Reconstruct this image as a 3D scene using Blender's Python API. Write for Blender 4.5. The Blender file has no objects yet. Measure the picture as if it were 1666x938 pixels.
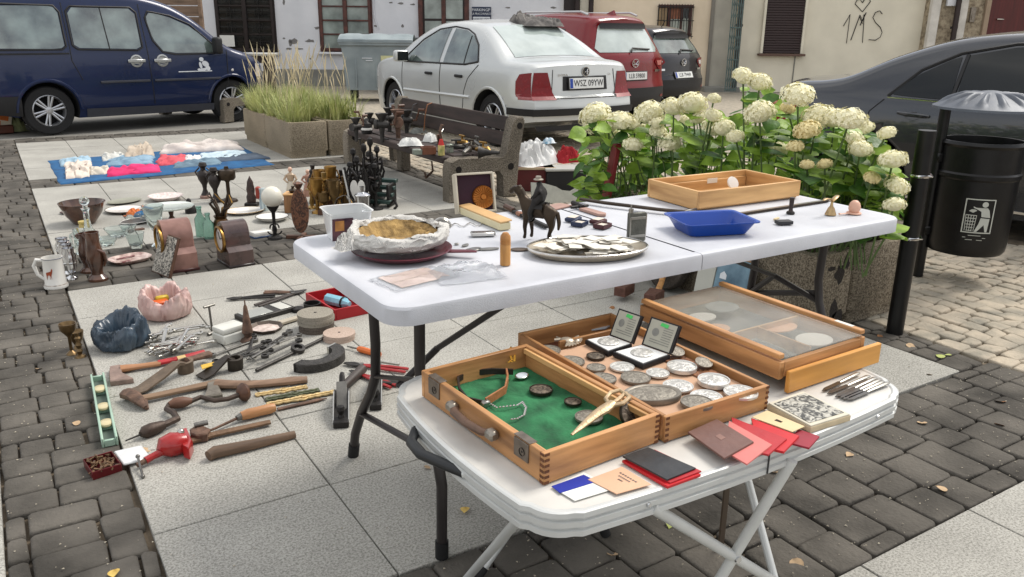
import bpy, bmesh, math, random
from mathutils import Matrix, Vector, noise
random.seed(7)
R_=math.radians; PI=math.pi
sc=bpy.context.scene; COL=sc.collection
cos,sin=math.cos,math.sin
# ------------------------------------------------------------------ camera geometry
YAW=R_(32.2943); CH=1.333; FOC=1330.0
_RC=Matrix(((0.99993598,0.01131515,0),(0.00345914,-0.30568939,0.95212501),(0.01077344,-0.95206406,-0.30570896)))
_RZ=Matrix(((cos(YAW),sin(YAW),0),(-sin(YAW),cos(YAW),0),(0,0,1)))
RW=_RZ@_RC
CAMP=Vector((0,0,CH))
def G(px,py,z=0.0):
    d=RW@Vector((px-833,py-469,FOC)); t=(z-CH)/d.z
    return Vector((d.x*t,d.y*t,z))
def RU(px,py,u):
    d=RW@Vector((px-833,py-469,FOC)); t=u/d.x; return Vector((u,d.y*t,CH+d.z*t))
def RV(px,py,v):
    d=RW@Vector((px-833,py-469,FOC)); t=v/d.y; return Vector((d.x*t,v,CH+d.z*t))
def HT(p,px,py):
    d=RW@Vector((px-833,py-469,FOC)); t=(p[0]*d.x+p[1]*d.y)/(d.x*d.x+d.y*d.y)
    return CH+t*d.z
def MPP(p):
    return ((RW.transposed()@(Vector((p[0],p[1],p[2] if len(p)>2 else 0))-CAMP)).z)/FOC
def PJ(p):
    c=RW.transposed()@(Vector(p)-CAMP); return 833+FOC*c.x/c.z,469+FOC*c.y/c.z
CRZ=-YAW   # rotation about z that faces an object to the street side the camera stands on
def cw(x,y,z=0):   # camera-heading frame -> world
    return Vector((x*cos(YAW)+y*sin(YAW),-x*sin(YAW)+y*cos(YAW),z))
def at_depth(px,py,D):
    d=_RC@Vector((px-833,py-469,FOC)); t=D/d.y
    return d.x*t, CH+d.z*t
# ------------------------------------------------------------------ materials
def lin(c):
    return tuple(((x/255/12.92) if x/255<=0.04045 else ((x/255+0.055)/1.055)**2.4) for x in c)
MATS={}
def mt(name,rgb,rough=.55,metal=0.0,var=.14,scale=8.0,bump=0.0,bscale=None,trans=0.0,coat=0.0,alpha=1.0,rgb2=None,ior=1.45,detail=4.0,spec=None,stretch=None,emit=None):
    if name in MATS: return MATS[name]
    m=bpy.data.materials.new(name); m.use_nodes=True; nt=m.node_tree; N=nt.nodes; L=nt.links
    b=N['Principled BSDF']; c=lin(rgb)
    b.inputs['Roughness'].default_value=rough; b.inputs['Metallic'].default_value=metal
    b.inputs['IOR'].default_value=ior
    b.inputs['Base Color'].default_value=(*c,1)
    if trans: b.inputs['Transmission Weight'].default_value=trans
    if coat: b.inputs['Coat Weight'].default_value=coat; b.inputs['Coat Roughness'].default_value=.04
    if alpha<1: b.inputs['Alpha'].default_value=alpha
    if spec is not None: b.inputs['Specular IOR Level'].default_value=spec
    if var or bump:
        tc=N.new('ShaderNodeTexCoord'); src=tc.outputs['Object']
        if stretch:
            mp=N.new('ShaderNodeMapping'); mp.inputs['Scale'].default_value=stretch; L.new(src,mp.inputs['Vector']); src=mp.outputs['Vector']
        nz=N.new('ShaderNodeTexNoise'); nz.inputs['Scale'].default_value=scale; nz.inputs['Detail'].default_value=detail; L.new(src,nz.inputs['Vector'])
        if var:
            rp=N.new('ShaderNodeValToRGB'); e=rp.color_ramp.elements
            e[0].position=.3; e[1].position=.7
            a=c if rgb2 is None else lin(rgb2)
            lo=[x*(1-var) for x in c]; hi=[min(1,x*(1+var)) for x in a]
            e[0].color=(*lo,1); e[1].color=(*hi,1)
            L.new(nz.outputs['Fac'],rp.inputs['Fac']); L.new(rp.outputs['Color'],b.inputs['Base Color'])
            if metal<.5 and not trans:
                mr=N.new('ShaderNodeMapRange'); mr.inputs['To Min'].default_value=max(0,rough-.1); mr.inputs['To Max'].default_value=min(1,rough+.1)
                L.new(nz.outputs['Fac'],mr.inputs['Value']); L.new(mr.outputs['Result'],b.inputs['Roughness'])
        if bump:
            n2=N.new('ShaderNodeTexNoise'); n2.inputs['Scale'].default_value=bscale or scale*3; n2.inputs['Detail'].default_value=5; L.new(src,n2.inputs['Vector'])
            bp=N.new('ShaderNodeBump'); bp.inputs['Strength'].default_value=bump; bp.inputs['Distance'].default_value=.01
            L.new(n2.outputs['Fac'],bp.inputs['Height']); L.new(bp.outputs['Normal'],b.inputs['Normal'])
    MATS[name]=m; return m
def wood(name,c1,c2,scale=14,axis=0,rough=.5):
    s=[1,1,1]; s[axis]=.12
    return mt(name,c1,rough,0,.2,scale*1.6,.15,scale*5,rgb2=c2,stretch=tuple(s),detail=8)
def speck(name,base,dark,light,scale=160,rough=.85,bump=.5,blotch=.12):
    """granite / exposed aggregate: fine specks over soft blotches"""
    if name in MATS: return MATS[name]
    m=bpy.data.materials.new(name); m.use_nodes=True; N=m.node_tree.nodes; L=m.node_tree.links; b=N['Principled BSDF']
    b.inputs['Roughness'].default_value=rough; b.inputs['Specular IOR Level'].default_value=.3
    tc=N.new('ShaderNodeTexCoord')
    n1=N.new('ShaderNodeTexNoise'); n1.inputs['Scale'].default_value=scale; n1.inputs['Detail'].default_value=3; n1.inputs['Roughness'].default_value=.75
    L.new(tc.outputs['Object'],n1.inputs['Vector'])
    r=N.new('ShaderNodeValToRGB'); e=r.color_ramp.elements
    e[0].position=.36; e[0].color=(*lin(dark),1); e[1].position=.66; e[1].color=(*lin(light),1)
    k=e.new(.5); k.color=(*lin(base),1)
    L.new(n1.outputs['Fac'],r.inputs['Fac'])
    n2=N.new('ShaderNodeTexNoise'); n2.inputs['Scale'].default_value=2.2; n2.inputs['Detail'].default_value=6; L.new(tc.outputs['Object'],n2.inputs['Vector'])
    mr=N.new('ShaderNodeMapRange'); mr.inputs['From Min'].default_value=.3; mr.inputs['From Max'].default_value=.7
    mr.inputs['To Min'].default_value=1-blotch*1.6; mr.inputs['To Max'].default_value=1+blotch
    L.new(n2.outputs['Fac'],mr.inputs['Value'])
    mx=N.new('ShaderNodeMix'); mx.data_type='RGBA'; mx.blend_type='MULTIPLY'; mx.inputs[0].default_value=1
    L.new(r.outputs['Color'],mx.inputs[6]); L.new(mr.outputs['Result'],mx.inputs[7]); L.new(mx.outputs[2],b.inputs['Base Color'])
    if bump:
        bp=N.new('ShaderNodeBump'); bp.inputs['Strength'].default_value=bump; bp.inputs['Distance'].default_value=.004
        L.new(n1.outputs['Fac'],bp.inputs['Height']); L.new(bp.outputs['Normal'],b.inputs['Normal'])
    MATS[name]=m; return m
def relief(name,c1,c2,scale=60,rough=.4,metal=.6,strength=.8):
    """engraved / cast relief: distorted wave lines bump and tone"""
    if name in MATS: return MATS[name]
    m=bpy.data.materials.new(name); m.use_nodes=True; N=m.node_tree.nodes; L=m.node_tree.links; b=N['Principled BSDF']
    b.inputs['Roughness'].default_value=rough; b.inputs['Metallic'].default_value=metal
    tc=N.new('ShaderNodeTexCoord'); w=N.new('ShaderNodeTexNoise'); w.inputs['Scale'].default_value=scale; w.inputs['Detail'].default_value=2; w.inputs['Distortion'].default_value=1.6
    L.new(tc.outputs['Object'],w.inputs['Vector'])
    r=N.new('ShaderNodeValToRGB'); e=r.color_ramp.elements; e[0].position=.42; e[1].position=.58
    e[0].color=(*lin(c1),1); e[1].color=(*lin(c2),1)
    L.new(w.outputs['Fac'],r.inputs['Fac']); L.new(r.outputs['Color'],b.inputs['Base Color'])
    bp=N.new('ShaderNodeBump'); bp.inputs['Strength'].default_value=strength; bp.inputs['Distance'].default_value=.003
    L.new(w.outputs['Fac'],bp.inputs['Height']); L.new(bp.outputs['Normal'],b.inputs['Normal'])
    MATS[name]=m; return m
# ------------------------------------------------------------------ mesh builder
def RZ(a): return Matrix.Rotation(a,4,'Z')
def RX(a): return Matrix.Rotation(a,4,'X')
def RY(a): return Matrix.Rotation(a,4,'Y')
def TR(x,y=0,z=0):
    return Matrix.Translation(Vector(x) if not isinstance(x,(int,float)) else Vector((x,y,z)))
class M:
    def __init__(s): s.v=[]; s.f=[]; s.X=Matrix.Identity(4)
    def at(s,*m):
        x=Matrix.Identity(4)
        for k in m: x=x@k
        s.X=x; return s
    def add(s,vs,fs):
        o=len(s.v); X=s.X
        s.v.extend([X@Vector(p) for p in vs]); s.f.extend([tuple(i+o for i in f) for f in fs]); return s
    def box(s,cx,cy,cz,sx,sy,sz,bev=0,rz=0,seg=1):
        bm=bmesh.new(); bmesh.ops.create_cube(bm,size=1)
        for v in bm.verts: v.co=Vector((v.co.x*sx,v.co.y*sy,v.co.z*sz))
        if bev: bmesh.ops.bevel(bm,geom=bm.edges[:],offset=bev,segments=seg,profile=.5,affect='EDGES',clamp_overlap=True)
        bm.verts.index_update(); m=TR(cx,cy,cz)@RZ(rz)
        s.add([m@v.co for v in bm.verts],[[v.index for v in f.verts] for f in bm.faces]); bm.free(); return s
    def tube(s,pts,r,n=8,closed=False,caps=True,flat=None):
        pts=[Vector(p) for p in pts]; k=len(pts); rs=r if isinstance(r,(list,tuple)) else [r]*k
        vs=[];fs=[]; up=None
        for i,p in enumerate(pts):
            if closed: t=pts[(i+1)%k]-pts[i-1]
            else: t=pts[min(i+1,k-1)]-pts[max(i-1,0)]
            if t.length<1e-9: t=Vector((0,0,1))
            t.normalize()
            if up is None:
                a=Vector((0,0,1)) if abs(t.z)<.95 else Vector((1,0,0))
                up=(a-t*a.dot(t)).normalized()
            else:
                up=up-t*up.dot(t)
                up=up.normalized() if up.length>1e-6 else t.orthogonal().normalized()
            sd=t.cross(up)
            fl=flat or 1.0
            for j in range(n):
                a=2*PI*(j+.5)/n
                vs.append(p+rs[i]*(sd*cos(a)+up*sin(a)*fl))
        for i in range(k if closed else k-1):
            for j in range(n):
                a=i*n+j;b=i*n+(j+1)%n;c=((i+1)%k)*n+(j+1)%n;d=((i+1)%k)*n+j
                fs.append((a,b,c,d))
        if caps and not closed:
            fs.append(tuple(range(n))[::-1]); fs.append(tuple((k-1)*n+j for j in range(n)))
        return s.add(vs,fs)
    def cyl(s,p0,p1,r0,r1=None,n=16): return s.tube([p0,p1],[r0,r0 if r1 is None else r1],n)
    def lathe(s,prof,n=24,sx=1,sy=1,a0=0,a1=2*PI):
        full=abs(a1-a0-2*PI)<1e-6; nn=n if full else n+1
        vs=[];fs=[];idx=[]
        for r,z in prof:
            if r<1e-6: idx.append([len(vs)]*nn); vs.append((0,0,z))
            else:
                o=len(vs); idx.append([o+j for j in range(nn)])
                for j in range(nn):
                    a=a0+(a1-a0)*j/n; vs.append((r*cos(a)*sx,r*sin(a)*sy,z))
        for i in range(len(prof)-1):
            A,B=idx[i],idx[i+1]
            for j in range(n):
                q=[A[j],A[(j+1)%nn],B[(j+1)%nn],B[j]]
                u=[]
                for x in q:
                    if x not in u: u.append(x)
                if len(u)>2: fs.append(tuple(u))
        return s.add(vs,fs)
    def prism(s,out,z0,z1,bev=0):
        n=len(out); vs=[(x,y,z0) for x,y in out]; fs=[]
        if bev:
            cx=sum(p[0] for p in out)/n; cy=sum(p[1] for p in out)/n
            vs+=[(x,y,z1-bev) for x,y in out]
            def ins(p):
                d=Vector((cx-p[0],cy-p[1])); l=d.length; d=d*(min(bev,l*.5)/l) if l>1e-9 else d
                return (p[0]+d.x,p[1]+d.y,z1)
            vs+=[ins(p) for p in out]; R=3
        else: vs+=[(x,y,z1) for x,y in out]; R=2
        for k in range(R-1):
            for i in range(n): fs.append((k*n+i,k*n+(i+1)%n,(k+1)*n+(i+1)%n,(k+1)*n+i))
        fs.append(tuple(range(n))[::-1]); fs.append(tuple((R-1)*n+i for i in range(n)))
        return s.add(vs,fs)
    def sph(s,c,r,nu=14,nv=9):
        rx,ry,rz=(r,r,r) if isinstance(r,(int,float)) else r
        o=s.X; s.X=o@TR(*c); s.lathe([(sin(PI*i/nv),-cos(PI*i/nv)) for i in range(nv+1)],nu) if False else None
        pr=[(sin(PI*i/nv) if 0<i<nv else 0,-cos(PI*i/nv)) for i in range(nv+1)]
        s.X=o@TR(*c)@Matrix.Diagonal((rx,ry,rz,1)); s.lathe(pr,nu); s.X=o; return s
    def grid(s,fn,nu,nv):
        vs=[fn(i/nu,j/nv) for j in range(nv+1) for i in range(nu+1)]
        fs=[(j*(nu+1)+i,j*(nu+1)+i+1,(j+1)*(nu+1)+i+1,(j+1)*(nu+1)+i) for j in range(nv) for i in range(nu)]
        return s.add(vs,fs)
    def text(s,t,size=.1,depth=.001,align='CENTER',sx=1.0):
        cu=bpy.data.curves.new('lettering','FONT'); cu.body=t; cu.size=size; cu.align_x=align; cu.align_y='CENTER'; cu.extrude=depth; cu.resolution_u=2
        o=bpy.data.objects.new('lettering',cu); COL.objects.link(o); bpy.context.view_layer.update()
        me=bpy.data.meshes.new_from_object(o.evaluated_get(bpy.context.evaluated_depsgraph_get()))
        s.add([(v.co.x*sx,v.co.y,v.co.z) for v in me.vertices],[tuple(p.vertices) for p in me.polygons])
        bpy.data.objects.remove(o); bpy.data.meshes.remove(me); bpy.data.curves.remove(cu); return s
    def mesh(s,name,mat,sharp=38,recalc=True):
        me=bpy.data.meshes.new(name); me.from_pydata([tuple(p) for p in s.v],[],s.f)
        if recalc:
            bm=bmesh.new(); bm.from_mesh(me); bmesh.ops.recalc_face_normals(bm,faces=bm.faces[:]); bm.to_mesh(me); bm.free()
        me.materials.append(mat)
        for p in me.polygons: p.use_smooth=True
        me.set_sharp_from_angle(angle=R_(sharp)); me.update(); return me
def link(name,data,parent=None):
    o=bpy.data.objects.new(name,data); COL.objects.link(o)
    if parent: o.parent=parent
    return o
def P(name,m,mat,parent=None,loc=None,rot=None,label=None,sharp=38,recalc=True):
    o=link(name,m.mesh(name,mat,sharp,recalc),parent)
    if loc is not None: o.location=loc
    if rot is not None: o.rotation_euler=rot
    if label: o['label']=label
    return o
def PS(name,m,mat,parent=None,**k):
    """every unconnected piece of m becomes a part of its own"""
    n=len(m.v); up=list(range(n))
    def fd(a):
        while up[a]!=a: up[a]=up[up[a]]; a=up[a]
        return a
    for f in m.f:
        for i in f[1:]: up[fd(i)]=fd(f[0])
    gr={}
    for f in m.f: gr.setdefault(fd(f[0]),[]).append(f)
    r=None
    for fs in gr.values():
        ids=sorted({i for f in fs for i in f}); mp={i:j for j,i in enumerate(ids)}
        q=M(); q.v=[m.v[i] for i in ids]; q.f=[tuple(mp[i] for i in f) for f in fs]
        r=P(name,q,mat,parent,**k)
    return r
def tag(o,label,cat,group=None):
    o['label']=label; o['category']=cat
    if group: o['group']=group
    return o
def T(name,label,cat,loc=(0,0,0),rz=0,group=None,rot=None):
    o=link(name,None); o.location=loc; o.rotation_euler=rot or (0,0,rz); o.empty_display_size=.1
    return tag(o,label,cat,group)
def ONE(name,m,mat,label,cat,loc=(0,0,0),rz=0,group=None,rot=None,sharp=38,recalc=True):
    o=P(name,m,mat,None,loc,rot or (0,0,rz),sharp=sharp,recalc=recalc); return tag(o,label,cat,group)
def copy_tree(o,parent=None):
    c=o.copy(); COL.objects.link(c); c.parent=parent
    for ch in [k for k in bpy.data.objects if k.parent==o]: copy_tree(ch,c)
    return c
def struct(name,m,mat,**k):
    o=P(name,m,mat,**k); o['kind']='structure'; return o
def rnd(a,b): return random.uniform(a,b)
def rrect(w,d,r,n=5,bow=0):
    """rounded rectangle outline centred on 0; bow pushes the sides out"""
    o=[]
    for cx,cy,a in ((w/2-r,d/2-r,0),(-w/2+r,d/2-r,PI/2),(-w/2+r,-d/2+r,PI),(w/2-r,-d/2+r,1.5*PI)):
        for i in range(n+1):
            t=a+PI/2*i/n; o.append((cx+r*cos(t),cy+r*sin(t)))
    if bow:
        q=[]
        for i,p in enumerate(o):
            nx=o[(i+1)%len(o)]; q.append(p)
            if (Vector(nx)-Vector(p)).length>.2:
                for t in (.125,.25,.375,.5,.625,.75,.875): q.append((p[0]+(nx[0]-p[0])*t,p[1]+(nx[1]-p[1])*t))
        o=[(x+ (bow*x/abs(x)*(1-(2*y/d)**2) if abs(x)>w/2-1e-4 else 0), y+(bow*y/abs(y)*(1-(2*x/w)**2) if abs(y)>d/2-1e-4 else 0)) for x,y in q]
    return o
def circ(r,n=16,sx=1,sy=1): return [(r*cos(2*PI*i/n)*sx,r*sin(2*PI*i/n)*sy) for i in range(n)]
def lerp(tab,x):
    if x<=tab[0][0]: return tab[0][1]
    for (a,b),(c,d) in zip(tab,tab[1:]):
        if x<=c: return b+(d-b)*(x-a)/(c-a) if c>a else d
    return tab[-1][1]
def smooth(tab,x):
    """catmull-rom through table"""
    n=len(tab)
    if x<=tab[0][0]: return tab[0][1]
    if x>=tab[-1][0]: return tab[-1][1]
    for i in range(n-1):
        if x<=tab[i+1][0]:
            x0,y0=tab[i]; x1,y1=tab[i+1]; h=x1-x0; t=(x-x0)/h
            m0=(tab[i+1][1]-tab[i-1][1])/(tab[i+1][0]-tab[i-1][0]) if i>0 else (y1-y0)/h
            m1=(tab[i+2][1]-tab[i][1])/(tab[i+2][0]-tab[i][0]) if i+2<n else (y1-y0)/h
            return (2*t**3-3*t*t+1)*y0+(t**3-2*t*t+t)*h*m0+(-2*t**3+3*t*t)*y1+(t**3-t*t)*h*m1
def cam_setup():
    cd=bpy.data.cameras.new('camera'); c=bpy.data.objects.new('camera',cd); COL.objects.link(c)
    cd.sensor_width=36; cd.lens=FOC/1666*36; cd.clip_end=500; cd.clip_start=.05
    x=RW@Vector((1,0,0)); y=-(RW@Vector((0,1,0))); z=-(RW@Vector((0,0,1)))
    c.matrix_world=Matrix(((x.x,y.x,z.x,0),(x.y,y.y,z.y,0),(x.z,y.z,z.z,CH),(0,0,0,1)))
    sc.camera=c
cam_setup()
# ------------------------------------------------------------------ light: bright overcast
w=bpy.data.worlds.new('World'); sc.world=w; w.use_nodes=True
N=w.node_tree.nodes; L=w.node_tree.links; bg=N['Background']
SUN_EL=R_(52); SUN_AZ=R_(85)      # azimuth measured from +Y towards +X
sky=N.new('ShaderNodeTexSky'); sky.sky_type='NISHITA'; sky.sun_disc=False; sky.sun_elevation=SUN_EL; sky.sun_rotation=SUN_AZ; sky.air_density=1; sky.dust_density=2.5
tc=N.new('ShaderNodeTexCoord'); mp=N.new('ShaderNodeMapping'); mp.inputs['Scale'].default_value=(1,1,2.2); L.new(tc.outputs['Generated'],mp.inputs['Vector'])
nz=N.new('ShaderNodeTexNoise'); nz.inputs['Scale'].default_value=2.2; nz.inputs['Detail'].default_value=7; nz.inputs['Roughness'].default_value=.6; L.new(mp.outputs['Vector'],nz.inputs['Vector'])
rp=N.new('ShaderNodeValToRGB'); rp.color_ramp.elements[0].position=.38; rp.color_ramp.elements[1].position=.6; L.new(nz.outputs['Fac'],rp.inputs['Fac'])
rp.color_ramp.elements[0].color=(.35,.35,.35,1)
mx=N.new('ShaderNodeMix'); mx.data_type='RGBA'; L.new(rp.outputs['Color'],mx.inputs[0]); L.new(sky.outputs['Color'],mx.inputs[6]); mx.inputs[7].default_value=(9.8,9.7,9.6,1)
L.new(mx.outputs[2],bg.inputs['Color']); bg.inputs['Strength'].default_value=.098
sd=bpy.data.lights.new('sun','SUN'); sd.energy=2.1; sd.angle=R_(24); sd.color=(1,.95,.87)
so=bpy.data.objects.new('sun',sd); COL.objects.link(so)
dv=Vector((sin(SUN_AZ)*cos(SUN_EL),cos(SUN_AZ)*cos(SUN_EL),sin(SUN_EL))); so.rotation_euler=dv.to_track_quat('Z','Y').to_euler()
vs=sc.view_settings; sc.display_settings.display_device='sRGB'; vs.view_transform='Standard'; vs.look='None'; vs.gamma=1; vs.use_curve_mapping=False; vs.exposure=0.5
# ------------------------------------------------------------------ ground
UR=3.224; V0,V1=1.638,4.638; V2,V3=5.44,7.82; V4,V5=8.28,10.93; UL=-.14; VB=1.05
slab_m=speck('granite_slab',(160,158,151),(124,122,115),(182,180,172),150,.9,.18,.13)
pave_m=mt('dark_paver',(76,73,68),.9,0,.34,4,.55,70,rgb2=(92,88,82),spec=.2)
sett_m=mt('light_sett',(150,145,132),.85,0,.25,6,.6,50,rgb2=(172,160,142),spec=.3)
joint_m=mt('sandy_joint',(74,66,56),.95,0,.3,9,.4,80,rgb2=(104,92,76))
road_m=mt('concrete_road',(122,120,114),.9,0,.15,.8,.2,30,rgb2=(134,131,124))
g=M(); g.add([(-70,-40,-.022),(70,-40,-.022),(70,90,-.022),(-70,90,-.022)],[(0,1,2,3)]); struct('ground',g,joint_m)
def stone(m,x0,x1,y0,y1,ch=.0085,jit=.004,zj=.003,dep=.02):
    """one paving stone: worn rounded rim, slightly tilted top"""
    q=lambda: rnd(-jit,jit)
    b=[(x0+q(),y0+q()),(x1+q(),y0+q()),(x1+q(),y1+q()),(x0+q(),y1+q())]
    cx,cy=(x0+x1)/2,(y0+y1)/2
    def ring(ins,z,cut):
        r=[]
        for i in range(4):
            px,py=b[i]; ax,ay=b[i-1]; nx,ny=b[(i+1)%4]
            for (tx,ty) in ((ax,ay),(nx,ny)):
                l=math.hypot(tx-px,ty-py); t=min(.45,cut/l) if l>1e-6 else 0
                ex,ey=px+(tx-px)*t,py+(ty-py)*t
                d=math.hypot(cx-ex,cy-ey) or 1
                r.append((ex+(cx-ex)/d*ins,ey+(cy-ey)/d*ins,z))
        return r
    tz=[rnd(-zj,zj) for _ in range(4)]
    r0=ring(0,-dep,ch*.9); r1=ring(0,-ch*.75,ch*.9); r2=ring(ch*.4,-ch*.2,ch*1.1); r3=ring(ch*1.3,0,ch*1.2)
    def tilt(r): return [(x,y,z+tz[i//2]) for i,(x,y,z) in enumerate(r)]
    vs=r0+tilt(r1)+tilt(r2)+tilt(r3); n=8; fs=[]
    for k in range(3):
        for i in range(n): fs.append((k*n+i,k*n+(i+1)%n,(k+1)*n+(i+1)%n,(k+1)*n+i))
    fs.append(tuple(3*n+i for i in range(n))); m.add(vs,fs)
def pave(m,u0,u1,v0,v1,axis='u',row=.125,lens=(.09,.13,.13,.18),gap=.007,**k):
    if axis=='v': m.X=Matrix(((0,1,0,0),(1,0,0,0),(0,0,1,0),(0,0,0,1))); u0,u1,v0,v1=v0,v1,u0,u1
    else: m.X=Matrix.Identity(4)
    nr=max(1,round((v1-v0)/row)); row=(v1-v0)/nr
    for i in range(nr):
        y0=v0+i*row; x=u0-rnd(0,.06)
        while x<u1:
            l=random.choice(lens)*rnd(.94,1.06); a=max(x,u0); b=min(x+l,u1)
            if b-a>.035: stone(m,a+gap/2,b-gap/2,y0+gap/2,y0+row-gap/2,**k)
            x+=l
    m.X=Matrix.Identity(4)
g=M()
pave(g,UL,.197,-.6,11.3,'u',.121,(.1,.17,.17,.22))
pave(g,.2,3.44,VB,V0-.003,'v',.15,(.1,.16,.16,.22))
pave(g,.2,3.22,V1+.003,V2-.003,'u',.133,(.12,.17,.22))
pave(g,.2,3.22,V3+.003,V4-.003,'u',.15,(.12,.17,.22))
pave(g,.2,3.44,V5+.003,V5+.42,'u',.14,(.12,.17,.22))
pave(g,UR+.003,3.44,V0,V5,'u',.121,(.07,.11,.11))
struct('cobbled_path',g,pave_m,sharp=50,recalc=False)
g=M()
pave(g,3.45,5.6,.2,9.5,'v',.1,(.08,.1,.11,.13),gap=.006,jit=.010,zj=.005,ch=.010)
pave(g,5.6,8.2,4.5,9.5,'v',.11,(.09,.11,.14),gap=.006,jit=.010,zj=.005,ch=.010)
struct('sett_pavement',g,sett_m,sharp=50,recalc=False)
g=M()
def slabs(m,us,vs_):
    for a,b in zip(us,us[1:]):
        for c,d in zip(vs_,vs_[1:]):
            z=rnd(-.0012,.0012); o=m.X; m.X=TR(0,0,z)
            m.box((a+b)/2,(c+d)/2,-.02,b-a-.004,d-c-.004,.04,.0025); m.X=o
U6=[.2+.5041*i for i in range(7)]
slabs(g,U6,[V0+.5*i for i in range(7)])
slabs(g,U6,[V2,V2+.6,V2+1.2,V2+1.8,V3]); slabs(g,U6,[V4,V4+.66,V4+1.33,V4+2,V5])
slabs(g,[.25+.5*i for i in range(8)],[-.95,-.45,.05,.55,VB-.002])
slabs(g,[-2.15,-1.65,-1.15,-.65,UL-.003],[-.4+.5*i for i in range(22)])
struct('slab_pavement',g,slab_m)
g=M(); a=V5+.43
g.add([(-60,a,-.012),(3.44,a,-.012),(3.44,80,-.012),(-60,80,-.012)],[(0,1,2,3)]); struct('road',g,road_m)
g=M(); g.add([(3.45,9.5,-.008),(60,9.5,-.008),(60,80,-.008),(3.45,80,-.008),(8.2,9.5,-.008),(8.2,-6,-.008),(60,-6,-.008)],[(0,1,2,3),(4,5,6,1)]); struct('car_park',g,mt('far_setts',(146,141,128),.9,0,.2,14,.4,60,rgb2=(160,150,134)))
# ------------------------------------------------------------------ houses
HD=19.0
def wall_xz(px,py,D=HD): return at_depth(px,py,D)
def hx(px,D=HD): return at_depth(px,44,D)[0]
white_w=mt('white_render',(212,214,218),.9,0,.07,1.6,.25,40,rgb2=(214,215,218))
patch_m=mt('bare_render',(120,118,116),.95,0,.25,20,.5,80)
tan_w=mt('tan_render',(214,198,172),.9,0,.05,1.5,.2,40,rgb2=(222,206,182))
cream_w=mt('cream_render',(206,200,182),.9,0,.05,1.5,.2,40,rgb2=(214,208,190))
plinth_m=mt('grey_plinth',(128,128,122),.9,0,.15,5,.4,50)
brown_fr=mt('brown_frame',(62,38,32),.55,0,.2,9,.1,rgb2=(86,50,42))
dark_fr=mt('dark_frame',(36,27,25),.55,0,.2,9)
glass_w=mt('window_glass',(120,128,122),.05,0,.25,3,0,rgb2=(140,150,144),spec=.8)
glass_d=mt('dark_window_glass',(30,34,34),.04,0,.3,3,0,spec=.8)
curtain_m=mt('curtain',(176,182,172),.8,0,.15,9,0)
iron_m=mt('black_iron',(34,33,33),.5,.3,.2,30,.1)
teal_m=mt('teal_glass',(96,150,160),.15,0,.3,6)
def house(name,label,x0,x1,H,mat,D=HD,depth=5.0):
    t=T(name,label,'house',cw(0,D),CRZ)
    m=M().box((x0+x1)/2,depth/2,H/2,x1-x0,depth,H); P('wall',m,mat,t)
    return t
def L2(t,nm,m,mat,label=None): return P(nm,m,mat,t,label=label)
# white house
t=house('white_house','white rendered house with peeling paint and brown casement windows',-16,hx(916),4.2,white_w); wh=t
P('plinth',M().box((hx(330)+hx(760))/2,-.02,.16,hx(760)-hx(330),.05,.40,.01),plinth_m,t)
rf=M(); rf.add([(-16.3,-.5,4.1),(hx(916)+.2,-.5,4.1),(hx(916)+.2,2.5,6.2),(-16.3,2.5,6.2),(-16.3,5.5,4.1),(hx(916)+.2,5.5,4.1)],[(0,1,2,3),(3,2,5,4)]); P('roof',rf,mt('brown_roof',(96,62,50),.8,0,.2,6,.3),t)
def casement(t,pxl,pxr,pyb,ztop,fr,gl,cols,rows,deco=False,pane_mats=None):
    x0,zb=wall_xz(pxl,pyb); x1,_=wall_xz(pxr,pyb); w=x1-x0; h=ztop-zb
    e=P('window',M().box(x0+w/2,-.012,zb+h/2,w+.06,.03,h+.06),fr,t)
    fw=.06; m=M()
    m.box(x0+fw/2,-.045,zb+h/2,fw,.05,h,.006).box(x1-fw/2,-.045,zb+h/2,fw,.05,h,.006).box(x0+w/2,-.045,zb+fw/2,w-2*fw,.05,fw,.006).box(x0+w/2,-.045,ztop-fw/2,w-2*fw,.05,fw,.006)
    m.box(x0+w/2,-.052,zb+h/2,.09,.06,h-2*fw,.006)
    for s in (0,1):
        a=x0+fw+(w/2-fw+.045)*s; b=a+w/2-fw-.045
        for k in range(1,rows): m.box((a+b)/2,-.04,zb+fw+(h-2*fw)*k/rows,b-a,.035,.035,.004)
    P('frame',m,fr,e)
    m=M()
    for s in (0,1):
        a=x0+fw+(w/2-fw+.045)*s; b=a+w/2-fw-.045
        m.add([(a,-.03,zb+fw),(b,-.03,zb+fw),(b,-.03,ztop-fw),(a,-.03,ztop-fw)],[(0,1,2,3)])
    P('pane',m,gl,e)
    P('sill',M().box(x0+w/2,-.07,zb-.05,w+.16,.12,.05,.01),white_w,e)
    if deco:
        m=M()
        for s in (0,1):
            a=x0+fw+(w/2-fw+.045)*s; b=a+w/2-fw-.045; cx=(a+b)/2
            for k in range(rows):
                z0=zb+fw+(h-2*fw)*k/rows+.03; z1=z0+(h-2*fw)/rows-.06; cz=(z0+z1)/2; q=min(b-a,z1-z0)*.33
                for qq in (q,q*.55): m.tube([(cx-qq,-.075,cz-qq),(cx+qq,-.075,cz-qq),(cx+qq,-.075,cz+qq),(cx-qq,-.075,cz+qq)],.006,5,closed=True)
                m.tube([(cx,-.075,z0),(cx,-.075,z1)],.006,5); m.tube([(a,-.075,cz),(b,-.075,cz)],.006,5)
        P('grille',m,iron_m,e)
    return e
casement(t,358,450,82,2.35,dark_fr,glass_d,2,5,True)
casement(t,524,606,82,2.35,brown_fr,glass_w,2,5)
x0,_=wall_xz(686,85); x1,_=wall_xz(760,85)
dr=P('door',M().box((x0+x1)/2,-.015,1.2,x1-x0,.06,2.4,.01),dark_fr,t)
m=M()
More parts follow.
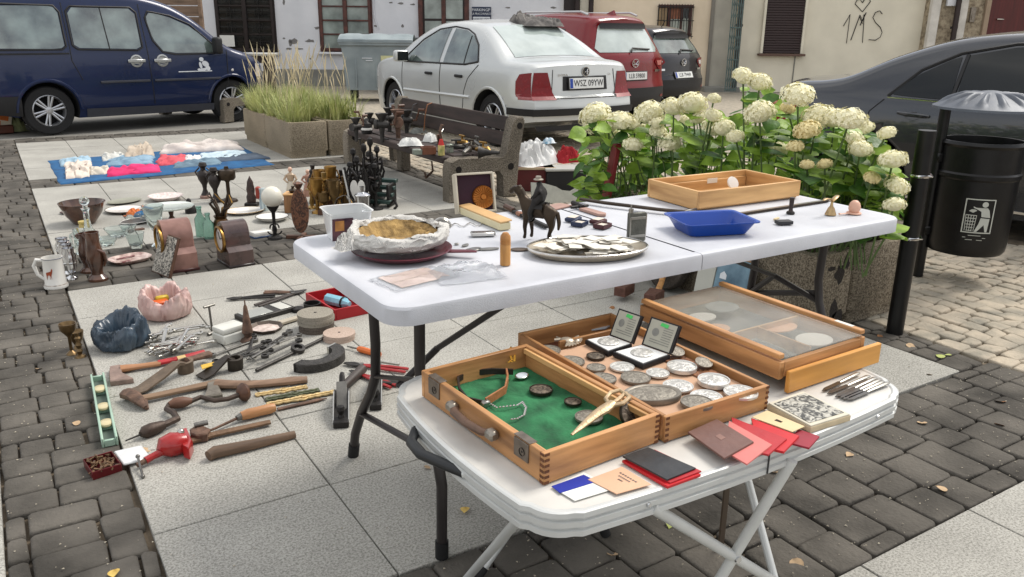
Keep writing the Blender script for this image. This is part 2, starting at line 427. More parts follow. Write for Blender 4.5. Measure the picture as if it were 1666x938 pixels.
for a,b in ((x0+.09,(x0+x1)/2-.05),((x0+x1)/2+.05,x1-.09)):
    for z0,z1 in ((.98,1.42),(1.47,1.86),(1.91,2.3)): m.add([(a,-.05,z0),(b,-.05,z0),(b,-.05,z1),(a,-.05,z1)],[(0,1,2,3)])
P('pane',m,glass_w,dr)
P('frame',M().box(x0,-.06,1.2,.1,.06,2.4,.01).box(x1,-.06,1.2,.1,.06,2.4,.01).box((x0+x1)/2,-.06,1.2,.09,.05,2.4,.01),brown_fr,dr)
m=M(); rr=random.Random(3)
for px,py,sx,sy in ((505,66,16,6),(478,66,14,9),(472,68,6,11),(516,45,10,4),(612,42,7,5),(655,42,5,5),(646,67,14,3),(636,4,8,3),(652,5,10,4),(672,7,9,3),(462,3,4,9),(488,79,14,3),(470,79,12,3),(505,95,5,3),(826,12,10,3),(900,12,10,3),(868,36,9,2),(452,84,6,9),(347,66,12,4),(462,62,4,3),(668,65,5,5),(688,38,3,9)):
    x,z=wall_xz(px,py); k=HD/FOC*1.05; n=9
    out=[(x+sx*.5*k*cos(2*PI*i/n)*rr.uniform(.5,1.15),z+sy*.5*k*sin(2*PI*i/n)*rr.uniform(.45,1.2)) for i in range(n)]
    m.add([(a,-.004,b) for a,b in out],[tuple(range(n))])
PS('peeling_patch',m,patch_m,t)
x,z=wall_xz(372,66); P('notice',M().box(x,-.09,z,.32,.012,.24),mt('white_paper',(222,222,216),.8,0,.04,20),t)
x,z=wall_xz(609,20); P('cable',M().tube([(x,-.02,2.6),(x,-.02,z-.1),(x+.08,-.02,z-.35)],.012,6),white_w,t)
# parking sign
x0,z0=wall_xz(768,36); x1,z1=wall_xz(799,11); cx,cz=(x0+x1)/2,(z0+z1)/2; w_,h_=x1-x0,z1-z0
blue_s=mt('navy_enamel',(22,34,62),.4,0,.08,10); white_p=mt('white_lettering',(214,218,222),.6,0,.04,30)
t=T('parking_sign','small navy parking notice with white lettering on white house wall','sign',cw(cx,HD-.02,cz),CRZ)
P('board',M().box(0,0,0,w_,.02,h_,.004),blue_s,t)
F=RX(PI/2)
P('lettering',M().at(TR(-w_*.08,-.012,h_*.30),F).text('PARKING',h_*.25,.001,sx=1.05).at(TR(w_*.40,-.012,h_*.30),F).text('P',h_*.28).at(TR(0,-.012,h_*.05),F).text('DLA PRACOWNIKÓW',h_*.2,.001,sx=.78),white_p,t)
P('panel',M().box(0,-.012,-h_*.28,w_*.9,.004,h_*.28),white_p,t)
P('small_print',M().at(TR(0,-.016,-h_*.28),F).text('POSTERUNKU ENERG.',h_*.15,.001,sx=.8),blue_s,t)
# plank hoarding
x0,z0=wall_xz(205,80,16.6); x1,z1=wall_xz(326,4,16.6); m=M(); plank=wood('weathered_plank',(98,80,66),(128,106,88),9,0,.8)
for i in range(11):
    z=.05+i*.2; m.box((x0+x1)/2+rnd(-.02,.02),0,z+.09,x1-x0-.04,.025,.185,.006)
t=T('plank_hoarding','weathered brown plank hoarding standing behind blue van','hoarding',cw(0,16.6),CRZ)
P('board',m,plank,t); P('post',M().box(x1,-.03,1.1,.07,.08,2.2,.01),plank,t); P('cap',M().box((x0+x1)/2-.1,-.02,2.27,x1-x0+.25,.14,.04,.01),dark_fr,t)
# tan house, passage, cream house, stone house
t=house('tan_house','tan rendered house with barred window behind the red car',hx(917),hx(1204),4.6,tan_w,18.9)
x0,_=wall_xz(917,40,18.9); x1,_=wall_xz(935,40,18.9)
P('door',M().box((x0+x1)/2,-.02,1.2,x1-x0,.06,2.4,.01),dark_fr,t)
P('pilaster',M().box((hx(942,18.9)+hx(956,18.9))/2,-.03,2.2,hx(956,18.9)-hx(942,18.9),.08,4.4,.01),cream_w,t)
x0,zb=wall_xz(1068,58,18.9); x1,zt=wall_xz(1127,8,18.9); w_=x1-x0
e=P('window',M().box((x0+x1)/2,-.012,(zb+zt)/2,w_,.03,zt-zb),glass_d,t)
P('frame',M().box(x0+.33*w_,-.04,(zb+zt)/2,.06,.05,zt-zb).box(x1-.05,-.04,(zb+zt)/2,.06,.05,zt-zb).box((x0+x1)/2,-.05,zt-.03,w_,.06,.07).box((x0+x1)/2,-.04,zb+.03,w_,.05,.06).box(x0+.68*w_,-.04,(zb+zt)/2,.05,.05,zt-zb-.1),brown_fr,e)
P('shutter',M().box(x0+.14*w_,-.05,(zb+zt)/2,.26*w_,.03,zt-zb-.06,.004),mt('old_shutter',(150,128,98),.8,0,.25,20,.3,stretch=(6,1,.3)),e)
P('curtain',M().grid(lambda u,v:(x0+w_*(.37+.56*u),-.032+.004*sin(u*60),zb+.05+(zt-zb)*(.48+.04*sin(u*28))*v),40,3),curtain_m,e)
P('blind',M().box(x0+.5*w_,-.03,zb+(zt-zb)*.72,w_*.3,.012,(zt-zb)*.34),mt('ochre_blind',(140,92,70),.8,0,.2,10),e)
m=M()
for k in range(13): m.tube([(x0+w_*k/12,-.11,zb-.05),(x0+w_*k/12,-.11,zt+.02)],.007,5)
for z in (zb,(zb+zt)/2,zt-.04): m.tube([(x0-.03,-.11,z),(x1+.03,-.11,z)],.009,5)
P('grille',m,iron_m,e)
x0,_=wall_xz(1151,140,18.9); x1,_=wall_xz(1186,140,18.9)
dr=P('door',M().box((x0+x1)/2,-.02,1.03,x1-x0,.06,2.06,.01),mt('grey_door',(168,164,152),.7,0,.12,3,.2),t)
P('frame',M().box(x0-.03,-.05,1.04,.07,.06,2.1).box((x0+x1)/2,-.05,2.12,x1-x0,.06,.07),mt('grey_door_frame',(120,116,108),.7,0,.1,5),dr)
P('doorstep',M().box((x0+x1)/2,-.2,.04,x1-x0+.3,.4,.12,.01),plinth_m,t)
x0,_=wall_xz(1180,140,18.0); x1,_=wall_xz(1197,140,18.0); m=M()
for k in range(6): m.tube([(x0+(x1-x0)*k/5,0,.05),(x0+(x1-x0)*k/5,0,2.3)],.012,6)
for z in (.08,.7,1.35,1.95,2.3): m.tube([(x0,0,z),(x1,0,z)],.014,6)
for k in range(5):
    for z in (.2,.85,1.5):
        xx=x0+(x1-x0)*(k+.5)/5; m.tube([(xx-.03,0,z),(xx+.035,0,z+.2),(xx-.03,0,z+.4)],.007,5)
t=T('iron_gate','narrow weathered green iron lattice gate standing open by grey door','gate',cw(0,18.0),CRZ)
P('lattice',m,mt('verdigris_iron',(86,104,102),.7,.2,.3,14,.2),t)
t=house('cream_house','cream rendered house with shuttered window and black graffiti',hx(1204,18.6),hx(1507,18.6),4.4,cream_w,18.6)
x0,zb=wall_xz(1237,86,18.6); x1,_=wall_xz(1302,86,18.6); zt=2.5; w_=x1-x0
e=P('window',M().box((x0+x1)/2,-.01,(zb+zt)/2,w_,.03,zt-zb),dark_fr,t)
m=M(); k=0; z=zb
while z<zt-.04: m.box((x0+x1)/2,-.045,z+.03,w_-.06,.02,.045,.006); z+=.052
P('shutter',m,mt('dark_brown_slats',(48,34,34),.5,0,.15,20),e)
P('frame',M().box(x0,-.05,(zb+zt)/2,.05,.06,zt-zb).box(x1,-.05,(zb+zt)/2,.05,.06,zt-zb),cream_w,e)
P('sill',M().box((x0+x1)/2,-.08,zb-.03,w_+.14,.14,.05,.008),mt('brown_sill',(92,70,60),.7,0,.1,9),e)
m=M()
def gpt(px,py): x,z=wall_xz(px,py,18.6); return (x,-.004,z)
for st in ([(1372,42),(1383,23),(1377,70)],[(1384,65),(1399,24),(1403,34),(1406,23)],[(1403,38),(1398,26)],[(1406,23),(1403,69)],[(1399,41),(1409,20)],[(1435,22),(1431,17),(1424,20),(1420,28),(1424,36),(1432,44),(1435,52),(1432,60),(1424,65),(1413,64)],
           [(1403,19),(1391,6),(1394,0),(1399,-2),(1403,4)],[(1403,19),(1416,2),(1414,-4),(1408,-4),(1403,4)]):
    m.tube([gpt(*p) for p in st],[rr.uniform(.013,.026) for _ in st],5,flat=.4)
P('graffiti',m,mt('black_spray_paint',(30,29,29),.7,0,.2,40),t)
m=M().tube([(hx(1300,18.6),-.012,2.7),(hx(1300,18.6)-.02,-.012,.2)],.012,6); P('cable',m,plinth_m,t)
t=house('stone_house','grey stone house with white pilasters and dark red door',hx(1507,18.4),hx(1507,18.4)+9,4.8,speck('brown_stone',(150,138,118),(112,100,84),(172,160,138),9,.9,.6,.15),18.4)
for a,b in ((1507,1522),(1553,1566)): P('pilaster',M().box((hx(a,18.4)+hx(b,18.4))/2,-.05,2.3,hx(b,18.4)-hx(a,18.4),.12,4.6,.015),mt('old_whitewash',(196,192,184),.9,0,.15,6,.5,30),t)
x0=hx(1603,18.4); x1=hx(1690,18.4)
dr=P('door',M().box((x0+x1)/2,-.02,1.1,x1-x0,.06,2.4,.01),mt('oxblood_door',(78,26,24),.45,0,.25,4,.1,stretch=(5,1,.4)),t)
P('frame',M().box(x0-.05,-.05,1.1,.1,.09,2.5,.01),mt('taupe_frame',(150,132,112),.8,0,.1,5),dr)
x,z=wall_xz(1624,31,18.4); P('handle',M().box(x,-.08,z,.15,.05,.025,.008),mt('bright_steel',(200,196,186),.25,1,.05,20),dr)
x,z=wall_xz(1581,24,18.4); P('intercom',M().box(x,-.03,z,.11,.05,.3,.008).box(x,-.06,z-.05,.05,.02,.09),mt('grey_steel',(130,122,112),.4,.7,.15,20),t)
x,z=wall_xz(1546,4,18.4); P('meter_box',M().box(x,-.05,z+.06,.2,.08,.26,.01),white_w,t)
# downpipes
for px,D,lab in ((938,18.8,'dark downpipe between white house and tan house'),(960,18.8,'dark downpipe at edge of the tan wall'),(1202,18.5,'brown downpipe between iron gate and shuttered window'),(1551,18.3,'black downpipe on stone house beside intercom')):
    x=hx(px,D); m=M().tube([(0,0,.1),(0,0,4.2)],.055,10)
    t=T('downpipe',lab,'downpipe',cw(x,D-.06),CRZ); P('pipe',m,mt('brown_pipe',(46,36,34),.5,.2,.15,9),t); PS('bracket',M().box(0,.03,1.4,.15,.04,.05,.005).box(0,.03,2.8,.15,.04,.05,.005),iron_m,t)
# ------------------------------------------------------------------ refuse containers
grey_pl=mt('grey_container_plastic',(126,138,142),.55,0,.12,3,.1,rgb2=(140,150,152))
def container(loc,rz,label,mat,s=1.0):
    t=T('waste_container',label,'waste container',loc,rz)
    w,d,h=1.22*s,.9*s,1.0*s; z0=.2*s
    vs=[(-w/2*.9,-d/2*.86,z0),(w/2*.9,-d/2*.86,z0),(w/2*.9,d/2*.86,z0),(-w/2*.9,d/2*.86,z0),(-w/2,-d/2,h),(w/2,-d/2,h),(w/2,d/2,h),(-w/2,d/2,h)]
    m=M().add(vs,[(3,2,1,0),(0,1,5,4),(1,2,6,5),(2,3,7,6),(3,0,4,7),(4,5,6,7)])
    m.box(0,0,h,w+.08*s,d+.08*s,.06*s,.015); 
    for k in (-.3,0,.3): m.box(k*w,-d/2*.93,.6*s,.03,.03,h*.7,.008)
    P('body',m,mat,t)
    ld=P('lid',M().grid(lambda u,v:((u-.5)*(w+.1*s),(v-.5)*(d+.12*s),h+.035*s+.13*s*sin(PI*min(max(v,.0),1))**.7+(.012 if abs((u*3)%1-.5)<.35 else 0)),24,10).box(0,-d/2-.03,h+.05*s,w+.1*s,.05,.07*s,.01),mat,t)
    P('label',M().box(w*.16,-d/2*.985,.72*s,.22*s,.012,.17*s),mt('cream_sticker',(196,196,150),.6,0,.1,20),t)
    P('lettering',M().box(-w*.13,-d/2*.985,.76*s,.18*s,.01,.012).box(-w*.1,-d/2*.985,.72*s,.12*s,.01,.012),white_p,t)
    for x,y in ((-1,-1),(1,-1),(1,1),(-1,1)):
        P('wheel',M().cyl((x*w*.38-.03,y*d*.34,.1*s),(x*w*.38+.03,y*d*.34,.1*s),.1*s,n=14).box(x*w*.38,y*d*.34,.17*s,.05,.05,.08),iron_m,t)
    return t
a=G(600,165); container((a.x+.35,a.y+.3,0),CRZ+.06,'large grey four-wheeled waste container with cream sticker by white wall',grey_pl,1.0)
a=G(668,150); t=container((a.x,a.y+.4,0),CRZ+.1,'black waste container half hidden behind the silver car',mt('black_container_plastic',(42,44,46),.5,0,.1,5),.92)
# dark cabinet in front of the van's nose
a=G(432,172); D=MPP((a.x,a.y,0)); hh=HT(a,432,90)
t=T('utility_cabinet','dark brown utility cabinet with white slip behind the grass planter','cabinet',a,CRZ)
P('body',M().box(0,0,hh/2,.34,.3,hh,.012),mt('dark_brown_cabinet',(44,34,32),.6,0,.25,6,.1,stretch=(4,4,.3)),t)
P('top',M().box(0,0,hh+.02,.44,.4,.04,.01),mt('old_zinc',(170,170,164),.6,.3,.1,9),t)
P('notice',M().box(.02,-.155,hh-.18,.08,.006,.13),white_p,t)
# ------------------------------------------------------------------ cars
tyre_m=mt('tyre_rubber',(28,28,29),.8,0,.15,20,.2)
alloy_m=mt('alloy_rim',(178,180,184),.3,.85,.06,10)
carglass=mt('car_glass',(14,18,18),.03,0,.35,2,0,spec=.5,ior=1.5)
carglass_l=mt('daylight_tone_rear_glass',(150,162,158),.05,0,.12,2.5,0,spec=1.0,ior=1.7,rgb2=(176,186,182))  # opaque pane; pale colour stands in for daylight seen through the car
carglass_m=mt('daylight_tone_car_glass',(64,76,74),.03,0,.45,3.5,0,spec=1.0,ior=1.7,rgb2=(96,108,104))  # opaque too; grey-green tone imitates light coming through the cabin
trim_m=mt('black_trim',(26,26,28),.55,0,.15,12,.05)
well_m=mt('wheel_well',(9,9,10),.95,0,.1,9)
lamp_red=mt('red_lamp',(112,8,14),.25,0,.12,20,0,coat=.15,spec=.3)
lamp_clear=mt('clear_lamp',(190,186,182),.12,0,.1,20,0,coat=.5)
chrome_m=mt('chrome',(205,206,208),.12,1,.04,8)
plate_w=mt('plate_white',(214,216,214),.4,0,.03,20); plate_b=mt('plate_blue',(20,60,150),.4,0,.05,20); plate_k=mt('plate_black',(16,16,18),.5,0,.05,20)
def paint(name,rgb,metal=.35,rough=.3):
    return mt(name,rgb,rough,metal,.05,1.2,0,coat=.45,spec=.35)
class Car:
    """car shell from a side outline, plan outline and a tumblehome table; x=0 is the tail, +x the nose"""
    def __init__(s,name,label,loc,rz,scale,L,top,bot,plan,tum,rear,bow,paintm,fade=1.1,corner=.09,crown=.03,group=None,front_bow=.25):
        s.L,s.top,s.bot,s.plan,s.tum,s.rear,s.bow,s.fade,s.corner,s.crown,s.fb=L,top,bot,plan,tum,rear,bow,fade,corner,crown,front_bow
        s.t=T(name,label,'car',loc,rz,group); s.t.scale=(scale,)*3; s.paint=paintm
    def zt(s,x): return smooth(s.top,x)
    def zb(s,x): return lerp(s.bot,x)
    def hw(s,x,z): return smooth(s.plan,x)*smooth(s.tum,z)
    def hwc(s,x,z):
        """half width incl. rounding into the top edge"""
        zt=s.zt(x); r=s.corner; w=s.hw(x,min(z,zt))
        if z>zt-r:
            k=min(1,(z-(zt-r))/r); w-=r*(1-math.sqrt(max(0,1-k*k)))
        return w
    def xs(s,x,y,z):
        f=max(0,1-x/s.fade)**2; w=max(.2,smooth(s.plan,max(x,.3)))
        d=f*(lerp(s.rear,z)+s.bow*abs(y/w)**2.4)
        g=max(0,1-(s.L-x)/1.0)**2
        return x+d-g*s.fb*abs(y/w)**2.2
    def body(s,wheels,wr,cut=None):
        nx=64; xs_=[s.L*(i/nx) for i in range(nx+1)]
        NS,NC,NT=16,5,7; vs=[];n=None
        for x in xs_:
            zb,zt=s.zb(x),s.zt(x); r=s.corner; ring=[]
            for i in range(NS): 
                z=zb+(zt-r-zb)*i/(NS-1); ring.append((s.hw(x,z),z))
            w1=s.hw(x,zt-r)
            for i in range(1,NC+1):
                a=PI/2*i/NC; ring.append((s.hw(x,zt-r+r*sin(a))-r*(1-cos(a)),zt-r+r*sin(a)))
            ye=ring[-1][0]
            for i in range(1,NT+1):
                q=1-i/NT; ring.append((ye*q,zt+s.crown*(1-q*q)))
            n=len(ring)
            for y,z in ring: vs.append((s.xs(x,y,z),y,z))
            for y,z in ring[:-1][::-1]: vs.append((s.xs(x,-y,z),-y,z))
        k=2*n-1; fs=[]
        for i in range(nx):
            for j in range(k):
                fs.append((i*k+j,i*k+(j+1)%k,(i+1)*k+(j+1)%k,(i+1)*k+j))
        m=M().add(vs,fs)
        for end in (0,nx):   # caps as rows across
            o=len(m.v); nb=12; x=xs_[end]; base=end*k; cv=[];row=[]
            for j in range(n-1):
                L_=vs[base+j]; 
                ids=[base+j]
                for b in range(1,nb):
                    y=L_[1]*(1-2*b/nb); cv.append((s.xs(x,y,L_[2]),y,L_[2])); ids.append(o+len(cv)-1)
                ids.append(base+k-1-j); row.append(ids)
            cf=[]
            for a,b in zip(row,row[1:]):
                for q in range(nb): cf.append((a[q],a[q+1],b[q+1],b[q]))
            tip=base+n-1; a=row[-1]
            for q in range(nb): cf.append((a[q],a[q+1],tip))
            m.v.extend([Vector(p) for p in cv]); m.f.extend(cf)
        me=m.mesh('body',s.paint,40); me.materials.append(well_m)
        o=link('body',me,s.t)
        # wheel arches cut with cylinders
        c=M()
        for wx in wheels:
            for sgn in (1,-1):
                w=s.hw(wx,wr); c.cyl((wx,sgn*(w-.22),wr),(wx,sgn*(w+.3),wr),wr*1.17,n=28)
        cme=c.mesh('cutter',well_m); co=link('cutter',cme,s.t)
        for p in cme.polygons: p.material_index=0
        md=o.modifiers.new('b','BOOLEAN'); md.object=co; md.operation='DIFFERENCE'; md.solver='EXACT'; md.material_mode='TRANSFER'
        bpy.context.view_layer.update()
        try:
            nm=bpy.data.meshes.new_from_object(o.evaluated_get(bpy.context.evaluated_depsgraph_get()))
            if len(nm.polygons)>200: o.modifiers.clear(); o.data=nm
            else: o.modifiers.clear()
        except Exception as ex: o.modifiers.clear(); print('bool',ex)
        bpy.data.objects.remove(co); s.b=o; return o
    def S(s,x,z,sg=1,e=.006):
        y=s.hwc(x,z)+e; return (s.xs(x,y,z),sg*y,z)
    def Rr(s,y,z,e=.006): return (s.xs(0,y,z)-e,y,z)
    def side(s,cols,nz=6,sides=(1,-1),e=.006):
        """cols: (x,zlow,zhigh) list"""
        m=M(); tb=[(c[0],c[1]) for c in cols]; tt=[(c[0],c[2]) for c in cols]; xs_=[]
        for a,b in zip(cols,cols[1:]):
            k=max(1,int((b[0]-a[0])/.05)); xs_+= [a[0]+(b[0]-a[0])*i/k for i in range(k)]
        xs_.append(cols[-1][0]); n=len(xs_)
        for sg in sides:
            m.add([s.S(x,lerp(tb,x)+(lerp(tt,x)-lerp(tb,x))*j/nz,sg,e) for j in range(nz+1) for x in xs_],
                  [(j*n+i,j*n+i+1,(j+1)*n+i+1,(j+1)*n+i) for j in range(nz) for i in range(n-1)])
        return m
    def sline(s,pts,r,sides=(1,-1),e=.002,n=5):
        m=M(); q=[]
        for a,b in zip(pts,pts[1:]):
            k=max(1,int(math.hypot(b[0]-a[0],b[1]-a[1])/.06)); q+=[(a[0]+(b[0]-a[0])*i/k,a[1]+(b[1]-a[1])*i/k) for i in range(k)]
        q.append(pts[-1])
        for sg in sides: m.tube([s.S(x,z,sg,e) for x,z in q],r,n)
        return m
    def rearp(s,rows,ny=14,e=.006):
        """rows: (z,y0,y1) list"""
        m=M(); ny=max(ny,2); vs=[]; zs=[]
        for a,b in zip(rows,rows[1:]):
            k=max(1,int(abs(b[0]-a[0])/.05)); zs+=[tuple(a[q]+(b[q]-a[q])*i/k for q in range(3)) for i in range(k)]
        zs.append(rows[-1]); n=ny+1
        for z,y0,y1 in zs:
            for i in range(n): vs.append(s.Rr(y0+(y1-y0)*i/ny,z,e))
        return m.add(vs,[(j*n+i,j*n+i+1,(j+1)*n+i+1,(j+1)*n+i) for j in range(len(zs)-1) for i in range(ny)])
    def topp(s,rows,ny=12,e=.006):
        """rows (x,yhalf) on the upper surface"""
        m=M(); xs_=[]
        for a,b in zip(rows,rows[1:]):
            k=max(1,int((b[0]-a[0])/.05)); xs_+=[(a[0]+(b[0]-a[0])*i/k,a[1]+(b[1]-a[1])*i/k) for i in range(k)]
        xs_.append(rows[-1]); n=ny+1; vs=[]
        for x,yh in xs_:
            zt=s.zt(x); ye=s.hw(x,zt)-s.corner
            sl=(s.zt(x+.02)-s.zt(x-.02))/.04; nn=1/math.sqrt(1+sl*sl)
            for i in range(n):
                y=-yh+2*yh*i/ny; q=min(1,abs(y)/ye); z=zt+s.crown*(1-q*q); vs.append((s.xs(x,y,z)-e*sl*nn,y,z+e*nn))
        return m.add(vs,[(j*n+i,j*n+i+1,(j+1)*n+i+1,(j+1)*n+i) for j in range(len(xs_)-1) for i in range(ny)])
    def wheel(s,wx,sg,r,w=.19,rim_r=None,spokes=5,style='twin'):
        rim_r=rim_r or r*.64; y=sg*(s.hw(wx,r)-.03)
        t=M().at(TR(wx,y,r),RX(-sg*PI/2) if sg>0 else RX(PI/2))
        t.lathe([(rim_r,-w),(r*.93,-w),(r,-w*.8),(r,-w*.15),(r*.95,0),(rim_r*1.06,.004),(rim_r,-.02),(rim_r,-w)],32)
        wo=P('wheel',t,tyre_m,s.t)
        m=M().at(TR(wx,y,r),RX(-sg*PI/2) if sg>0 else RX(PI/2))
        m.lathe([(rim_r*1.03,-.005),(rim_r*.97,.004),(rim_r*.9,-.02),(rim_r*.9,-.12)],32)
        for k in range(spokes):
            a=2*PI*k/spokes+.3
            for d in ((-.13,.13) if style=='twin' else (0,)):
                m.tube([(rim_r*.16*cos(a+d*2.2),rim_r*.16*sin(a+d*2.2),-.02),(rim_r*.95*cos(a+d),rim_r*.95*sin(a+d),-.012)],rim_r*(.075 if style=='twin' else .12),6,flat=.6)
        m.lathe([(rim_r*.24,-.03),(rim_r*.24,-.012),(rim_r*.1,-.006),(0,-.006)],14)
        P('rim',m,alloy_m,wo)
        d=M().at(TR(wx,y-sg*.1,r),RX(-sg*PI/2) if sg>0 else RX(PI/2)); d.lathe([(rim_r*.9,0),(0,0)],20); P('brake_disc',d,well_m,wo)
    def plate(s,text,y,z,w=.52,h=.114,e=.02,rotx=None):
        sl=-(lerp(s.rear,z+.05)-lerp(s.rear,z-.05))/.1
        X=TR(s.xs(0,y,z)-e,y,z)@Matrix(((0,0,-1,0),(-1,0,0,0),(0,1,0,0),(0,0,0,1)))@RX(math.atan(sl))
        o=P('number_plate',M().at(X).box(0,0,0,w,h,.012,.003),plate_w,s.t)
        P('blue_band',M().at(X).box(-w/2+.025,0,.007,.042,h-.012,.003),plate_b,o)
        P('lettering',M().at(X@TR(.025,-.002,.0075)).text(text,h*.86,.0008,sx=.86),plate_k,o)
        P('plate_holder',M().at(X).box(0,0,-.006,w+.03,h+.03,.01,.003),trim_m,o)
        return X
# ---- silver saloon
silver=paint('silver_paint',(196,199,198),.3,.3)
c=Car('silver_saloon','silver four-door saloon with dark jacket heap on its roof',(5.70,7.46,0),R_(93.3),.95,4.38,
  [(0,.955),(.05,.985),(.28,1.01),(.5,1.02),(.62,1.045),(1.0,1.25),(1.32,1.40),(1.6,1.447),(2.0,1.455),(2.45,1.41),(2.8,1.27),(3.2,1.03),(3.34,.985),(3.9,.90),(4.25,.78),(4.38,.66)],
  [(0,.36),(.35,.30),(.6,.22),(3.6,.2),(4.1,.22),(4.38,.3)],
  [(0,.735),(.12,.80),(.4,.845),(1.2,.865),(2.6,.865),(3.5,.845),(4.0,.79),(4.38,.66)],
  [(.2,.93),(.35,.985),(.55,1.0),(.75,.995),(.93,.965),(1.05,.91),(1.25,.80),(1.46,.66)],
  [(.3,.0),(.5,-.02),(.62,0),(.64,.05),(.98,.09)],.12,silver,corner=.07)
c.body((.82,3.33),.315)
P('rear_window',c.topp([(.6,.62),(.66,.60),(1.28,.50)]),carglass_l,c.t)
P('windscreen',c.topp([(2.55,.5),(3.12,.6)]),carglass,c.t)
PS('side_window',c.side([(1.14,1.0,1.02),(1.24,.97,1.16),(1.42,.955,1.285),(1.62,.95,1.345),(1.92,.945,1.37)]),carglass_m,c.t)
PS('side_window',c.side([(2.02,.945,1.37),(2.3,.94,1.335),(2.6,.935,1.2),(2.9,.93,.985)]),carglass_m,c.t)
PS('window_trim',c.sline([(1.12,.985),(1.24,1.18),(1.42,1.30),(1.62,1.36),(1.95,1.39),(2.3,1.355),(2.62,1.22),(2.98,.96)],.011),trim_m,c.t)
PS('window_trim',c.sline([(1.12,.985),(1.4,.945),(2.98,.925)],.012),trim_m,c.t)
PS('window_divider',c.sline([(1.42,.955),(1.46,1.28)],.013),trim_m,c.t)
PS('door_gap',c.sline([(1.98,.94),(1.96,.4)],.006,e=.001).at().add([],[]),trim_m,c.t)
m=c.sline([(1.1,.95),(1.3,.78),(1.38,.62),(1.42,.4)],.005,e=.001); PS('door_gap',m,trim_m,c.t)
PS('door_gap',c.sline([(3.02,.93),(3.0,.5),(2.96,.32)],.005,e=.001),trim_m,c.t)
PS('sill_trim',c.sline([(1.25,.56),(2.95,.55)],.02,e=.0),silver,c.t)
for x in (1.5,2.25):
    m=M()
    for sg in (1,-1):
        y=c.hwc(x,.8); m.box(x,sg*(y+.012),.8,.17,.03,.035,.008)
    PS('door_handle',m,trim_m,c.t)
for sg in (1,-1):
    m=c.rearp([(.63,sg*.47,sg*.75),(.9,sg*.53,sg*.70)]) ; q=c.side([(0.0,.63,.9),(.16,.63,.88),(.22,.63,.80)],sides=(sg,)); m.add(q.v,q.f)
    o=P('tail_lamp',m,lamp_red,c.t)
    m=c.rearp([(.60,sg*.46,sg*.76),(.66,sg*.47,sg*.75)],e=.009); q=c.side([(0.0,.60,.66),(.2,.60,.66)],sides=(sg,),e=.009); m.add(q.v,q.f); P('lower_lens',m,mt('pink_lens',(150,84,84),.25,0,.1,20,coat=.15),o)
m=M()
for q in (c.rearp([(.42,-.77,.77),(.50,-.77,.77)],e=.02),c.side([(0,.42,.50),(.42,.42,.50)],e=.015)): m.add(q.v,q.f)
P('bumper_strip',m,trim_m,c.t)
m=c.rearp([(.25,-.70,.70),(.31,-.72,.72)],e=.004); P('lower_apron',m,trim_m,c.t)
m=M()
q=[(-.47,.625),(-.49,.66),(-.46,.93)]; 
for sg in (1,-1): m.tube([c.Rr(sg*y,z,.001) for y,z in q],.005,5)
m.tube([c.Rr(y,.615,.001) for y in [-.46+.04*i for i in range(24)]],.006,5); P('boot_gap',m,trim_m,c.t)
P('plate_recess',c.rearp([(.695,-.34,.34),(.855,-.33,.33)],e=.004),trim_m,c.t)
c.plate('WSZ 09YW',0,.775,.52,.12,.022)
X=TR(c.xs(0,0,.905)-.008,0,.905)@Matrix(((0,0,-1,0),(-1,0,0,0),(0,1,0,0),(0,0,0,1)))
em=M().at(X).lathe([(.052,0),(.056,.008),(.048,.008),(.046,0)],24)
em.tube([(-.03,.03,.006),(-.012,-.012,.006),(0,.014,.006),(.012,-.012,.006),(.03,.03,.006)],.005,5).tube([(-.034,.005,.006),(-.018,-.036,.006),(0,-.008,.006),(.018,-.036,.006),(.034,.005,.006)],.005,5)
P('emblem',em,chrome_m,c.t); P('emblem_disc',M().at(X).lathe([(.047,.003),(0,.003)],20),mt('emblem_dark',(40,44,52),.3,.5,.05,9),c.t)
P('badge_lettering',M().at(TR(c.xs(0,.36,.86)-.01,.33,.87)@Matrix(((0,0,-1,0),(-1,0,0,0),(0,1,0,0),(0,0,0,1)))).text('BORA',.035,.002,sx=1.5).at(TR(c.xs(0,-.4,.86)-.01,-.38,.87)@Matrix(((0,0,-1,0),(-1,0,0,0),(0,1,0,0),(0,0,0,1)))).text('1.6',.035,.002),chrome_m,c.t)
for sg in (1,-1):
    y=c.hwc(2.85,.98); o=P('mirror',M().box(2.86,sg*(y+.13),1.0,.12,.2,.15,.035,seg=3).tube([(2.88,sg*y,.94),(2.87,sg*(y+.06),.97)],.025,8),silver,c.t)
    P('mirror_glass',M().box(2.797,sg*(y+.13),1.0,.006,.165,.115,.004),carglass,o)
    for wx in (.82,3.33): c.wheel(wx,sg,.315)
    PS('arch_lip',M().tube([(c.S(.82+.385*cos(a),.315+.385*sin(a),sg,.0)) for a in [PI*i/14 for i in range(15)]],.018,6).tube([(c.S(3.33+.375*cos(a),.315+.375*sin(a),sg,.0)) for a in [PI*i/14 for i in range(15)]],.018,6),silver,c.t)
bora=c
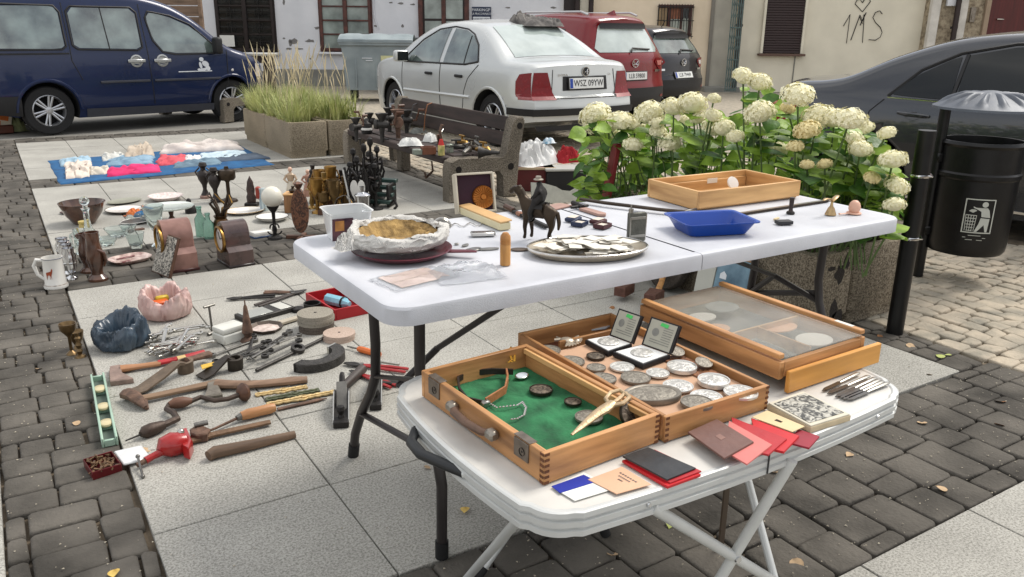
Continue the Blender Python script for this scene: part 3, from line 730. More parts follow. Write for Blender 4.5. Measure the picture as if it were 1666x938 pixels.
# jacket heap on the roof
def heap(w,d,h,seed,nu=34,nv=22,fold=.35,k=9):
    def f(u,v):
        x=(u-.5)*2;y=(v-.5)*2; r=min(1,math.hypot(x,y)); e=max(0,1-r**3)
        n1=noise.noise((x*2+seed,y*2,seed)); n2=sin(k*(x*.8+y*.5+n1*1.2)); n3=noise.noise((x*6,y*6+seed,3))
        ed=1+.18*noise.noise((math.atan2(y,x)*1.3,seed,0))
        return (x*w/2*ed,y*d/2*ed,h*e**.6*(1-fold*.6+fold*(.5*n2+.5*n1)+.12*n3)+.004)
    return M().grid(f,nu,nv)
X=c.t.matrix_basis.copy(); p=TR(5.70,7.46,0)@RZ(R_(93.3))@Vector((1.3*.95,-.2*.95,1.40*.95))
m=M()
for i,(x,y,w_,d_,h_) in enumerate(((.08,0,.5,.56,.13),(.0,-.2,.34,.30,.11),(.12,.14,.36,.36,.16))): 
    q=heap(w_,d_,h_,i*3.1); m.at(TR(x,y,0)).add(q.v,q.f)
m.at()
ONE('jacket_heap',m,mt('grey_jacket_cloth',(52,51,52),.85,0,.45,7,.5,40,rgb2=(112,108,104)),'crumpled grey and black jacket lying on silver saloon roof','jacket',p,R_(93.3),sharp=60)
# ---- red SUV and dark SUV
def suv(name,label,loc,rz,scale,pm,L,W,H,belt,text,wr,big=True):
    k=W/2
    c=Car(name,label,loc,rz,scale,L,
      [(0,H-.10),(.15,H-.06),(.6,H-.02),(1.3,H),(2.0,H-.03),(2.6,H-.16),(3.1,H-.42),(3.35,belt+.06),(3.9,belt-.04),(L-.2,belt-.18),(L,belt-.35)],
      [(0,.38),(.4,.3),(.7,.24),(3.7,.24),(L,.3)],
      [(0,k*.90),(.15,k*.95),(.5,k*.99),(1.5,k),(2.8,k),(3.6,k*.97),(L-.25,k*.88),(L,k*.72)],
      [(.24,.93),(.45,1.0),(.75,1.0),(belt-.08,.985),(belt,.96),(belt+.12,.90),(H-.2,.74),(H,.62)],
      [(.3,.06),(.42,-.01),(.66,-.01),(.7,.03),(belt-.06,.05),(belt+.02,.11),(H-.18,.33),(H-.08,.33),(H,.30)],.20,pm,fade=1.25,corner=.10,crown=.03)
    c.body((.86,.86+2.68),wr)
    zb=belt+.03; zt=H-.16
    yb=c.hw(.2,zb)*.82; yt=c.hw(.35,zt)*.78
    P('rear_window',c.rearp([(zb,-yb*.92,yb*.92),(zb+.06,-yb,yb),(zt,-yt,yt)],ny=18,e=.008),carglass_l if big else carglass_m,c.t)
    w=c.hw(.3,H-.1)
    P('roof_spoiler',c.rearp([(H-.21,-w*.84,w*.84),(H-.16,-w*.86,w*.86),(H-.125,-w*.8,w*.8)],ny=16,e=.04),trim_m,c.t)
    X=Matrix(((0,0,-1,0),(-1,0,0,0),(0,1,0,0),(0,0,0,1)))
    PS('side_window',c.side([(.62,belt+.06,belt+.12),(.85,belt+.05,H-.22),(1.5,belt+.03,H-.15),(2.2,belt,H-.17),(2.6,belt-.01,H-.27),(3.0,belt-.02,belt+.05)],nz=7),carglass,c.t)
    m=M()
    for q in (c.rearp([(.32,-k*.84,k*.84),(.62,-k*.87,k*.87)],ny=18,e=.014),c.side([(0,.32,.62),(.45,.3,.60)],e=.01)): m.add(q.v,q.f)
    P('bumper_cladding',m,trim_m,c.t)
    P('hatch_gap',M().tube([c.Rr(y,.70,.0) for y in [-.6+.05*i for i in range(25)]],.006,5),trim_m,c.t)
    for sg in (1,-1):
        m=c.rearp([(belt-.24,sg*k*.72,sg*k*.80),(belt-.12,sg*k*.55,sg*k*.87),(belt-.06,sg*k*.60,sg*k*.88)],ny=8,e=.012); q=c.side([(0,belt-.22,belt-.06),(.26,belt-.14,belt-.05),(.42,belt-.10,belt-.06)],sides=(sg,),e=.01); m.add(q.v,q.f)
        o=P('tail_lamp',m,lamp_red,c.t); P('lens',c.rearp([(belt-.17,sg*k*.66,sg*k*.80),(belt-.10,sg*k*.62,sg*k*.82)],ny=6,e=.018),lamp_clear if not big else mt('pale_red_lens',(190,120,112),.15,0,.1,20,coat=.5),o)
        P('badge_bar',c.rearp([(belt-.27,sg*k*.56,sg*k*.76),(belt-.235,sg*k*.56,sg*k*.76)],ny=5,e=.014),chrome_m,c.t)
        P('reflector',c.rearp([(.46,sg*k*.72,sg*k*.82),(.5,sg*k*.72,sg*k*.82)],ny=4,e=.02),lamp_red,c.t)
        for wx in (.86,3.54): c.wheel(wx,sg,wr,style='single')
        y=c.hwc(2.9,belt); P('mirror',M().box(2.95,sg*(y+.13),belt+.06,.13,.2,.16,.04,seg=3),pm,c.t)
        if big:
            P('roof_rail',M().tube([(.55,sg*(c.hw(.6,H)-.02),H-.01),(.7,sg*(c.hw(.7,H)-.02),H+.035),(2.0,sg*(c.hw(2,H)-.02),H+.03),(2.25,sg*(c.hw(2,H)-.02),H-.04)],.018,8),mt('satin_rail',(190,190,190),.35,.7,.05,9),c.t)
    z=belt-.13; Xe=TR(c.xs(0,0,z)-.01,0,z)@X
    em=M().at(Xe).lathe([(.062,0),(.068,.012),(.058,.012),(.055,0)],24,sx=1.12,sy=.95).tube([(-.05,.03,.008),(-.03,.012,.008),(-.012,-.012,.008),(0,-.022,.008),(.012,-.012,.008),(.03,.012,.008),(.05,.03,.008)],[.006,.008,.01,.008,.01,.008,.006],6)
    em.tube([(-.058,-.012,.006),(-.04,-.028,.006),(-.012,-.012,.006)],.006,5).tube([(.058,-.012,.006),(.04,-.028,.006),(.012,-.012,.006)],.006,5)
    P('emblem',em,chrome_m,c.t)
    c.plate(text,0,.80 if big else .70,.52,.114,.02)
    zw=zb+.03; P('wiper',M().tube([c.Rr(.05,zw-.03,.03),c.Rr(.0,zw+.03,.04),c.Rr(-.42,zw+.01,.03)],.014,6),trim_m,c.t)
    if big:
        f=M().at(TR(.62,0,H-.005)).add([(-.1,-.04,0),(-.1,.04,0),(.12,.012,0),(.12,-.012,0),(-.08,-.012,.07),(-.08,.012,.07)],[(0,1,5,4),(1,2,5),(0,4,3),(2,3,4,5),(0,3,2,1)]); P('aerial_fin',f,pm,c.t)
        P('badge_lettering',M().at(TR(c.xs(0,.48,belt-.28)-.012,.5,belt-.29)@X).text('CX-5',.07,.003),chrome_m,c.t)
    else: P('aerial',M().tube([(.5,.12,H-.02),(.42,.12,H+.1)],.008,6),trim_m,c.t)
    return c
red=paint('red_paint',(112,4,14),.0,.3); dgrey=paint('graphite_paint',(50,50,54),.5,.3)
suv('red_car','red tall estate car parked between silver saloon and dark grey car',(7.53,8.81,0),R_(97.5),.88,red,4.54,1.84,1.70,1.12,'LLB 59800',.36)
suv('dark_grey_car','dark grey small crossover car parked beyond the red car',(9.55,10.0,0),R_(101),.88,dgrey,4.28,1.765,1.54,1.05,'LLB 79449',.335,False)
# ---- blue van
blue=paint('blue_paint',(10,28,64),.1,.28)
c=Car('blue_van','dark blue passenger van with figure decal on its front door',(-.2,12.15,0),R_(12),.92,4.16,
  [(0,1.72),(.12,1.79),(.6,1.82),(1.6,1.83),(2.1,1.80),(2.5,1.70),(2.85,1.50),(3.2,1.20),(3.36,1.10),(3.7,1.00),(4.0,.88),(4.1,.78),(4.16,.62)],
  [(0,.32),(.4,.24),(.6,.2),(3.6,.2),(4.16,.26)],
  [(0,.80),(.12,.83),(.6,.855),(3.0,.855),(3.6,.83),(4.0,.74),(4.16,.62)],
  [(.2,.94),(.4,.99),(.6,1.0),(.9,.99),(1.1,.97),(1.3,.92),(1.7,.82),(1.85,.78)],
  [(.3,0),(1.0,.02),(1.8,.12)],.06,blue,fade=.6,corner=.11,crown=.03)
c.body((.75,3.316),.315)
PS('side_window',c.side([(.16,1.13,1.55),(.25,1.11,1.62),(.9,1.10,1.64),(1.0,1.11,1.62),(1.04,1.14,1.55)],nz=6),carglass_m,c.t)
PS('side_window',c.side([(1.16,1.15,1.55),(1.22,1.11,1.62),(1.95,1.09,1.62),(2.02,1.12,1.55)],nz=6),carglass_m,c.t)
PS('side_window',c.side([(2.17,1.35,1.52),(2.22,1.2,1.57),(2.32,1.06,1.56),(2.5,1.03,1.51),(2.75,1.03,1.40),(3.05,1.03,1.18),(3.16,1.035,1.07)],nz=6),carglass_m,c.t)
m=M()
for tb in ([(.14,1.12),(.24,1.09),(1.0,1.09),(1.06,1.13),(1.06,1.56),(1.0,1.64),(.25,1.65),(.14,1.58),(.14,1.12)],[(1.14,1.14),(1.2,1.09),(1.97,1.07),(2.04,1.11),(2.04,1.57),(1.97,1.635),(1.2,1.635),(1.14,1.57),(1.14,1.14)],[(2.15,1.5),(2.2,1.2),(2.31,1.045),(2.5,1.01),(3.2,1.02),(2.77,1.42),(2.5,1.535),(2.2,1.59),(2.15,1.5)]):
    q=c.sline(tb,.013); m.add(q.v,q.f)
PS('window_seal',m,trim_m,c.t)
PS('window_divider',c.sline([(1.60,1.09),(1.57,1.62)],.010),trim_m,c.t)
PS('door_gap',c.sline([(2.09,1.68),(2.1,1.1),(2.12,.34)],.006,e=.001),trim_m,c.t)
PS('door_gap',c.sline([(1.1,1.68),(1.1,.95),(1.2,.7)],.006,e=.001),trim_m,c.t); PS('door_gap',c.sline([(3.27,1.06),(3.25,.6),(3.14,.4)],.006,e=.001),trim_m,c.t)
PS('slide_rail',c.sline([(.0,1.04),(1.08,1.04)],.012,e=.001),trim_m,c.t)
PS('rubbing_strip',c.sline([(1.42,.66),(2.08,.66)],.018,e=.004),mt('grey_trim',(52,54,62),.6,0,.1,12),c.t); PS('rubbing_strip',c.sline([(2.15,.66),(3.16,.66)],.018,e=.004),mt('grey_trim',(52,54,62)),c.t)
PS('sill',c.side([(1.2,.2,.32),(3.0,.2,.30)],nz=2,e=.012),mt('grey_trim',(52,54,62)),c.t)
PS('rear_bumper',c.side([(.0,.3,.52),(.42,.26,.52)],nz=3,e=.012),trim_m,c.t); PS('front_bumper',c.side([(3.68,.24,.5),(4.12,.3,.56)],nz=3,e=.012),trim_m,c.t)
for sg in (1,-1):
    for x in (1.93,2.29):
        y=c.hwc(x,.93)
        m=M().at(TR(x,sg*y,.93),RX(sg*-PI/2)).lathe([(.085,0),(.085,.012),(.066,.014),(.055,.002),(0,.002)],20).at().box(x,sg*(y+.02),.93,.24,.02,.045,.008)
        PS('door_handle',m,mt('silver_trim',(178,180,180),.3,.7,.05,9),c.t)
    y=c.hwc(3.0,1.1); P('mirror',M().box(3.08,sg*(y+.12),1.13,.11,.17,.24,.04,seg=3),trim_m,c.t)
    for wx in (.75,3.316): c.wheel(wx,sg,.315,spokes=6)
    PS('arch_lip',M().tube([(c.S(.75+.395*cos(a),.315+.395*sin(a),sg,.0)) for a in [PI*i/14 for i in range(15)]],.022,6).tube([(c.S(3.316+.385*cos(a),.315+.385*sin(a),sg,.0)) for a in [PI*i/14 for i in range(15)]],.022,6),blue,c.t)
    P('indicator',M().at(TR(3.33,sg*(c.hwc(3.33,.77)),.77)).sph((0,0,0),(.022,.012,.02),10,6),lamp_clear,c.t)
    P('headlamp',c.side([(3.86,.66,.86),(4.06,.66,.84)],nz=3,sides=(sg,)),lamp_clear,c.t)
# decal on the door: kneeling figure over a ground line
def dec(x,z): return c.S(x,z,-1,.007)
def blob(m,cx,cz,rx,rz,n=14,rot=0):
    out=[]
    for i in range(n):
        a=2*PI*i/n; dx,dz=rx*cos(a),rz*sin(a); out.append(dec(cx+dx*cos(rot)-dz*sin(rot),cz+dx*sin(rot)+dz*cos(rot)))
    m.add(out,[tuple(range(n))])
m=M(); blob(m,2.86,.935,.035,.03); blob(m,2.915,.87,.055,.04,rot=-.5); blob(m,2.84,.85,.022,.05,rot=.2); blob(m,2.875,.79,.06,.02,rot=.2); blob(m,2.945,.81,.04,.032,rot=-.7); blob(m,2.815,.79,.03,.018)
for i in range(12): 
    x=2.5+.042*i; m.add([dec(x,.762),dec(x+.042,.762),dec(x+.042,.774),dec(x,.774)],[(0,1,2,3)])
P('door_decal',m,white_p,c.t)
P('roof_rail',M().tube([(1.2,-.62,1.83),(1.3,-.62,1.88),(2.1,-.6,1.86),(2.3,-.58,1.78)],.016,6),mt('satin_rail',(190,190,190)),c.t)
van=c
# ---- graphite saloon at the edge
gr=mt('slate_paint',(58,60,64),.22,.55,.05,1.2,0,coat=.8,spec=.5)
c=Car('graphite_saloon','graphite grey saloon car parked behind the litter bin',(5.96,4.80,0),R_(-75),.90,4.75,
  [(0,.97),(.05,1.02),(.25,1.055),(.5,1.075),(.72,1.12),(1.1,1.29),(1.5,1.42),(2.0,1.475),(2.5,1.48),(3.0,1.41),(3.35,1.2),(3.6,1.04),(4.2,.93),(4.6,.78),(4.75,.6)],
  [(0,.34),(.35,.24),(.6,.15),(3.9,.14),(4.75,.22)],
  [(0,.76),(.12,.83),(.45,.885),(1.3,.91),(3.0,.91),(3.9,.88),(4.5,.78),(4.75,.62)],
  [(.2,.93),(.38,.985),(.55,1.0),(.8,.995),(.96,.965),(1.06,.92),(1.3,.80),(1.5,.68)],
  [(.3,0),(.6,-.02),(.98,.06)],.13,gr,corner=.08)
c.body((.95,3.7),.33)
P('rear_window',c.topp([(.74,.62),(1.45,.52)]),carglass,c.t)
PS('side_window',c.side([(1.14,1.0,1.03),(1.3,.99,1.16),(1.5,.985,1.275),(1.56,.985,1.295)]),carglass,c.t)
PS('side_window',c.side([(1.60,.985,1.305),(1.9,.98,1.37),(2.3,.97,1.40),(2.42,.97,1.40)]),carglass,c.t); PS('side_window',c.side([(2.5,.97,1.4),(2.9,.96,1.33),(3.2,.955,1.16),(3.42,.95,.99)]),carglass,c.t)
PS('window_trim',c.sline([(1.1,.985),(1.3,1.19),(1.55,1.32),(1.9,1.395),(2.4,1.425),(2.9,1.36),(3.22,1.18)],.012),trim_m,c.t)
PS('chrome_strip',c.sline([(1.1,.975),(1.5,.965),(2.4,.955),(3.4,.94)],.007),chrome_m,c.t)
PS('window_divider',c.sline([(1.57,.985),(1.6,1.31)],.018),trim_m,c.t)
PS('door_gap',c.sline([(1.08,.96),(.98,.86),(.96,.72),(1.1,.6)],.005,e=.001),trim_m,c.t); PS('door_gap',c.sline([(2.46,.95),(2.45,.3)],.005,e=.001),trim_m,c.t)
PS('sill_strip',c.sline([(1.35,.21),(3.3,.19)],.015,e=.006),chrome_m,c.t)
for sg in (1,-1):
    for x in (1.32,2.32):
        y=c.hwc(x,.86)
        PS('door_handle',M().tube([(x-.11,sg*(y+.015),.865),(x-.05,sg*(y+.042),.863),(x+.06,sg*(y+.042),.857),(x+.12,sg*(y+.012),.852)],[.012,.017,.017,.012],8).at(TR(x,sg*(y-.004),.845),RX(sg*-PI/2)).lathe([(.05,.004),(.045,.01),(0,-.004)],16,sx=1.2,sy=.7),gr,c.t)
    m=c.rearp([(.66,sg*.42,sg*.74),(.9,sg*.5,sg*.74)]); q=c.side([(0,.66,.9),(.3,.7,.86)],sides=(sg,)); m.add(q.v,q.f); P('tail_lamp',m,lamp_red,c.t)
    for wx in (.95,3.7): c.wheel(wx,sg,.33)
# ------------------------------------------------------------------ planters and plants
conc_m=speck('washed_concrete',(122,112,96),(70,62,52),(160,150,132),120,.95,1.0,.25)
conc_l=speck('pale_concrete',(146,134,114),(104,94,78),(176,164,142),140,.95,.7,.12)
soil_m=mt('soil',(46,38,30),.95,0,.35,30,.8,60)
def planter(u0,u1,v0,v1,h,mat,label,group):
    t=T('concrete_planter',label,'planter',((u0+u1)/2,(v0+v1)/2,0),0,group)
    w,d=u1-u0-.012,v1-v0-.012; a=.055
    o=rrect(w,d,.03,3); i=rrect(w-2*a,d-2*a,.02,3); n=len(o); b=[(x*.96,y*.98) for x,y in o]; top=[(x*.985,y*.99) for x,y in o]
    vs=[(x*.97,y*.98,0) for x,y in b]+[(x*.975,y*.985,.05) for x,y in b]+[(x,y,.07) for x,y in o]+[(x,y,h-.025) for x,y in o]+[(x,y,h) for x,y in top]+[(x,y,h) for x,y in i]+[(x,y,h-.14) for x,y in i]
    fs=[(k*n+j,k*n+(j+1)%n,(k+1)*n+(j+1)%n,(k+1)*n+j) for k in range(6) for j in range(n)]
    P('trough',M().add(vs,fs),mat,t)
    P('soil',M().grid(lambda u,v:((u-.5)*(w-2*a),(v-.5)*(d-2*a),h-.07+.015*noise.noise((u*5,v*5,u0))),8,12),soil_m,t)
    return t
hg=HT((2.575,8.37),471,200)
k=0
GL=['pale concrete planter block at the outer corner, nearest the bench side of slabs','pale concrete planter block at the van end of grass bed','pale concrete planter block beside the bench, front of grass bed','pale concrete planter block at the back of grass bed by the cars']
for u0,u1 in ((2.56,2.985),(2.985,3.41)):
    for v0,v1 in ((8.36,9.25),(9.25,10.14)):
        planter(u0,u1,v0,v1,hg,conc_l,GL[k],'planter blocks of the grass bed'); k+=1
# ornamental grass
m=M(); rg=random.Random(5)
def blade(m,b,dx,dy,h,w,bend):
    pts=[]
    for i in range(4):
        t=i/3; pts.append(Vector((b[0]+dx*bend*t*t,b[1]+dy*bend*t*t,b[2]+h*(t-.25*bend/max(h,.1)*t*t))))
    s_=Vector((-dy,dx,0))*w
    vs=[]
    for i,p in enumerate(pts): 
        q=1-(i/3)**2*.93; vs+=[p-s_*q,p+s_*q]
    m.add(vs,[(2*i,2*i+1,2*i+3,2*i+2) for i in range(3)])
clump=[(2.62+rg.random()*.74,8.45+rg.random()*1.6) for _ in range(46)]
for _ in range(4200):
    c=rg.choice(clump); a=rg.random()*2*PI; r=abs(rg.gauss(0,.045))
    x=min(3.39,max(2.6,c[0]+r*cos(a))); y=min(10.1,max(8.42,c[1]+r*sin(a)))
    blade(m,(x,y,hg-.07),cos(a),sin(a),rg.uniform(.2,.42),rg.uniform(.0025,.005),rg.uniform(.03,.24))
gm=mt('grass_blade',(138,156,84),.6,0,.3,6,0,rgb2=(182,184,122)); o=P('ornamental_grass',m,gm,recalc=False); o['kind']='stuff'; o['label']='pale green ornamental grass growing in the planter blocks'
m=M()
for _ in range(100):
    c=rg.choice(clump); a=rg.random()*2*PI; b=(c[0]+rg.gauss(0,.05),c[1]+rg.gauss(0,.05),hg-.07); b=(min(3.4,max(2.6,b[0])),min(10.1,max(8.42,b[1])),b[2])
    h=rg.uniform(.5,.86); l=rg.uniform(.05,.22); dx,dy=cos(a)*l,sin(a)*l
    p=[(b[0]+dx*t*t,b[1]+dy*t*t,b[2]+h*t) for t in (0,.35,.7,1)]
    m.tube(p,[.0022,.002,.0017,.001],4); m.tube([p[2],[p[2][i]*.5+p[3][i]*.5 for i in range(3)],p[3]],[.002,.006,.001],5)
o=P('seed_stalks',m,mt('straw_stalk',(196,182,148),.8,0,.2,9)); o['kind']='stuff'; o['label']='tall straw-coloured seed stalks standing above the grass'
# hydrangea bed
hb=HT((3.29,2.22),1388,404)
HL=['rough concrete planter with dark stain beside the black post','rough concrete planter behind the stained one, against the litter bin','rough concrete planter with axes leaning on it','rough concrete planter in the middle of hydrangea bed, car side','rough concrete planter at the far end of hydrangea bed by the red plank','rough concrete planter at the far end of hydrangea bed, car side']
k=0
for v0,v1 in ((2.22,3.12),(3.12,4.02)):
    for u0,u1 in ((2.985,3.285),(3.285,3.70)):
        t=planter(u0,u1,v0,v1,hb,conc_m,HL[k],'planters of the hydrangea bed')
        if k==0:
            m=M(); rr=random.Random(9)
            for (cx,cz,rx,rz_) in ((.04,hb-.10,.04,.05),(-.02,hb-.07,.03,.015),(.08,hb-.05,.025,.04),(.03,.1,.03,.06),(.07,.05,.05,.05)):
                n=12; m.add([(cx+rx*cos(2*PI*i/n)*rr.uniform(.6,1.2),-.4445,cz+rz_*sin(2*PI*i/n)*rr.uniform(.6,1.2)) for i in range(n)],[tuple(range(n))])
            PS('tar_stain',m,mt('tar_stain',(34,28,24),.8,0,.3,40,.5),t)
        k+=1
def leafmat(name,c1,c2):
    m=mt(name,c1,.42,0,.35,9,.3,40,rgb2=c2,spec=.4); N=m.node_tree.nodes; L=m.node_tree.links; b=N['Principled BSDF']; o=N['Material Output']
    tr=N.new('ShaderNodeBsdfTranslucent'); src=b.inputs['Base Color'].links[0].from_socket; L.new(src,tr.inputs['Color']); mx=N.new('ShaderNodeMixShader'); mx.inputs[0].default_value=.35; L.new(b.outputs[0],mx.inputs[1]); L.new(tr.outputs[0],mx.inputs[2]); L.new(mx.outputs[0],o.inputs['Surface']); return m
leaf_ms=[leafmat('hydrangea_leaf',(104,140,40),(148,178,72)),leafmat('hydrangea_leaf_dark',(52,92,34),(84,124,50))]
petal=mt('hydrangea_petal',(232,226,184),.75,0,.10,30,0,rgb2=(240,236,206)); petal_o=mt('faded_petal',(222,206,146),.8,0,.2,30,0,rgb2=(232,218,170))
stem_m=mt('green_stem',(84,104,58),.7,0,.2,20)
def floret_head(seed,n=170):
    r=random.Random(seed); m=M()
    for i in range(n):
        z=1-1.55*(i+.5)/n; ph=i*2.39996+r.uniform(-.2,.2); rr=math.sqrt(max(0,1-z*z)); d=Vector((rr*cos(ph),rr*sin(ph),z)); 
        rad=r.uniform(.88,1.06)*(1+.10*noise.noise(tuple(d*2.2+Vector((seed,0,0)))))
        p=Vector((d.x*rad,d.y*rad,d.z*rad*.78)); nrm=(d+Vector((r.uniform(-.4,.4),r.uniform(-.4,.4),r.uniform(-.2,.4)))).normalized()
        a=nrm.orthogonal().normalized(); b=nrm.cross(a); t=r.random()*PI; s=r.uniform(.15,.20)
        for q in range(4):
            an=t+q*PI/2; e=a*cos(an)+b*sin(an); f=a*cos(an+.62)+b*sin(an+.62); g=a*cos(an-.62)+b*sin(an-.62)
            m.add([p,p+g*s*.62+nrm*s*.12,p+e*s+nrm*s*.04,p+f*s*.62+nrm*s*.12],[(0,1,2,3)])
    m.sph((0,0,-.02),(.82,.82,.66),10,7)
    return m
HEADS=[floret_head(i).mesh('flower_head',petal if i<3 else petal_o,60,False) for i in range(5)]
FL=[(967,186,24),(972,203,20),(1009,197,20),(1032,204,17),(1057,184,23),(1071,214,15),(1068,199,13),(1090,231,19),(1096,174,19),(1127,168,21),(1137,192,15),(1160,188,13),(1163,206,21),(1177,208,17),(1009,222,15),(1030,235,15),(1209,124,17),(1236,134,18),(1236,183,23),(1162,160,11),(1196,222,13),(1298,154,24),(1332,190,24),(1313,212,21),(1383,194,25),(1407,208,14),(1443,216,15),(1453,260,21),(1400,243,19),(1419,289,13),(1444,286,15),(1459,302,19),(1455,333,17),(1426,341,17),(1342,267,13),(1267,243,15),(1294,238,13),(1249,180,13),(1390,226,17),(1358,193,21),(1313,268,11),(1281,176,13),(990,205,16),(1120,196,14),(1045,214,13),(985,192,16),(1215,196,12)]
BU=[(930,1022,'bush with white mophead blooms at the far end beside red plank'),(1022,1110,'bush with a cluster of creamy blooms behind silver saloon bumper'),(1110,1190,'bush with creamy blooms directly behind the wooden tray'),(1190,1275,'tallest bush, carrying two high blooms and a pink rose'),(1275,1370,'bush with large yellowing blooms in front of graphite saloon'),(1370,1520,'bush with scattered small blooms beside the black post')]
ENV=[(930,215),(965,185),(1060,178),(1130,165),(1190,175),(1212,130),(1240,140),(1270,180),(1300,160),(1380,190),(1440,222),(1480,280),(1520,330)]
rh=random.Random(21)
def leafmesh(m,p,nrm,dirv,L_):
    dirv=(dirv-nrm*dirv.dot(nrm)).normalized(); sd=nrm.cross(dirv)
    prof=[(0,.02),(.06,.26),(.22,.40),(.42,.42),(.65,.30),(.85,.13),(1,.0)]; cu=.22+.25*noise.noise((p.x*31,p.y*31,p.z*31)); ed=.06+.16*noise.noise((p.x*17,p.y*23,p.z*19))
    vs=[];fs=[]
    for t,w in prof:
        c=p+dirv*(t*L_)-nrm*(L_*cu*t*t); vs+=[c-sd*w*L_+nrm*ed*L_,c-nrm*.03*L_*w,c+sd*w*L_+nrm*ed*.8*L_]
    for i in range(len(prof)-1):
        o=3*i; fs+=[(o,o+1,o+4,o+3),(o+1,o+2,o+5,o+4)]
    m.add(vs,fs)
for bi,(xa,xb,lab) in enumerate(BU):
    base=RU((xa+xb)/2 if bi<5 else 1440,330,3.3); bv=min(3.8,max(2.45,base.y))
    t=T('hydrangea_bush','hydrangea '+lab,'hydrangea',(3.3,bv,hb-.07),0,'hydrangeas in the concrete planters'); org=Vector((3.3,bv,hb-.07))
    ms=[M(),M()]; st=M()
    for (px,py,r) in [f for f in FL if xa<=f[0]<xb]:
        p=RU(px,py,3.03+rh.uniform(-.12,.2)); p=RV(px,py,3.9+rh.uniform(-.3,.1)) if p.y>4.0 else p; p-=org; s=r*MPP(p+org)*rh.uniform(.96,1.12)
        o=link('flower_head',HEADS[rh.randrange(3) if px<1275 or rh.random()<.45 else 3+rh.randrange(2)],t); o.location=p; o.scale=(s,s,s*rh.uniform(.82,1.0)); o.rotation_euler=(rh.uniform(-.35,.35),rh.uniform(-.35,.35),rh.random()*6)
        b=Vector((p.x*.5+rh.uniform(-.12,.12),p.y*.55+rh.uniform(-.12,.12),0)); st.tube([b,b*.5+p*.5+Vector((rh.uniform(-.03,.03),rh.uniform(-.03,.03),.03)),p],.0045,5)
        for q in range(3):
            a=rh.random()*6.3; tt=rh.uniform(.55,.92); c=b*(1-tt)+p*tt; d=Vector((cos(a),sin(a),rh.uniform(-.1,.4))); leafmesh(ms[rh.random()<.35],c,Vector((d.x*-.3,d.y*-.3-.2,1)).normalized(),d,rh.uniform(.09,.15))
    nl=int((xb-xa)*1.75)
    for _ in range(nl):
        px=rh.uniform(max(xa,945),min(xb,1450)); top=lerp(ENV,px); py=top+8+(355-top)*rh.random()**.8; u=3.36+rh.uniform(-.27,.3); p=RU(px,py,u); p=RV(px,py,4.0-rh.uniform(0,.5)) if p.y>4.05 else p
        if p.z<hb-.03: continue
        a=rh.random()*6.3; tilt=Vector((rh.uniform(-.7,.35),rh.uniform(-.8,.2),rh.uniform(.35,1))).normalized()
        leafmesh(ms[rh.random()<.3],p-org,tilt,Vector((cos(a),sin(a),rh.uniform(-.5,.2))),rh.uniform(.06,.12))
        if rh.random()<.25: st.tube([((p-org).x*.7,(p-org).y*.8,0),(p-org)*.6+Vector((0,0,.04)),p-org],.003,4)
    P('foliage',ms[0],leaf_ms[0],t,recalc=False,sharp=60); P('foliage',ms[1],leaf_ms[1],t,recalc=False,sharp=60,label='darker older leaves'); P('stems',st,stem_m,t)
    if bi==3:
        p=RU(1257,164,3.2)-org; P('rose_bloom',M().at(TR(*p)).sph((0,0,0),(.022,.022,.018),10,6).sph((.01,-.008,.008),(.014,.014,.014),8,5),mt('rose_petal',(214,88,80),.6,0,.25,40,rgb2=(232,170,160)),t)
# red plank leaning at the end of the bed
a_=RU(985,328,2.90); tp=RU(1004,232,2.95); b=a_-(tp-a_)*(a_.z/(tp.z-a_.z))
X=(Vector(tp)-b); m=M().box(0,0,X.length/2,.085,.03,X.length,.006).box(.0,-.018,X.length/2,.02,.012,X.length*.98,.003)
o=ONE('plank',m,mt('red_painted_wood',(118,28,30),.5,0,.18,7,.15),'dark red painted plank leaning upright against hydrangea bed','plank',b); o.rotation_euler=X.to_track_quat('Z','Y').to_euler()
# ------------------------------------------------------------------ benches
bw=wood('dark_bench_wood',(40,33,30),(64,52,48),12,1,.7); bconc=speck('bench_concrete',(116,108,96),(68,62,54),(150,142,128),130,.95,.9,.3)
bolt_m=mt('rusty_bolt',(26,22,20),.7,.3,.2,30)
def bench(name,label,loc,rz,L_=2.16,d=.62,hs=.35,hb_=.64):
    t=T(name,label,'bench',loc,rz)   # local: seat faces -x, length along y
    prof=[(0,0),(.14,0),(.15,.17),(.19,.215),(d-.16,.215),(d-.125,.17),(d-.12,0),(d,0),(d+.03,hs),(d+.075,hb_-.03),(d+.055,hb_),(d+.0,hb_),(d-.035,hb_-.03),(d-.09,hs+.02),(d-.13,hs-.02),(.07,hs-.005),(.015,hs-.03),(0,hs-.09)]
    for y in (0,L_):
        m=M().at(TR(0,y,0),RX(PI/2)).prism(prof,-.06,.06,.012); f=P('end_frame',m,bconc,t)
        P('bolt_hole',M().cyl((.08,y-.064,hs-.09),(.08,y+.064,hs-.09),.026,n=12),bolt_m,f); P('bolt_hole',M().cyl((d-.06,y-.064,hs-.10),(d-.06,y+.064,hs-.10),.028,n=12),bolt_m,f); P('bolt_hole',M().cyl((d+.02,y-.064,hb_-.07),(d+.02,y+.064,hb_-.07),.026,n=12),bolt_m,f)
    P('seat_slat',M().box(.05,L_/2,hs-.03,.09,L_-.13,.055,.008),bw,t)
    P('seat_slat',M().box(.19,L_/2,hs-.02,.16,L_-.13,.045,.006),bw,t); P('seat_slat',M().box(.37,L_/2,hs-.02,.16,L_-.13,.045,.006),bw,t)
    for z in (hs+.10,hs+.225): P('back_slat',M().at(TR(d-.035+(z-hs)*.12,L_/2,z),RY(R_(9))).box(0,0,0,.035,L_-.13,.115,.006),bw,t)
    return t
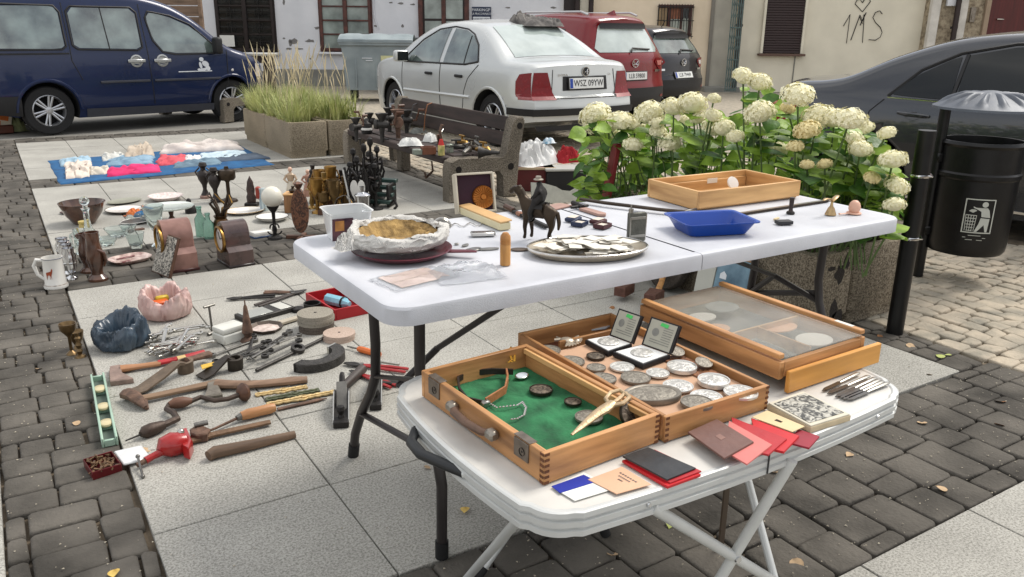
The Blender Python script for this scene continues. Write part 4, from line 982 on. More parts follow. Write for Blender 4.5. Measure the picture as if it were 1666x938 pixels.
bt=bench('park_bench','park bench with concrete ends and dark slats crowded with old goods',(2.955,5.66,0),0)
P('middle_leg',M().box(.33,1.5,.16,.10,.12,.32,.015),bconc,bt)
a=G(362,199); bench('park_bench','second concrete-ended bench half hidden behind grass bed by the van',(a.x,a.y-.0,0),R_(20),1.6,.6,.34,.5)
# ------------------------------------------------------------------ litter bin and post
black_p=mt('black_powder_coat',(17,17,18),.35,.2,.1,20,.05)
bc=G(1567,404,.17); bx,by=bc.x,bc.y
t=T('litter_bin','black litter bin with domed ribbed lid and white tidy-man sticker','litter bin',(bx,by,0),CRZ)
zt=HT((bx,by),1588,226); rb=.205; z0=.17
P('body',M().lathe([(0,z0),(rb*.93,z0),(rb*.98,z0+.015),(rb,z0+.05),(rb,zt-.20),(rb+.008,zt-.19),(rb+.008,zt-.17),(rb,zt-.16),(rb,zt-.03),(rb+.012,zt-.015),(rb+.006,zt),(rb-.012,zt),(rb-.015,zt-.25),(0,zt-.3)],48),black_p,t)
zl=HT((bx,by),1588,172)
def lidf(u,v):
    a=2*PI*u; r=.275*v; rib=.018*max(0,cos(a*14))*max(0,min(1,(v-.25)*4))*max(0,min(1,(.92-v)*8)); return (r*cos(a),r*sin(a),zl+.085*(1-v**1.6)+rib)
P('lid',M().grid(lidf,168,12).lathe([(.275,zl),(.278,zl-.012),(.255,zl-.006)],64),mt('zinc_lid',(84,89,97),.5,.25,.12,20,.05),t)
pl=(-.215,.03)
P('pole',M().tube([(pl[0],pl[1],0),(pl[0],pl[1],zl)],.028,14),black_p,t); PS('bracket',M().box(-.2,.02,zt-.1,.06,.05,.05,.006).box(-.2,.02,z0+.1,.06,.05,.05,.006),black_p,t)
def cylp(x,z,e=.003):  # sticker coordinates on the bin wall
    a=-PI/2-.30+x/rb; return ((rb+e)*cos(a),(rb+e)*sin(a),z)
zc=z0+.56*(zt-z0-.2); sk=M()
def quad(m,x0,x1,z0_,z1_,e=.003,n=4):
    m.grid(lambda u,v:cylp(x0+(x1-x0)*u,z0_+(z1_-z0_)*v,e),n,1)
def poly(m,pts,e=.0035): m.add([cylp(x,zc+z,e) for x,z in pts],[tuple(range(len(pts)))])
W2,H2=.072,.092
quad(sk,-W2,W2,zc+H2-.006,zc+H2,n=8); quad(sk,-W2,W2,zc-H2,zc-H2+.006,n=8); quad(sk,-W2,-W2+.006,zc-H2,zc+H2,n=1); quad(sk,W2-.006,W2,zc-H2,zc+H2,n=1)
poly(sk,[(.022+.015*cos(2*PI*i/14),.064+.015*sin(2*PI*i/14)) for i in range(14)])
poly(sk,[(-.032,.052),(-.018,.046),(.012,.046),(.036,.046),(.046,.034),(.056,-.006),(.012,-.002),(.008,.026),(-.014,.038),(-.03,.044)])
poly(sk,[(.010,-.008),(.054,-.012),(.05,-.084),(.04,-.084),(.03,-.045),(.0,-.084),(-.012,-.084),(.004,-.04)])
poly(sk,[(-.05,.026),(-.03,.018),(-.012,.03),(-.02,.036),(-.038,.036)])
for i in range(5): x=-.062+.0125*i; poly(sk,[(x,.006),(x+.003,.006),(x*.82+.002-.006,-.082),(x*.82-.001-.006,-.082)])
for i in range(6): z=.006-.0165*i; w_=.026-.0012*i*2; poly(sk,[(-.036-w_,z),(-.036+w_,z),(-.036+w_,z-.004),(-.036-w_,z-.004)])
for i,w_ in enumerate((.03,.055,.04)): poly(sk,[(-w_-.005,-.104-.012*i),(w_-.005,-.104-.012*i),(w_-.005,-.107-.012*i),(-w_-.005,-.107-.012*i)])
P('sticker',sk,mt('sticker_white',(178,180,172),.6,0,.06,30),t,recalc=False)
b=G(1455,541); hp=HT((b.x,b.y),1498,211)
t=T('post','black steel post with wire clamps beside the stained planter','post',b,0)
P('shaft',M().tube([(0,0,0),(0,0,hp)],.037,20),black_p,t)
for py in (284,386):
    z=HT((b.x,b.y),1480,py); P('clamp',M().at(TR(0,0,z)).lathe([(.039,-.006),(.042,0),(.039,.006)],20).tube([(-.05,-.03,0),(-.02,-.045,.004),(.03,-.04,-.003),(.06,-.01,.003)],.004,5),chrome_m,t)
# ------------------------------------------------------------------ blue sheet with clothes
def cloth(name,label,cat,corners,mat,h=.02,seed=0,nu=26,nv=18,z0=.012,fold=4,group=None,hem=0,thick=.006):
    """soft flat heap over four ground corners (a,b,c,d going round)"""
    A,B,C_,D_=[Vector(c) for c in corners]; cen=(A+B+C_+D_)/4
    def f(u,v,dz=0):
        p=A*(1-u)*(1-v)+B*u*(1-v)+C_*u*v+D_*(1-u)*v
        e=min(1,6*min(u,1-u,v,1-v)); n1=noise.noise((u*3+seed,v*3,seed*1.7)); n2=noise.noise((u*9,v*9+seed,5)); n3=sin((u*fold+v*fold*.6+n1*1.6)*PI)
        j=Vector((noise.noise((u*4,v*4,seed+9)),noise.noise((u*4,v*4,seed+19)),0))*.05*((A-C_).length)*(1 if hem==0 else hem)
        q=p-cen+j; q.z=z0+e**.5*h*(.5+.3*n3*.5+.4*n1+.25*n2+.5*(.5-abs(noise.noise((u*5+seed,v*5,seed+30))*1.6))*.8)+dz; q.z=max(q.z,z0*.4+dz); return q
    m=M().grid(f,nu,nv); n=len(m.v)
    # turn the hem down so the cloth has thickness
    ring=[i for i in range(nu+1)]+[(j+1)*(nu+1)-1 for j in range(1,nv+1)]+[nv*(nu+1)+i for i in range(nu-1,-1,-1)]+[j*(nu+1) for j in range(nv-1,0,-1)]
    o=len(m.v); m.v+= [Vector((m.v[i].x*1.004,m.v[i].y*1.004,max(.001,m.v[i].z-thick-z0*.5))) for i in ring]; k=len(ring)
    m.f+=[(ring[i],ring[(i+1)%k],o+(i+1)%k,o+i) for i in range(k)]
    return ONE(name,m,mat,label,cat,(cen.x,cen.y,0),0,group,sharp=70)
def fab(n,c,c2=None,bs=300,var=.12): return mt('cloth_'+n,c,.9,0,var,9,.25,bs,rgb2=c2)
def px4(*q): return [G(x,y) for x,y in q]
cloth('blue_sheet','bright blue sheet spread on the slabs under a jumble of clothes','sheet',px4((100,300),(446,268),(388,236),(78,262)),fab('blue',(24,72,116),(34,90,134),60),.012,1,40,24,.006,9,hem=.18,thick=.004)
cg='clothes laid out on the blue sheet'; Zc=.03
for i,(nm,lab,cat,q,mat,h,fo) in enumerate((
 ('top','cream knitted top bunched near front-left corner of blue sheet','top',[(108,293),(146,290),(150,266),(106,268)],fab('cream',(206,194,182)),.06,4),
 ('tshirt','hot pink t-shirt lying on front edge of blue sheet','t-shirt',[(178,289),(262,281),(258,272),(166,280)],fab('pink',(196,36,92),(210,56,110)),.05,3),
 ('shirt','coral red shirt lying in the middle of blue sheet','shirt',[(255,271),(305,269),(306,255),(258,257)],fab('coral',(190,70,84),(206,92,100)),.04,3),
 ('jeans','pale blue jeans spread behind the pink t-shirt','jeans',[(174,272),(250,268),(250,252),(176,256)],fab('denim',(104,134,156),(132,158,176)),.035,4),
 ('trousers','light beige trousers with rumpled end along the back of sheet','trousers',[(262,252),(394,246),(388,234),(266,240)],fab('beige',(196,186,180),(210,202,196)),.09,6),
 ('blouse','white blouse beside the coral shirt','blouse',[(302,267),(330,265),(326,256),(300,258)],fab('white',(212,208,206)),.04,3),
 ('towel','pale blue folded towel in front of the beige trousers','towel',[(328,262),(402,257),(398,248),(326,252)],fab('paleblue',(178,198,208),(194,210,218)),.035,2),
 ('skirt','dark slate skirt at the right end of blue sheet','skirt',[(350,266),(440,259),(418,252),(346,258)],fab('slate',(70,82,98),(86,98,112)),.03,3),
 ('leggings','grey-blue leggings in front of slate skirt','leggings',[(282,276),(362,269),(356,262),(282,267)],fab('greyblue',(96,118,134),(112,134,148)),.045,3),
 ('scarf','light blue scarf at the back-left corner of sheet','scarf',[(100,272),(150,268),(146,258),(98,262)],fab('ltblue',(140,168,186),(160,184,198)),.04,5),
 ('jumper','fawn jumper heaped at the back of sheet, left of the beige trousers','jumper',[(206,262),(252,256),(244,240),(212,246)],fab('fawn',(170,156,140),(186,174,158)),.10,4),
 ('socks','small white socks and pale oddments at back edge of sheet','socks',[(168,264),(206,260),(200,252),(166,256)],fab('offwhite',(196,196,190)),.05,6),
 ('vest','small off-white vest beside cream knitted top','vest',[(148,287),(184,284),(176,274),(146,277)],fab('ecru',(198,190,176)),.045,4))):
    cloth(nm,lab,cat,px4(*q),mat,h,i*2.3+3,36,26,.016,fo,cg)
# carton at the left edge
b=G(6,214); t=T('carton','orange and white printed carton with green bag at left edge near the van','carton',b,.2)
P('box',M().at(TR(0,0,.12),RY(.25)).box(-.06,0,.04,.26,.3,.22,.004),mt('printed_card',(206,196,176),.7,0,.1,9),t); P('print',M().at(TR(0,0,.12),RY(.25)).box(-.03,-.153,.08,.12,.004,.1).box(-.1,-.153,-.02,.1,.004,.08),mt('orange_print',(196,104,40),.6,0,.15,12),t)
P('tray',M().box(-.08,-.05,.05,.3,.34,.1,.01),mt('brown_tray',(86,44,30),.6,0,.2,9),t)
P('bag',heap(.34,.28,.2,4.4).at().add([],[]),mt('green_bag',(140,146,104),.6,0,.3,9,.3),t,loc=(.1,.0,0))
# ------------------------------------------------------------------ white folding table
tw=mt('white_table_plastic',(186,188,194),.5,0,.09,4,.22,420,rgb2=(196,198,203),spec=.35)
legm=mt('grey_leg_paint',(50,46,45),.4,.2,.12,9)
TU,TVc=1.605,1.925; TZ=.74
t=T('folding_table','long white plastic folding table on dark tube legs','table',(TU,TVc,0),0)
W_,D_=1.86,.735
for sg in (-1,1):
    o=[p for p in rrect(W_,D_,.065,7)]; half=[(x,y) for x,y in o if x*sg>0]
    if sg>0: half=[(0.0015,-D_/2)]+[p for p in half if p[1]<0]+[p for p in half if p[1]>=0]+[(0.0015,D_/2)]
    else: half=[(-.0015,D_/2)]+[p for p in half if p[1]>=0]+[p for p in half if p[1]<0]+[(-.0015,-D_/2)]
    n=len(half); cx=sg*W_/4
    def ins(p,d):
        x,y=p; x2=x-d*(1 if x>0 else -1) if abs(x)>W_/2-.07 else x; y2=y-d*(1 if y>0 else -1) if abs(y)>D_/2-.07 else y
        return (x2,y2)
    rings=[(0,TZ-.045),(0,TZ-.008),(.003,TZ-.002),(.009,TZ),(.03,TZ),(.033,TZ-.0015)]
    m=M(); vs=[]
    for d,z in rings: vs+=[(*ins(p,d),z) for p in half]
    fs=[(k*n+i,k*n+(i+1)%n,(k+1)*n+(i+1)%n,(k+1)*n+i) for k in range(len(rings)-1) for i in range(n)]
    fs.append(tuple(5*n+i for i in range(n))); fs.append(tuple(range(n))[::-1]); m.add(vs,fs)
    P('top_panel',m,tw,t,sharp=30)
loc=Vector((TU,TVc,0))
def rel(p): return Vector(p)-loc
def legpath(u,pts): return [rel(RU(x,y,u)) for x,y in pts]
uL=.83
far=legpath(uL,[(606,508),(611,560),(611,612),(603,640),(588,672),(578,705),(575,745)]); far[-1].z=.0; far[0].z=.70
near=legpath(uL,[(683,513),(683,600),(688,650),(698,700),(711,740),(719,790),(719,910)]); near[-1].z=0; near[0].z=.70
for q in (far,near):
    lo=P('leg',M().tube(q,.0145,12),legm,t); P('foot_cap',M().tube([q[-1]+Vector((0,0,.001)),q[-1]+(q[-2]-q[-1]).normalized()*.05],.018,12),mt('black_rubber',(20,20,21),.7,0,.1,20),lo)
cb=legpath(uL,[(590,660),(700,752)]); P('crossbar',M().tube([far[4],near[4]],.013,8,flat=.5),legm,t)
P('stretcher',M().tube([far[2],near[1]*.4+near[2]*.6+Vector((0,0,.02))],.011,8,flat=.6),legm,t)
j=rel(RU(712,566,.95)); e=rel(Vector(G(832,488,.69)))
P('brace',M().tube([j,e],.012,8,flat=.7).tube([j,(near[2]*.5+far[2]*.5)],.010,8),legm,t)
# right hand legs mirrored in u
mir=lambda p: Vector((-p.x+0.0,p.y,p.z))
farR=[mir(p) for p in far]; nearR=[mir(p) for p in near]
for q in (farR,nearR):
    lo=P('leg',M().tube(q,.0145,12),legm,t); P('foot_cap',M().tube([q[-1]+Vector((0,0,.001)),q[-1]+(q[-2]-q[-1]).normalized()*.05],.018,12),mt('black_rubber',(20,20,21)),lo)
P('crossbar',M().tube([farR[4],nearR[4]],.013,8,flat=.5),legm,t); P('stretcher',M().tube([mir(far[2]),mir(near[1]*.4+near[2]*.6)],.011,8),legm,t)
jr=(nearR[1]+farR[1])/2+Vector((-.06,0,-.0)); P('brace',M().tube([jr,Vector((.2,.0,.69))],.012,8,flat=.7).tube([jr,farR[2]],.010,8).tube([jr,nearR[2]],.01,8),legm,t)
P('underframe',M().box(0,-.25,TZ-.06,W_*.85,.025,.03,.004).box(0,.25,TZ-.06,W_*.85,.025,.03,.004),legm,t)
# ------------------------------------------------------------------ goods on the white table
Z1=TZ+.001
silver_m=mt('dull_silver',(150,148,142),.32,.9,.12,30,.1); silver_b=mt('bright_silver',(196,194,190),.2,.95,.1,30,.05)
brass=mt('old_brass',(150,116,62),.35,.85,.25,25,.1); bronze=mt('dark_bronze',(58,48,38),.4,.7,.3,25,.2); blackiron=mt('dark_iron',(40,38,37),.55,.5,.25,25,.3)
lw=wood('honey_wood',(178,132,82),(208,166,112),16,0,.42); lwy=wood('honey_wood_y',(178,132,82),(208,166,112),16,1,.42); ow=wood('orange_wood',(146,102,62),(192,142,92),18,0,.45); owy=wood('orange_wood_y',(146,102,62),(192,142,92),18,1,.45); dw=wood('dark_wood',(66,44,32),(92,62,46),12,0,.5)
paper=mt('off_white_paper',(210,206,196),.8,0,.06,15); cream=mt('cream_card',(206,186,146),.75,0,.06,15)
def B2(p,q): return (Vector(q)-Vector(p))
def frame_at(pxs,z):
    """corners given as pixels (near-left, near-right, far-left) on height z -> origin, x-dir angle, w, d"""
    a,b,c=[G(x,y,z) for x,y in pxs]; X=b-a; Y=c-a; ang=math.atan2(X.y,X.x); w=X.length; n=Vector((-sin(ang),cos(ang),0)); d=Y.dot(n)
    o=a+X/2+n*(d/2); return o,ang,w,abs(d)
def tray_box(w,d,h,th=.012,floor=.006):
    m=M(); m.box(0,-d/2+th/2,h/2,w,th,h,.0015).box(0,d/2-th/2,h/2,w,th,h,.0015); n=M(); n.box(-w/2+th/2,0,h/2,th,d-2*th,h,.0015).box(w/2-th/2,0,h/2,th,d-2*th,h,.0015); f=M().box(0,0,floor/2+.001,w-2*th,d-2*th,floor); return m,n,f
# big open wooden tray at the far right corner
o,a,w,d=frame_at([(1135,342),(1303,322),(1033,323)],Z1)
a2=G(1035,322,Z1); b2=G(1137,343,Z1); c2=G(1300,322,Z1)
ang=math.atan2((c2-b2).y,(c2-b2).x); wx=(c2-b2).length; dy=(a2-b2).length; hh=HT(b2,1137,312)-Z1
nrm=Vector((-sin(ang),cos(ang),0)); cen=b2+Vector((cos(ang),sin(ang),0))*wx/2+nrm*dy/2
t=T('wooden_tray','large open honey-coloured wooden tray on far end of white table','tray',(cen.x,cen.y,Z1),ang)
m,n,f=tray_box(wx,dy,hh); P('long_side',M().box(0,-dy/2+.006,hh/2+.004,wx,.012,hh-.008,.001),lw,t,label='paler front side'); P('long_side',M().box(0,dy/2-.006,hh/2,wx,.012,hh,.001),lw,t); PS('end_side',n,lwy,t); P('base',f,lw,t)
P('lining_step',M().box(0,dy/2-.018,hh*.35,wx-.03,.008,hh*.62,.001),lw,t); P('paper_tag',M().box(.05,dy/2-.0235,hh*.6,.05,.002,.018),paper,t)
dd=M()
for i,(x,y) in enumerate(((-.10,.02),(.0,-.02),(.09,.05),(.16,-.03))):
    dl=ONE('disc',M().lathe([(0,0),(.025,0),(.026,.004),(.024,.007),(.012,.008),(0,.008)],24),mt('white_ceramic',(216,212,206),.25,0,.04,9),['white disc lying at left end of wooden tray','white disc lying near the middle of wooden tray','white disc propped against back of wooden tray','white disc at right end of wooden tray'][i],'disc',Matrix.Translation(cen)@RZ(ang)@Vector((x,y,Z1+.008)) if False else (RZ(ang)@Vector((x,y,0))+Vector((cen.x,cen.y,Z1+(.036 if i==2 else .009+.001*i)))),0,'white discs in the wooden tray',rot=(1.1 if i==2 else 0,0,ang))
# blue photographic tray
p=G(1167,378,Z1); q1=G(1120,383,Z1); q2=G(1212,378,Z1); ang=math.atan2((q2-q1).y,(q2-q1).x)
w0=(q2-q1).length; sA=w0/.26
m=M(); rO=[(w0*.52,.0),(w0*.60,.042)]
def rr3(w,d,z,r=.02): return [(x,y,z) for x,y in rrect(w,d,r,4)]
rings=[rr3(w0,.125,0),rr3(w0*1.22,.165,.04),rr3(w0*1.30,.185,.042),rr3(w0*1.30,.185,.039),rr3(w0*1.19,.158,.038),rr3(w0*.98,.12,.004)]; n=len(rings[0])
m.add([v for r in rings for v in r],[(k*n+i,k*n+(i+1)%n,(k+1)*n+(i+1)%n,(k+1)*n+i) for k in range(5) for i in range(n)]+[tuple(range(n)),tuple(5*n+i for i in range(n))])
ONE('plastic_tray',m,mt('blue_plastic',(10,62,148),.3,0,.06,9,spec=.6),'bright blue shallow plastic tray in front of wooden tray','tray',p+Vector((0,.03,0)),ang)
# oval silver tray with papers
p=G(956,410,Z1); l=G(862,412,Z1); r=G(1054,404,Z1); ang=math.atan2((r-l).y,(r-l).x); rx=(r-l).length/2; ry=rx*.66
t=T('oval_tray','oval silver tray heaped with small paper slips on white table front','tray',(p.x,p.y,Z1),ang)
P('dish',M().lathe([(0,.002),(.80,.002),(.86,.006),(.97,.016),(1,.018),(1.0,.014),(.88,.0),(0,.0)],56,sx=rx,sy=ry),mt('champagne_plate',(176,166,148),.35,.45,.08,30),t); P('rim',M().tube([(rx*.99*cos(2*PI*i/60),ry*.99*sin(2*PI*i/60),.018) for i in range(60)],.003,6,closed=True),silver_b,t)
rp_=random.Random(4)
for i in range(64):
    a=rp_.random()*2*PI; k=math.sqrt(rp_.random())*.78; x,y=rx*k*cos(a),ry*k*sin(a)
    ONE('paper_slip',M().box(0,0,0,rp_.uniform(.035,.06),rp_.uniform(.024,.04),.0012),paper if rp_.random()<.9 else mt('grey_slip',(176,172,164),.8,0,.08,20),'small white paper slip among the heap on oval silver tray','paper slip',(RZ(ang)@Vector((x,y,0)))+Vector((p.x,p.y,Z1+.006+.00045*i)),0,'paper slips on the silver tray',rot=(rp_.uniform(-.03,.03),rp_.uniform(-.03,.03),rp_.random()*3))
# wooden turned bullet container
p=G(822,430,Z1); h=HT(p,822,377)-Z1
t=T('turned_container','pointed turned-wood container standing on the white table','container',p,.4)
P('body',M().lathe([(0,0),(.0135,0),(.0138,.002),(.0138,h*.62),(.0132,h*.63)],28),wood('box_wood',(168,116,58),(190,140,78),30,2,.4),t)
P('lid',M().lathe([(.0138,h*.635),(.0138,h*.70),(.0130,h*.705),(.0138,h*.71),(.0138,h*.76),(.0130,h*.765),(.0138,h*.77),(.0132,h*.88),(.007,h*.98),(0,h)],28),wood('box_wood2',(160,106,54),(182,130,72),30,2,.4),t)
# horse and rider statuette
p=G(875,391,Z1); k=(HT(p,868,291)-Z1)/.165
t=T('horse_statuette','dark bronze statuette of a rider on a standing horse','statuette',(p.x,p.y,Z1),R_(118)); t.scale=(k,k,k)   # local +x = head end
def skin(name,verts,edges,radii,mat,parent,sub=2,root=0):
    me=bpy.data.meshes.new(name); me.from_pydata(verts,edges,[]); o=link(name,me,parent)
    sk_=o.modifiers.new('s','SKIN')
    for i,r in enumerate(radii): me.skin_vertices[0].data[i].radius=(r,r) if isinstance(r,(int,float)) else r
    me.skin_vertices[0].data[root].use_root=True
    sk_.use_smooth_shade=True; sb=o.modifiers.new('u','SUBSURF'); sb.levels=sub; sb.render_levels=sub
    bpy.context.view_layer.update(); nm=bpy.data.meshes.new_from_object(o.evaluated_get(bpy.context.evaluated_depsgraph_get())); o.modifiers.clear(); o.data=nm; nm.materials.clear(); nm.materials.append(mat)
    for f in nm.polygons: f.use_smooth=True
    return o
hv=[(-.035,0,.085),(-.005,0,.084),(.028,0,.086),(.045,0,.105),(.056,0,.130),(.072,0,.134),(.088,0,.120),
 (-.04,.012,.062),(-.046,.013,.04),(-.038,.013,.02),(-.042,.013,.003),(-.034,-.012,.06),(-.036,-.013,.038),(-.028,-.013,.02),(-.031,-.013,.003),
 (.03,.011,.062),(.034,.012,.036),(.032,.012,.018),(.035,.012,.003),(.028,-.011,.062),(.026,-.012,.036),(.024,-.012,.018),(.027,-.012,.003),(-.056,0,.084),(-.062,0,.055),(-.060,0,.035),(.060,.006,.144),(.060,-.006,.144)]
he=[(0,1),(1,2),(2,3),(3,4),(4,5),(5,6),(0,7),(7,8),(8,9),(9,10),(0,11),(11,12),(12,13),(13,14),(2,15),(15,16),(16,17),(17,18),(2,19),(19,20),(20,21),(21,22),(0,23),(23,24),(24,25),(4,26),(4,27)]
hr=[.021,.019,.020,.014,.010,.010,.006,.012,.007,.0045,.0055,.012,.007,.0045,.0055,.009,.006,.004,.0055,.009,.006,.004,.0055,.006,.006,.003,.0028,.0028]
skin('horse',hv,he,hr,bronze,t,2,1)
P('saddle_cloth',M().grid(lambda u,v:(-.022+.034*u,(v-.5)*.048,.083+.0235*math.sqrt(max(0,1-((v-.5)*1.9)**2))),8,12),blackiron,t)
skin('rider',[(-.005,0,.108),(-.006,0,.122),(-.004,0,.140),(-.002,0,.150),(.002,0,.160),(.006,.014,.098),(.014,.022,.078),(.010,.021,.062),(.018,.022,.058),(.006,-.014,.098),(.014,-.022,.078),(.010,-.021,.062),(.018,-.022,.058),(-.004,.013,.136),(.004,.017,.120),(.018,.008,.114),(-.004,-.013,.136),(.004,-.017,.120),(.018,-.008,.114)],
 [(0,1),(1,2),(2,3),(3,4),(0,5),(5,6),(6,7),(7,8),(0,9),(9,10),(10,11),(11,12),(2,13),(13,14),(14,15),(2,16),(16,17),(17,18)],[.016,.018,.017,.006,.010,.010,.008,.006,.006,.010,.008,.006,.006,.008,.006,.004,.008,.006,.004],blackiron,t,2,0)
P('hat',M().at(TR(.002,0,.165)).lathe([(0,-.002),(.013,-.002),(.013,0),(.008,.002),(.007,.008),(0,.009)],16),mt('pale_worn_bronze',(150,142,130),.5,.4,.2,60),t)
# silver lighter shaped like a little book
p=G(1034,392,Z1); h=HT(p,1034,345)-Z1
t=T('book_flask','small pewter flask shaped like a clasped book standing upright','flask',(p.x,p.y,Z1),R_(-12))
P('body',M().box(0,0,h/2,.056,.014,h,.002),mt('pewter',(92,92,86),.45,.7,.2,40,.3),t); P('straps',M().box(0,-.008,h*.82,.05,.002,.008,.001).box(0,-.008,h*.2,.05,.002,.008,.001).box(-.024,-.008,h*.5,.004,.002,h*.7),silver_m,t); P('pages',M().box(.029,0,h/2,.003,.010,h*.92),silver_b,t); P('cap',M().cyl((-.02,0,h),(-.02,0,h+.012),.007,n=14).cyl((-.02,0,h+.012),(-.02,0,h+.024),.002,n=8),silver_m,t)
# clear plastic tub with picture label
p=G(566,386,Z1); t=T('plastic_tub','translucent rectangular plastic tub with picture label at table corner','tub',(p.x,p.y,Z1),R_(-6))
clear=mt('frosted_plastic',(222,224,224),.3,0,.0,3,trans=.35,ior=1.3); wt,dt,ht=.125,.12,.085
rings=[rr3(wt*.82,dt*.82,0,.015),rr3(wt,dt,ht,.02),rr3(wt*1.08,dt*1.08,ht+.001,.022),rr3(wt*1.08,dt*1.08,ht-.006,.022),rr3(wt*.99,dt*.99,ht-.006,.02),rr3(wt*.8,dt*.8,.004,.015)]; n=len(rings[0])
P('tub',M().add([v for r in rings for v in r],[(k*n+i,k*n+(i+1)%n,(k+1)*n+(i+1)%n,(k+1)*n+i) for k in (0,1,4) for i in range(n)]+[tuple(range(n))]),clear,t)
P('label',M().grid(lambda u,v:(-.058+.06*u+.012*(1-v)*(1-u)*0,-dt*.41-.0105*v-.002,.006+.066*v),2,2),mt('dark_label',(58,34,52),.5,0,.3,30,rgb2=(88,56,60)),t); P('picture',M().grid(lambda u,v:(-.050+.026*u,-dt*.41-.0105*(.45+.45*v)-.0032,.006+.066*(.45+.45*v)),2,2),mt('label_picture',(184,128,70),.5,0,.3,40),t)
# newspaper lined bag on a maroon dish
p=G(650,410,Z1); t=T('maroon_dish','maroon dish with handle under the printed fabric bag','dish',(p.x-.0,p.y-.015,Z1),R_(-25))
P('dish',M().lathe([(0,.001),(.11,.001),(.135,.016),(.137,.018),(.134,.019),(.108,.005),(0,.005)],40),mt('maroon_enamel',(86,20,34),.25,0,.1,9,spec=.6),t); P('handle',M().tube([(.12,-.03,.012),(.18,-.05,.016),(.20,-.055,.016)],[.013,.011,.008],8,flat=.35),mt('maroon_enamel',(86,20,34)),t)
news=bpy.data.materials.new('newsprint'); news.use_nodes=True; N=news.node_tree.nodes; L=news.node_tree.links; b=N['Principled BSDF']; b.inputs['Roughness'].default_value=.75
tc=N.new('ShaderNodeTexCoord'); br=N.new('ShaderNodeTexBrick'); mp=N.new('ShaderNodeMapping'); mp.inputs['Scale'].default_value=(9,9,9); mp.inputs['Rotation'].default_value=(.2,.1,.3); L.new(tc.outputs['Object'],mp.inputs['Vector']); L.new(mp.outputs['Vector'],br.inputs['Vector'])
br.inputs['Color1'].default_value=(*lin((122,120,118)),1); br.inputs['Color2'].default_value=(*lin((74,73,72)),1); br.inputs['Mortar'].default_value=(*lin((214,212,206)),1); br.inputs['Scale'].default_value=14; br.inputs['Mortar Size'].default_value=.045; br.inputs['Row Height'].default_value=.14; br.inputs['Brick Width'].default_value=.5; L.new(br.outputs['Color'],b.inputs['Base Color'])
bag=T('fabric_bag','rolled-open bag printed like newspaper, straw-lined, on maroon dish','bag',(p.x,p.y,Z1+.02),R_(8))
def bagf(u,v):
    a=2*PI*u; prof=[(.10,0),(.130,.014),(.142,.036),(.140,.056),(.130,.066),(.118,.064),(.112,.05)]; i=v*6; k=min(5,int(i)); f=i-k; r=prof[k][0]*(1-f)+prof[k+1][0]*f; z=prof[k][1]*(1-f)+prof[k+1][1]*f
    nn=noise.noise((cos(a)*2.4,sin(a)*2.4,v*2)); n2=noise.noise((cos(a)*7,sin(a)*7,v*5+4)); n3=abs(noise.noise((cos(a)*5+9,sin(a)*5,v*6)))-.25; f_=1+.06*nn+.03*n2-.13*n3; return (r*cos(a)*f_,r*.86*sin(a)*f_,z*(.80+.12*sin(a)*v+.14*nn+.10*n2+.12*n3))
P('outside',M().grid(bagf,96,24).lathe([(0,.001),(.1,.001)],24),news,bag,recalc=False,sharp=60)
P('knot',heap(.07,.06,.05,3.9,18,14,.5),news,bag,loc=(-.145,.02,.008),sharp=60)
P('straw_lining',M().grid(lambda u,v:((.114-.05*v)*cos(2*PI*u),(.098-.04*v)*sin(2*PI*u),.036+.014*sin(2*PI*u)*(1-v)-.024*v+.006*noise.noise((u*30,v*9,2))),60,10).lathe([(.066,.012),(0,.012)],24,sy=.86),mt('straw',(116,90,50),.9,0,.4,40,.6,rgb2=(156,128,80),stretch=(1,1,.2)),bag,recalc=False)
# clear pouches
film=mt('clear_film',(236,238,240),.12,0,.0,3,trans=.9,ior=1.15); 
def pouch(w,d,h,seed):
    return M().grid(lambda u,v:((u-.5)*w*(1+.05*noise.noise((v*4,seed,0))),(v-.5)*d*(1+.06*noise.noise((u*4,seed,1))),.002+h*min(1,8*min(u,1-u,v,1-v))*(.5+.5*noise.noise((u*5+seed,v*5,seed))+.25*abs(noise.noise((u*13,v*13,seed))))),30,24)
p=G(676,452,Z1); t=T('plastic_pouch','flat clear plastic pouch with a faded orange picture inside','pouch',(p.x,p.y,Z1),R_(10)); P('film',pouch(.19,.125,.008,1.),film,t,sharp=80); P('picture',M().box(-.005,0,.0012,.14,.10,.0012),mt('faded_orange_print',(206,176,160),.6,0,.12,14,rgb2=(216,196,186)),t)
p=G(760,447,Z1); ONE('crumpled_film',pouch(.17,.12,.032,5.),film,'crumpled clear cellophane bag beside the flat pouch','plastic bag',(p.x,p.y,Z1),R_(-8),sharp=80)
# maroon case with brass medallion, cream box, purse, small flat metal pieces
p=G(778,346,Z1); t=T('medallion_case','open maroon display case holding a brass sunburst medallion','case',(p.x,p.y+.02,Z1),R_(-8),rot=(R_(-14),0,R_(-10))); t.scale=(1.12,)*3
P('tray',M().box(0,0,.055,.118,.012,.112,.003),mt('maroon_velvet',(46,22,34),.85,0,.12,30),t); fr=M()
for x,z,sx,sz in ((-.058,.055,.006,.116),(.058,.055,.006,.116),(0,.112,.116,.006),(0,0,.116,.006)): fr.box(x,-.006,z,sx,.03,sz,.001)
P('frame',fr,mt('ivory_frame',(188,180,162),.5,0,.08,20),t)
md=M().at(TR(.026,-.008,.042),RX(PI/2)).lathe([(0,.006),(.008,.006),(.010,.003),(.03,.003),(.033,.005),(.035,.001)],40)
for i in range(24): md.tube([(.011*cos(i*PI/12),.011*sin(i*PI/12),.004),(.030*cos(i*PI/12),.030*sin(i*PI/12),.004)],.0018,5)
P('medallion',md,mt('copper_brass',(158,98,44),.3,.85,.2,50),t)
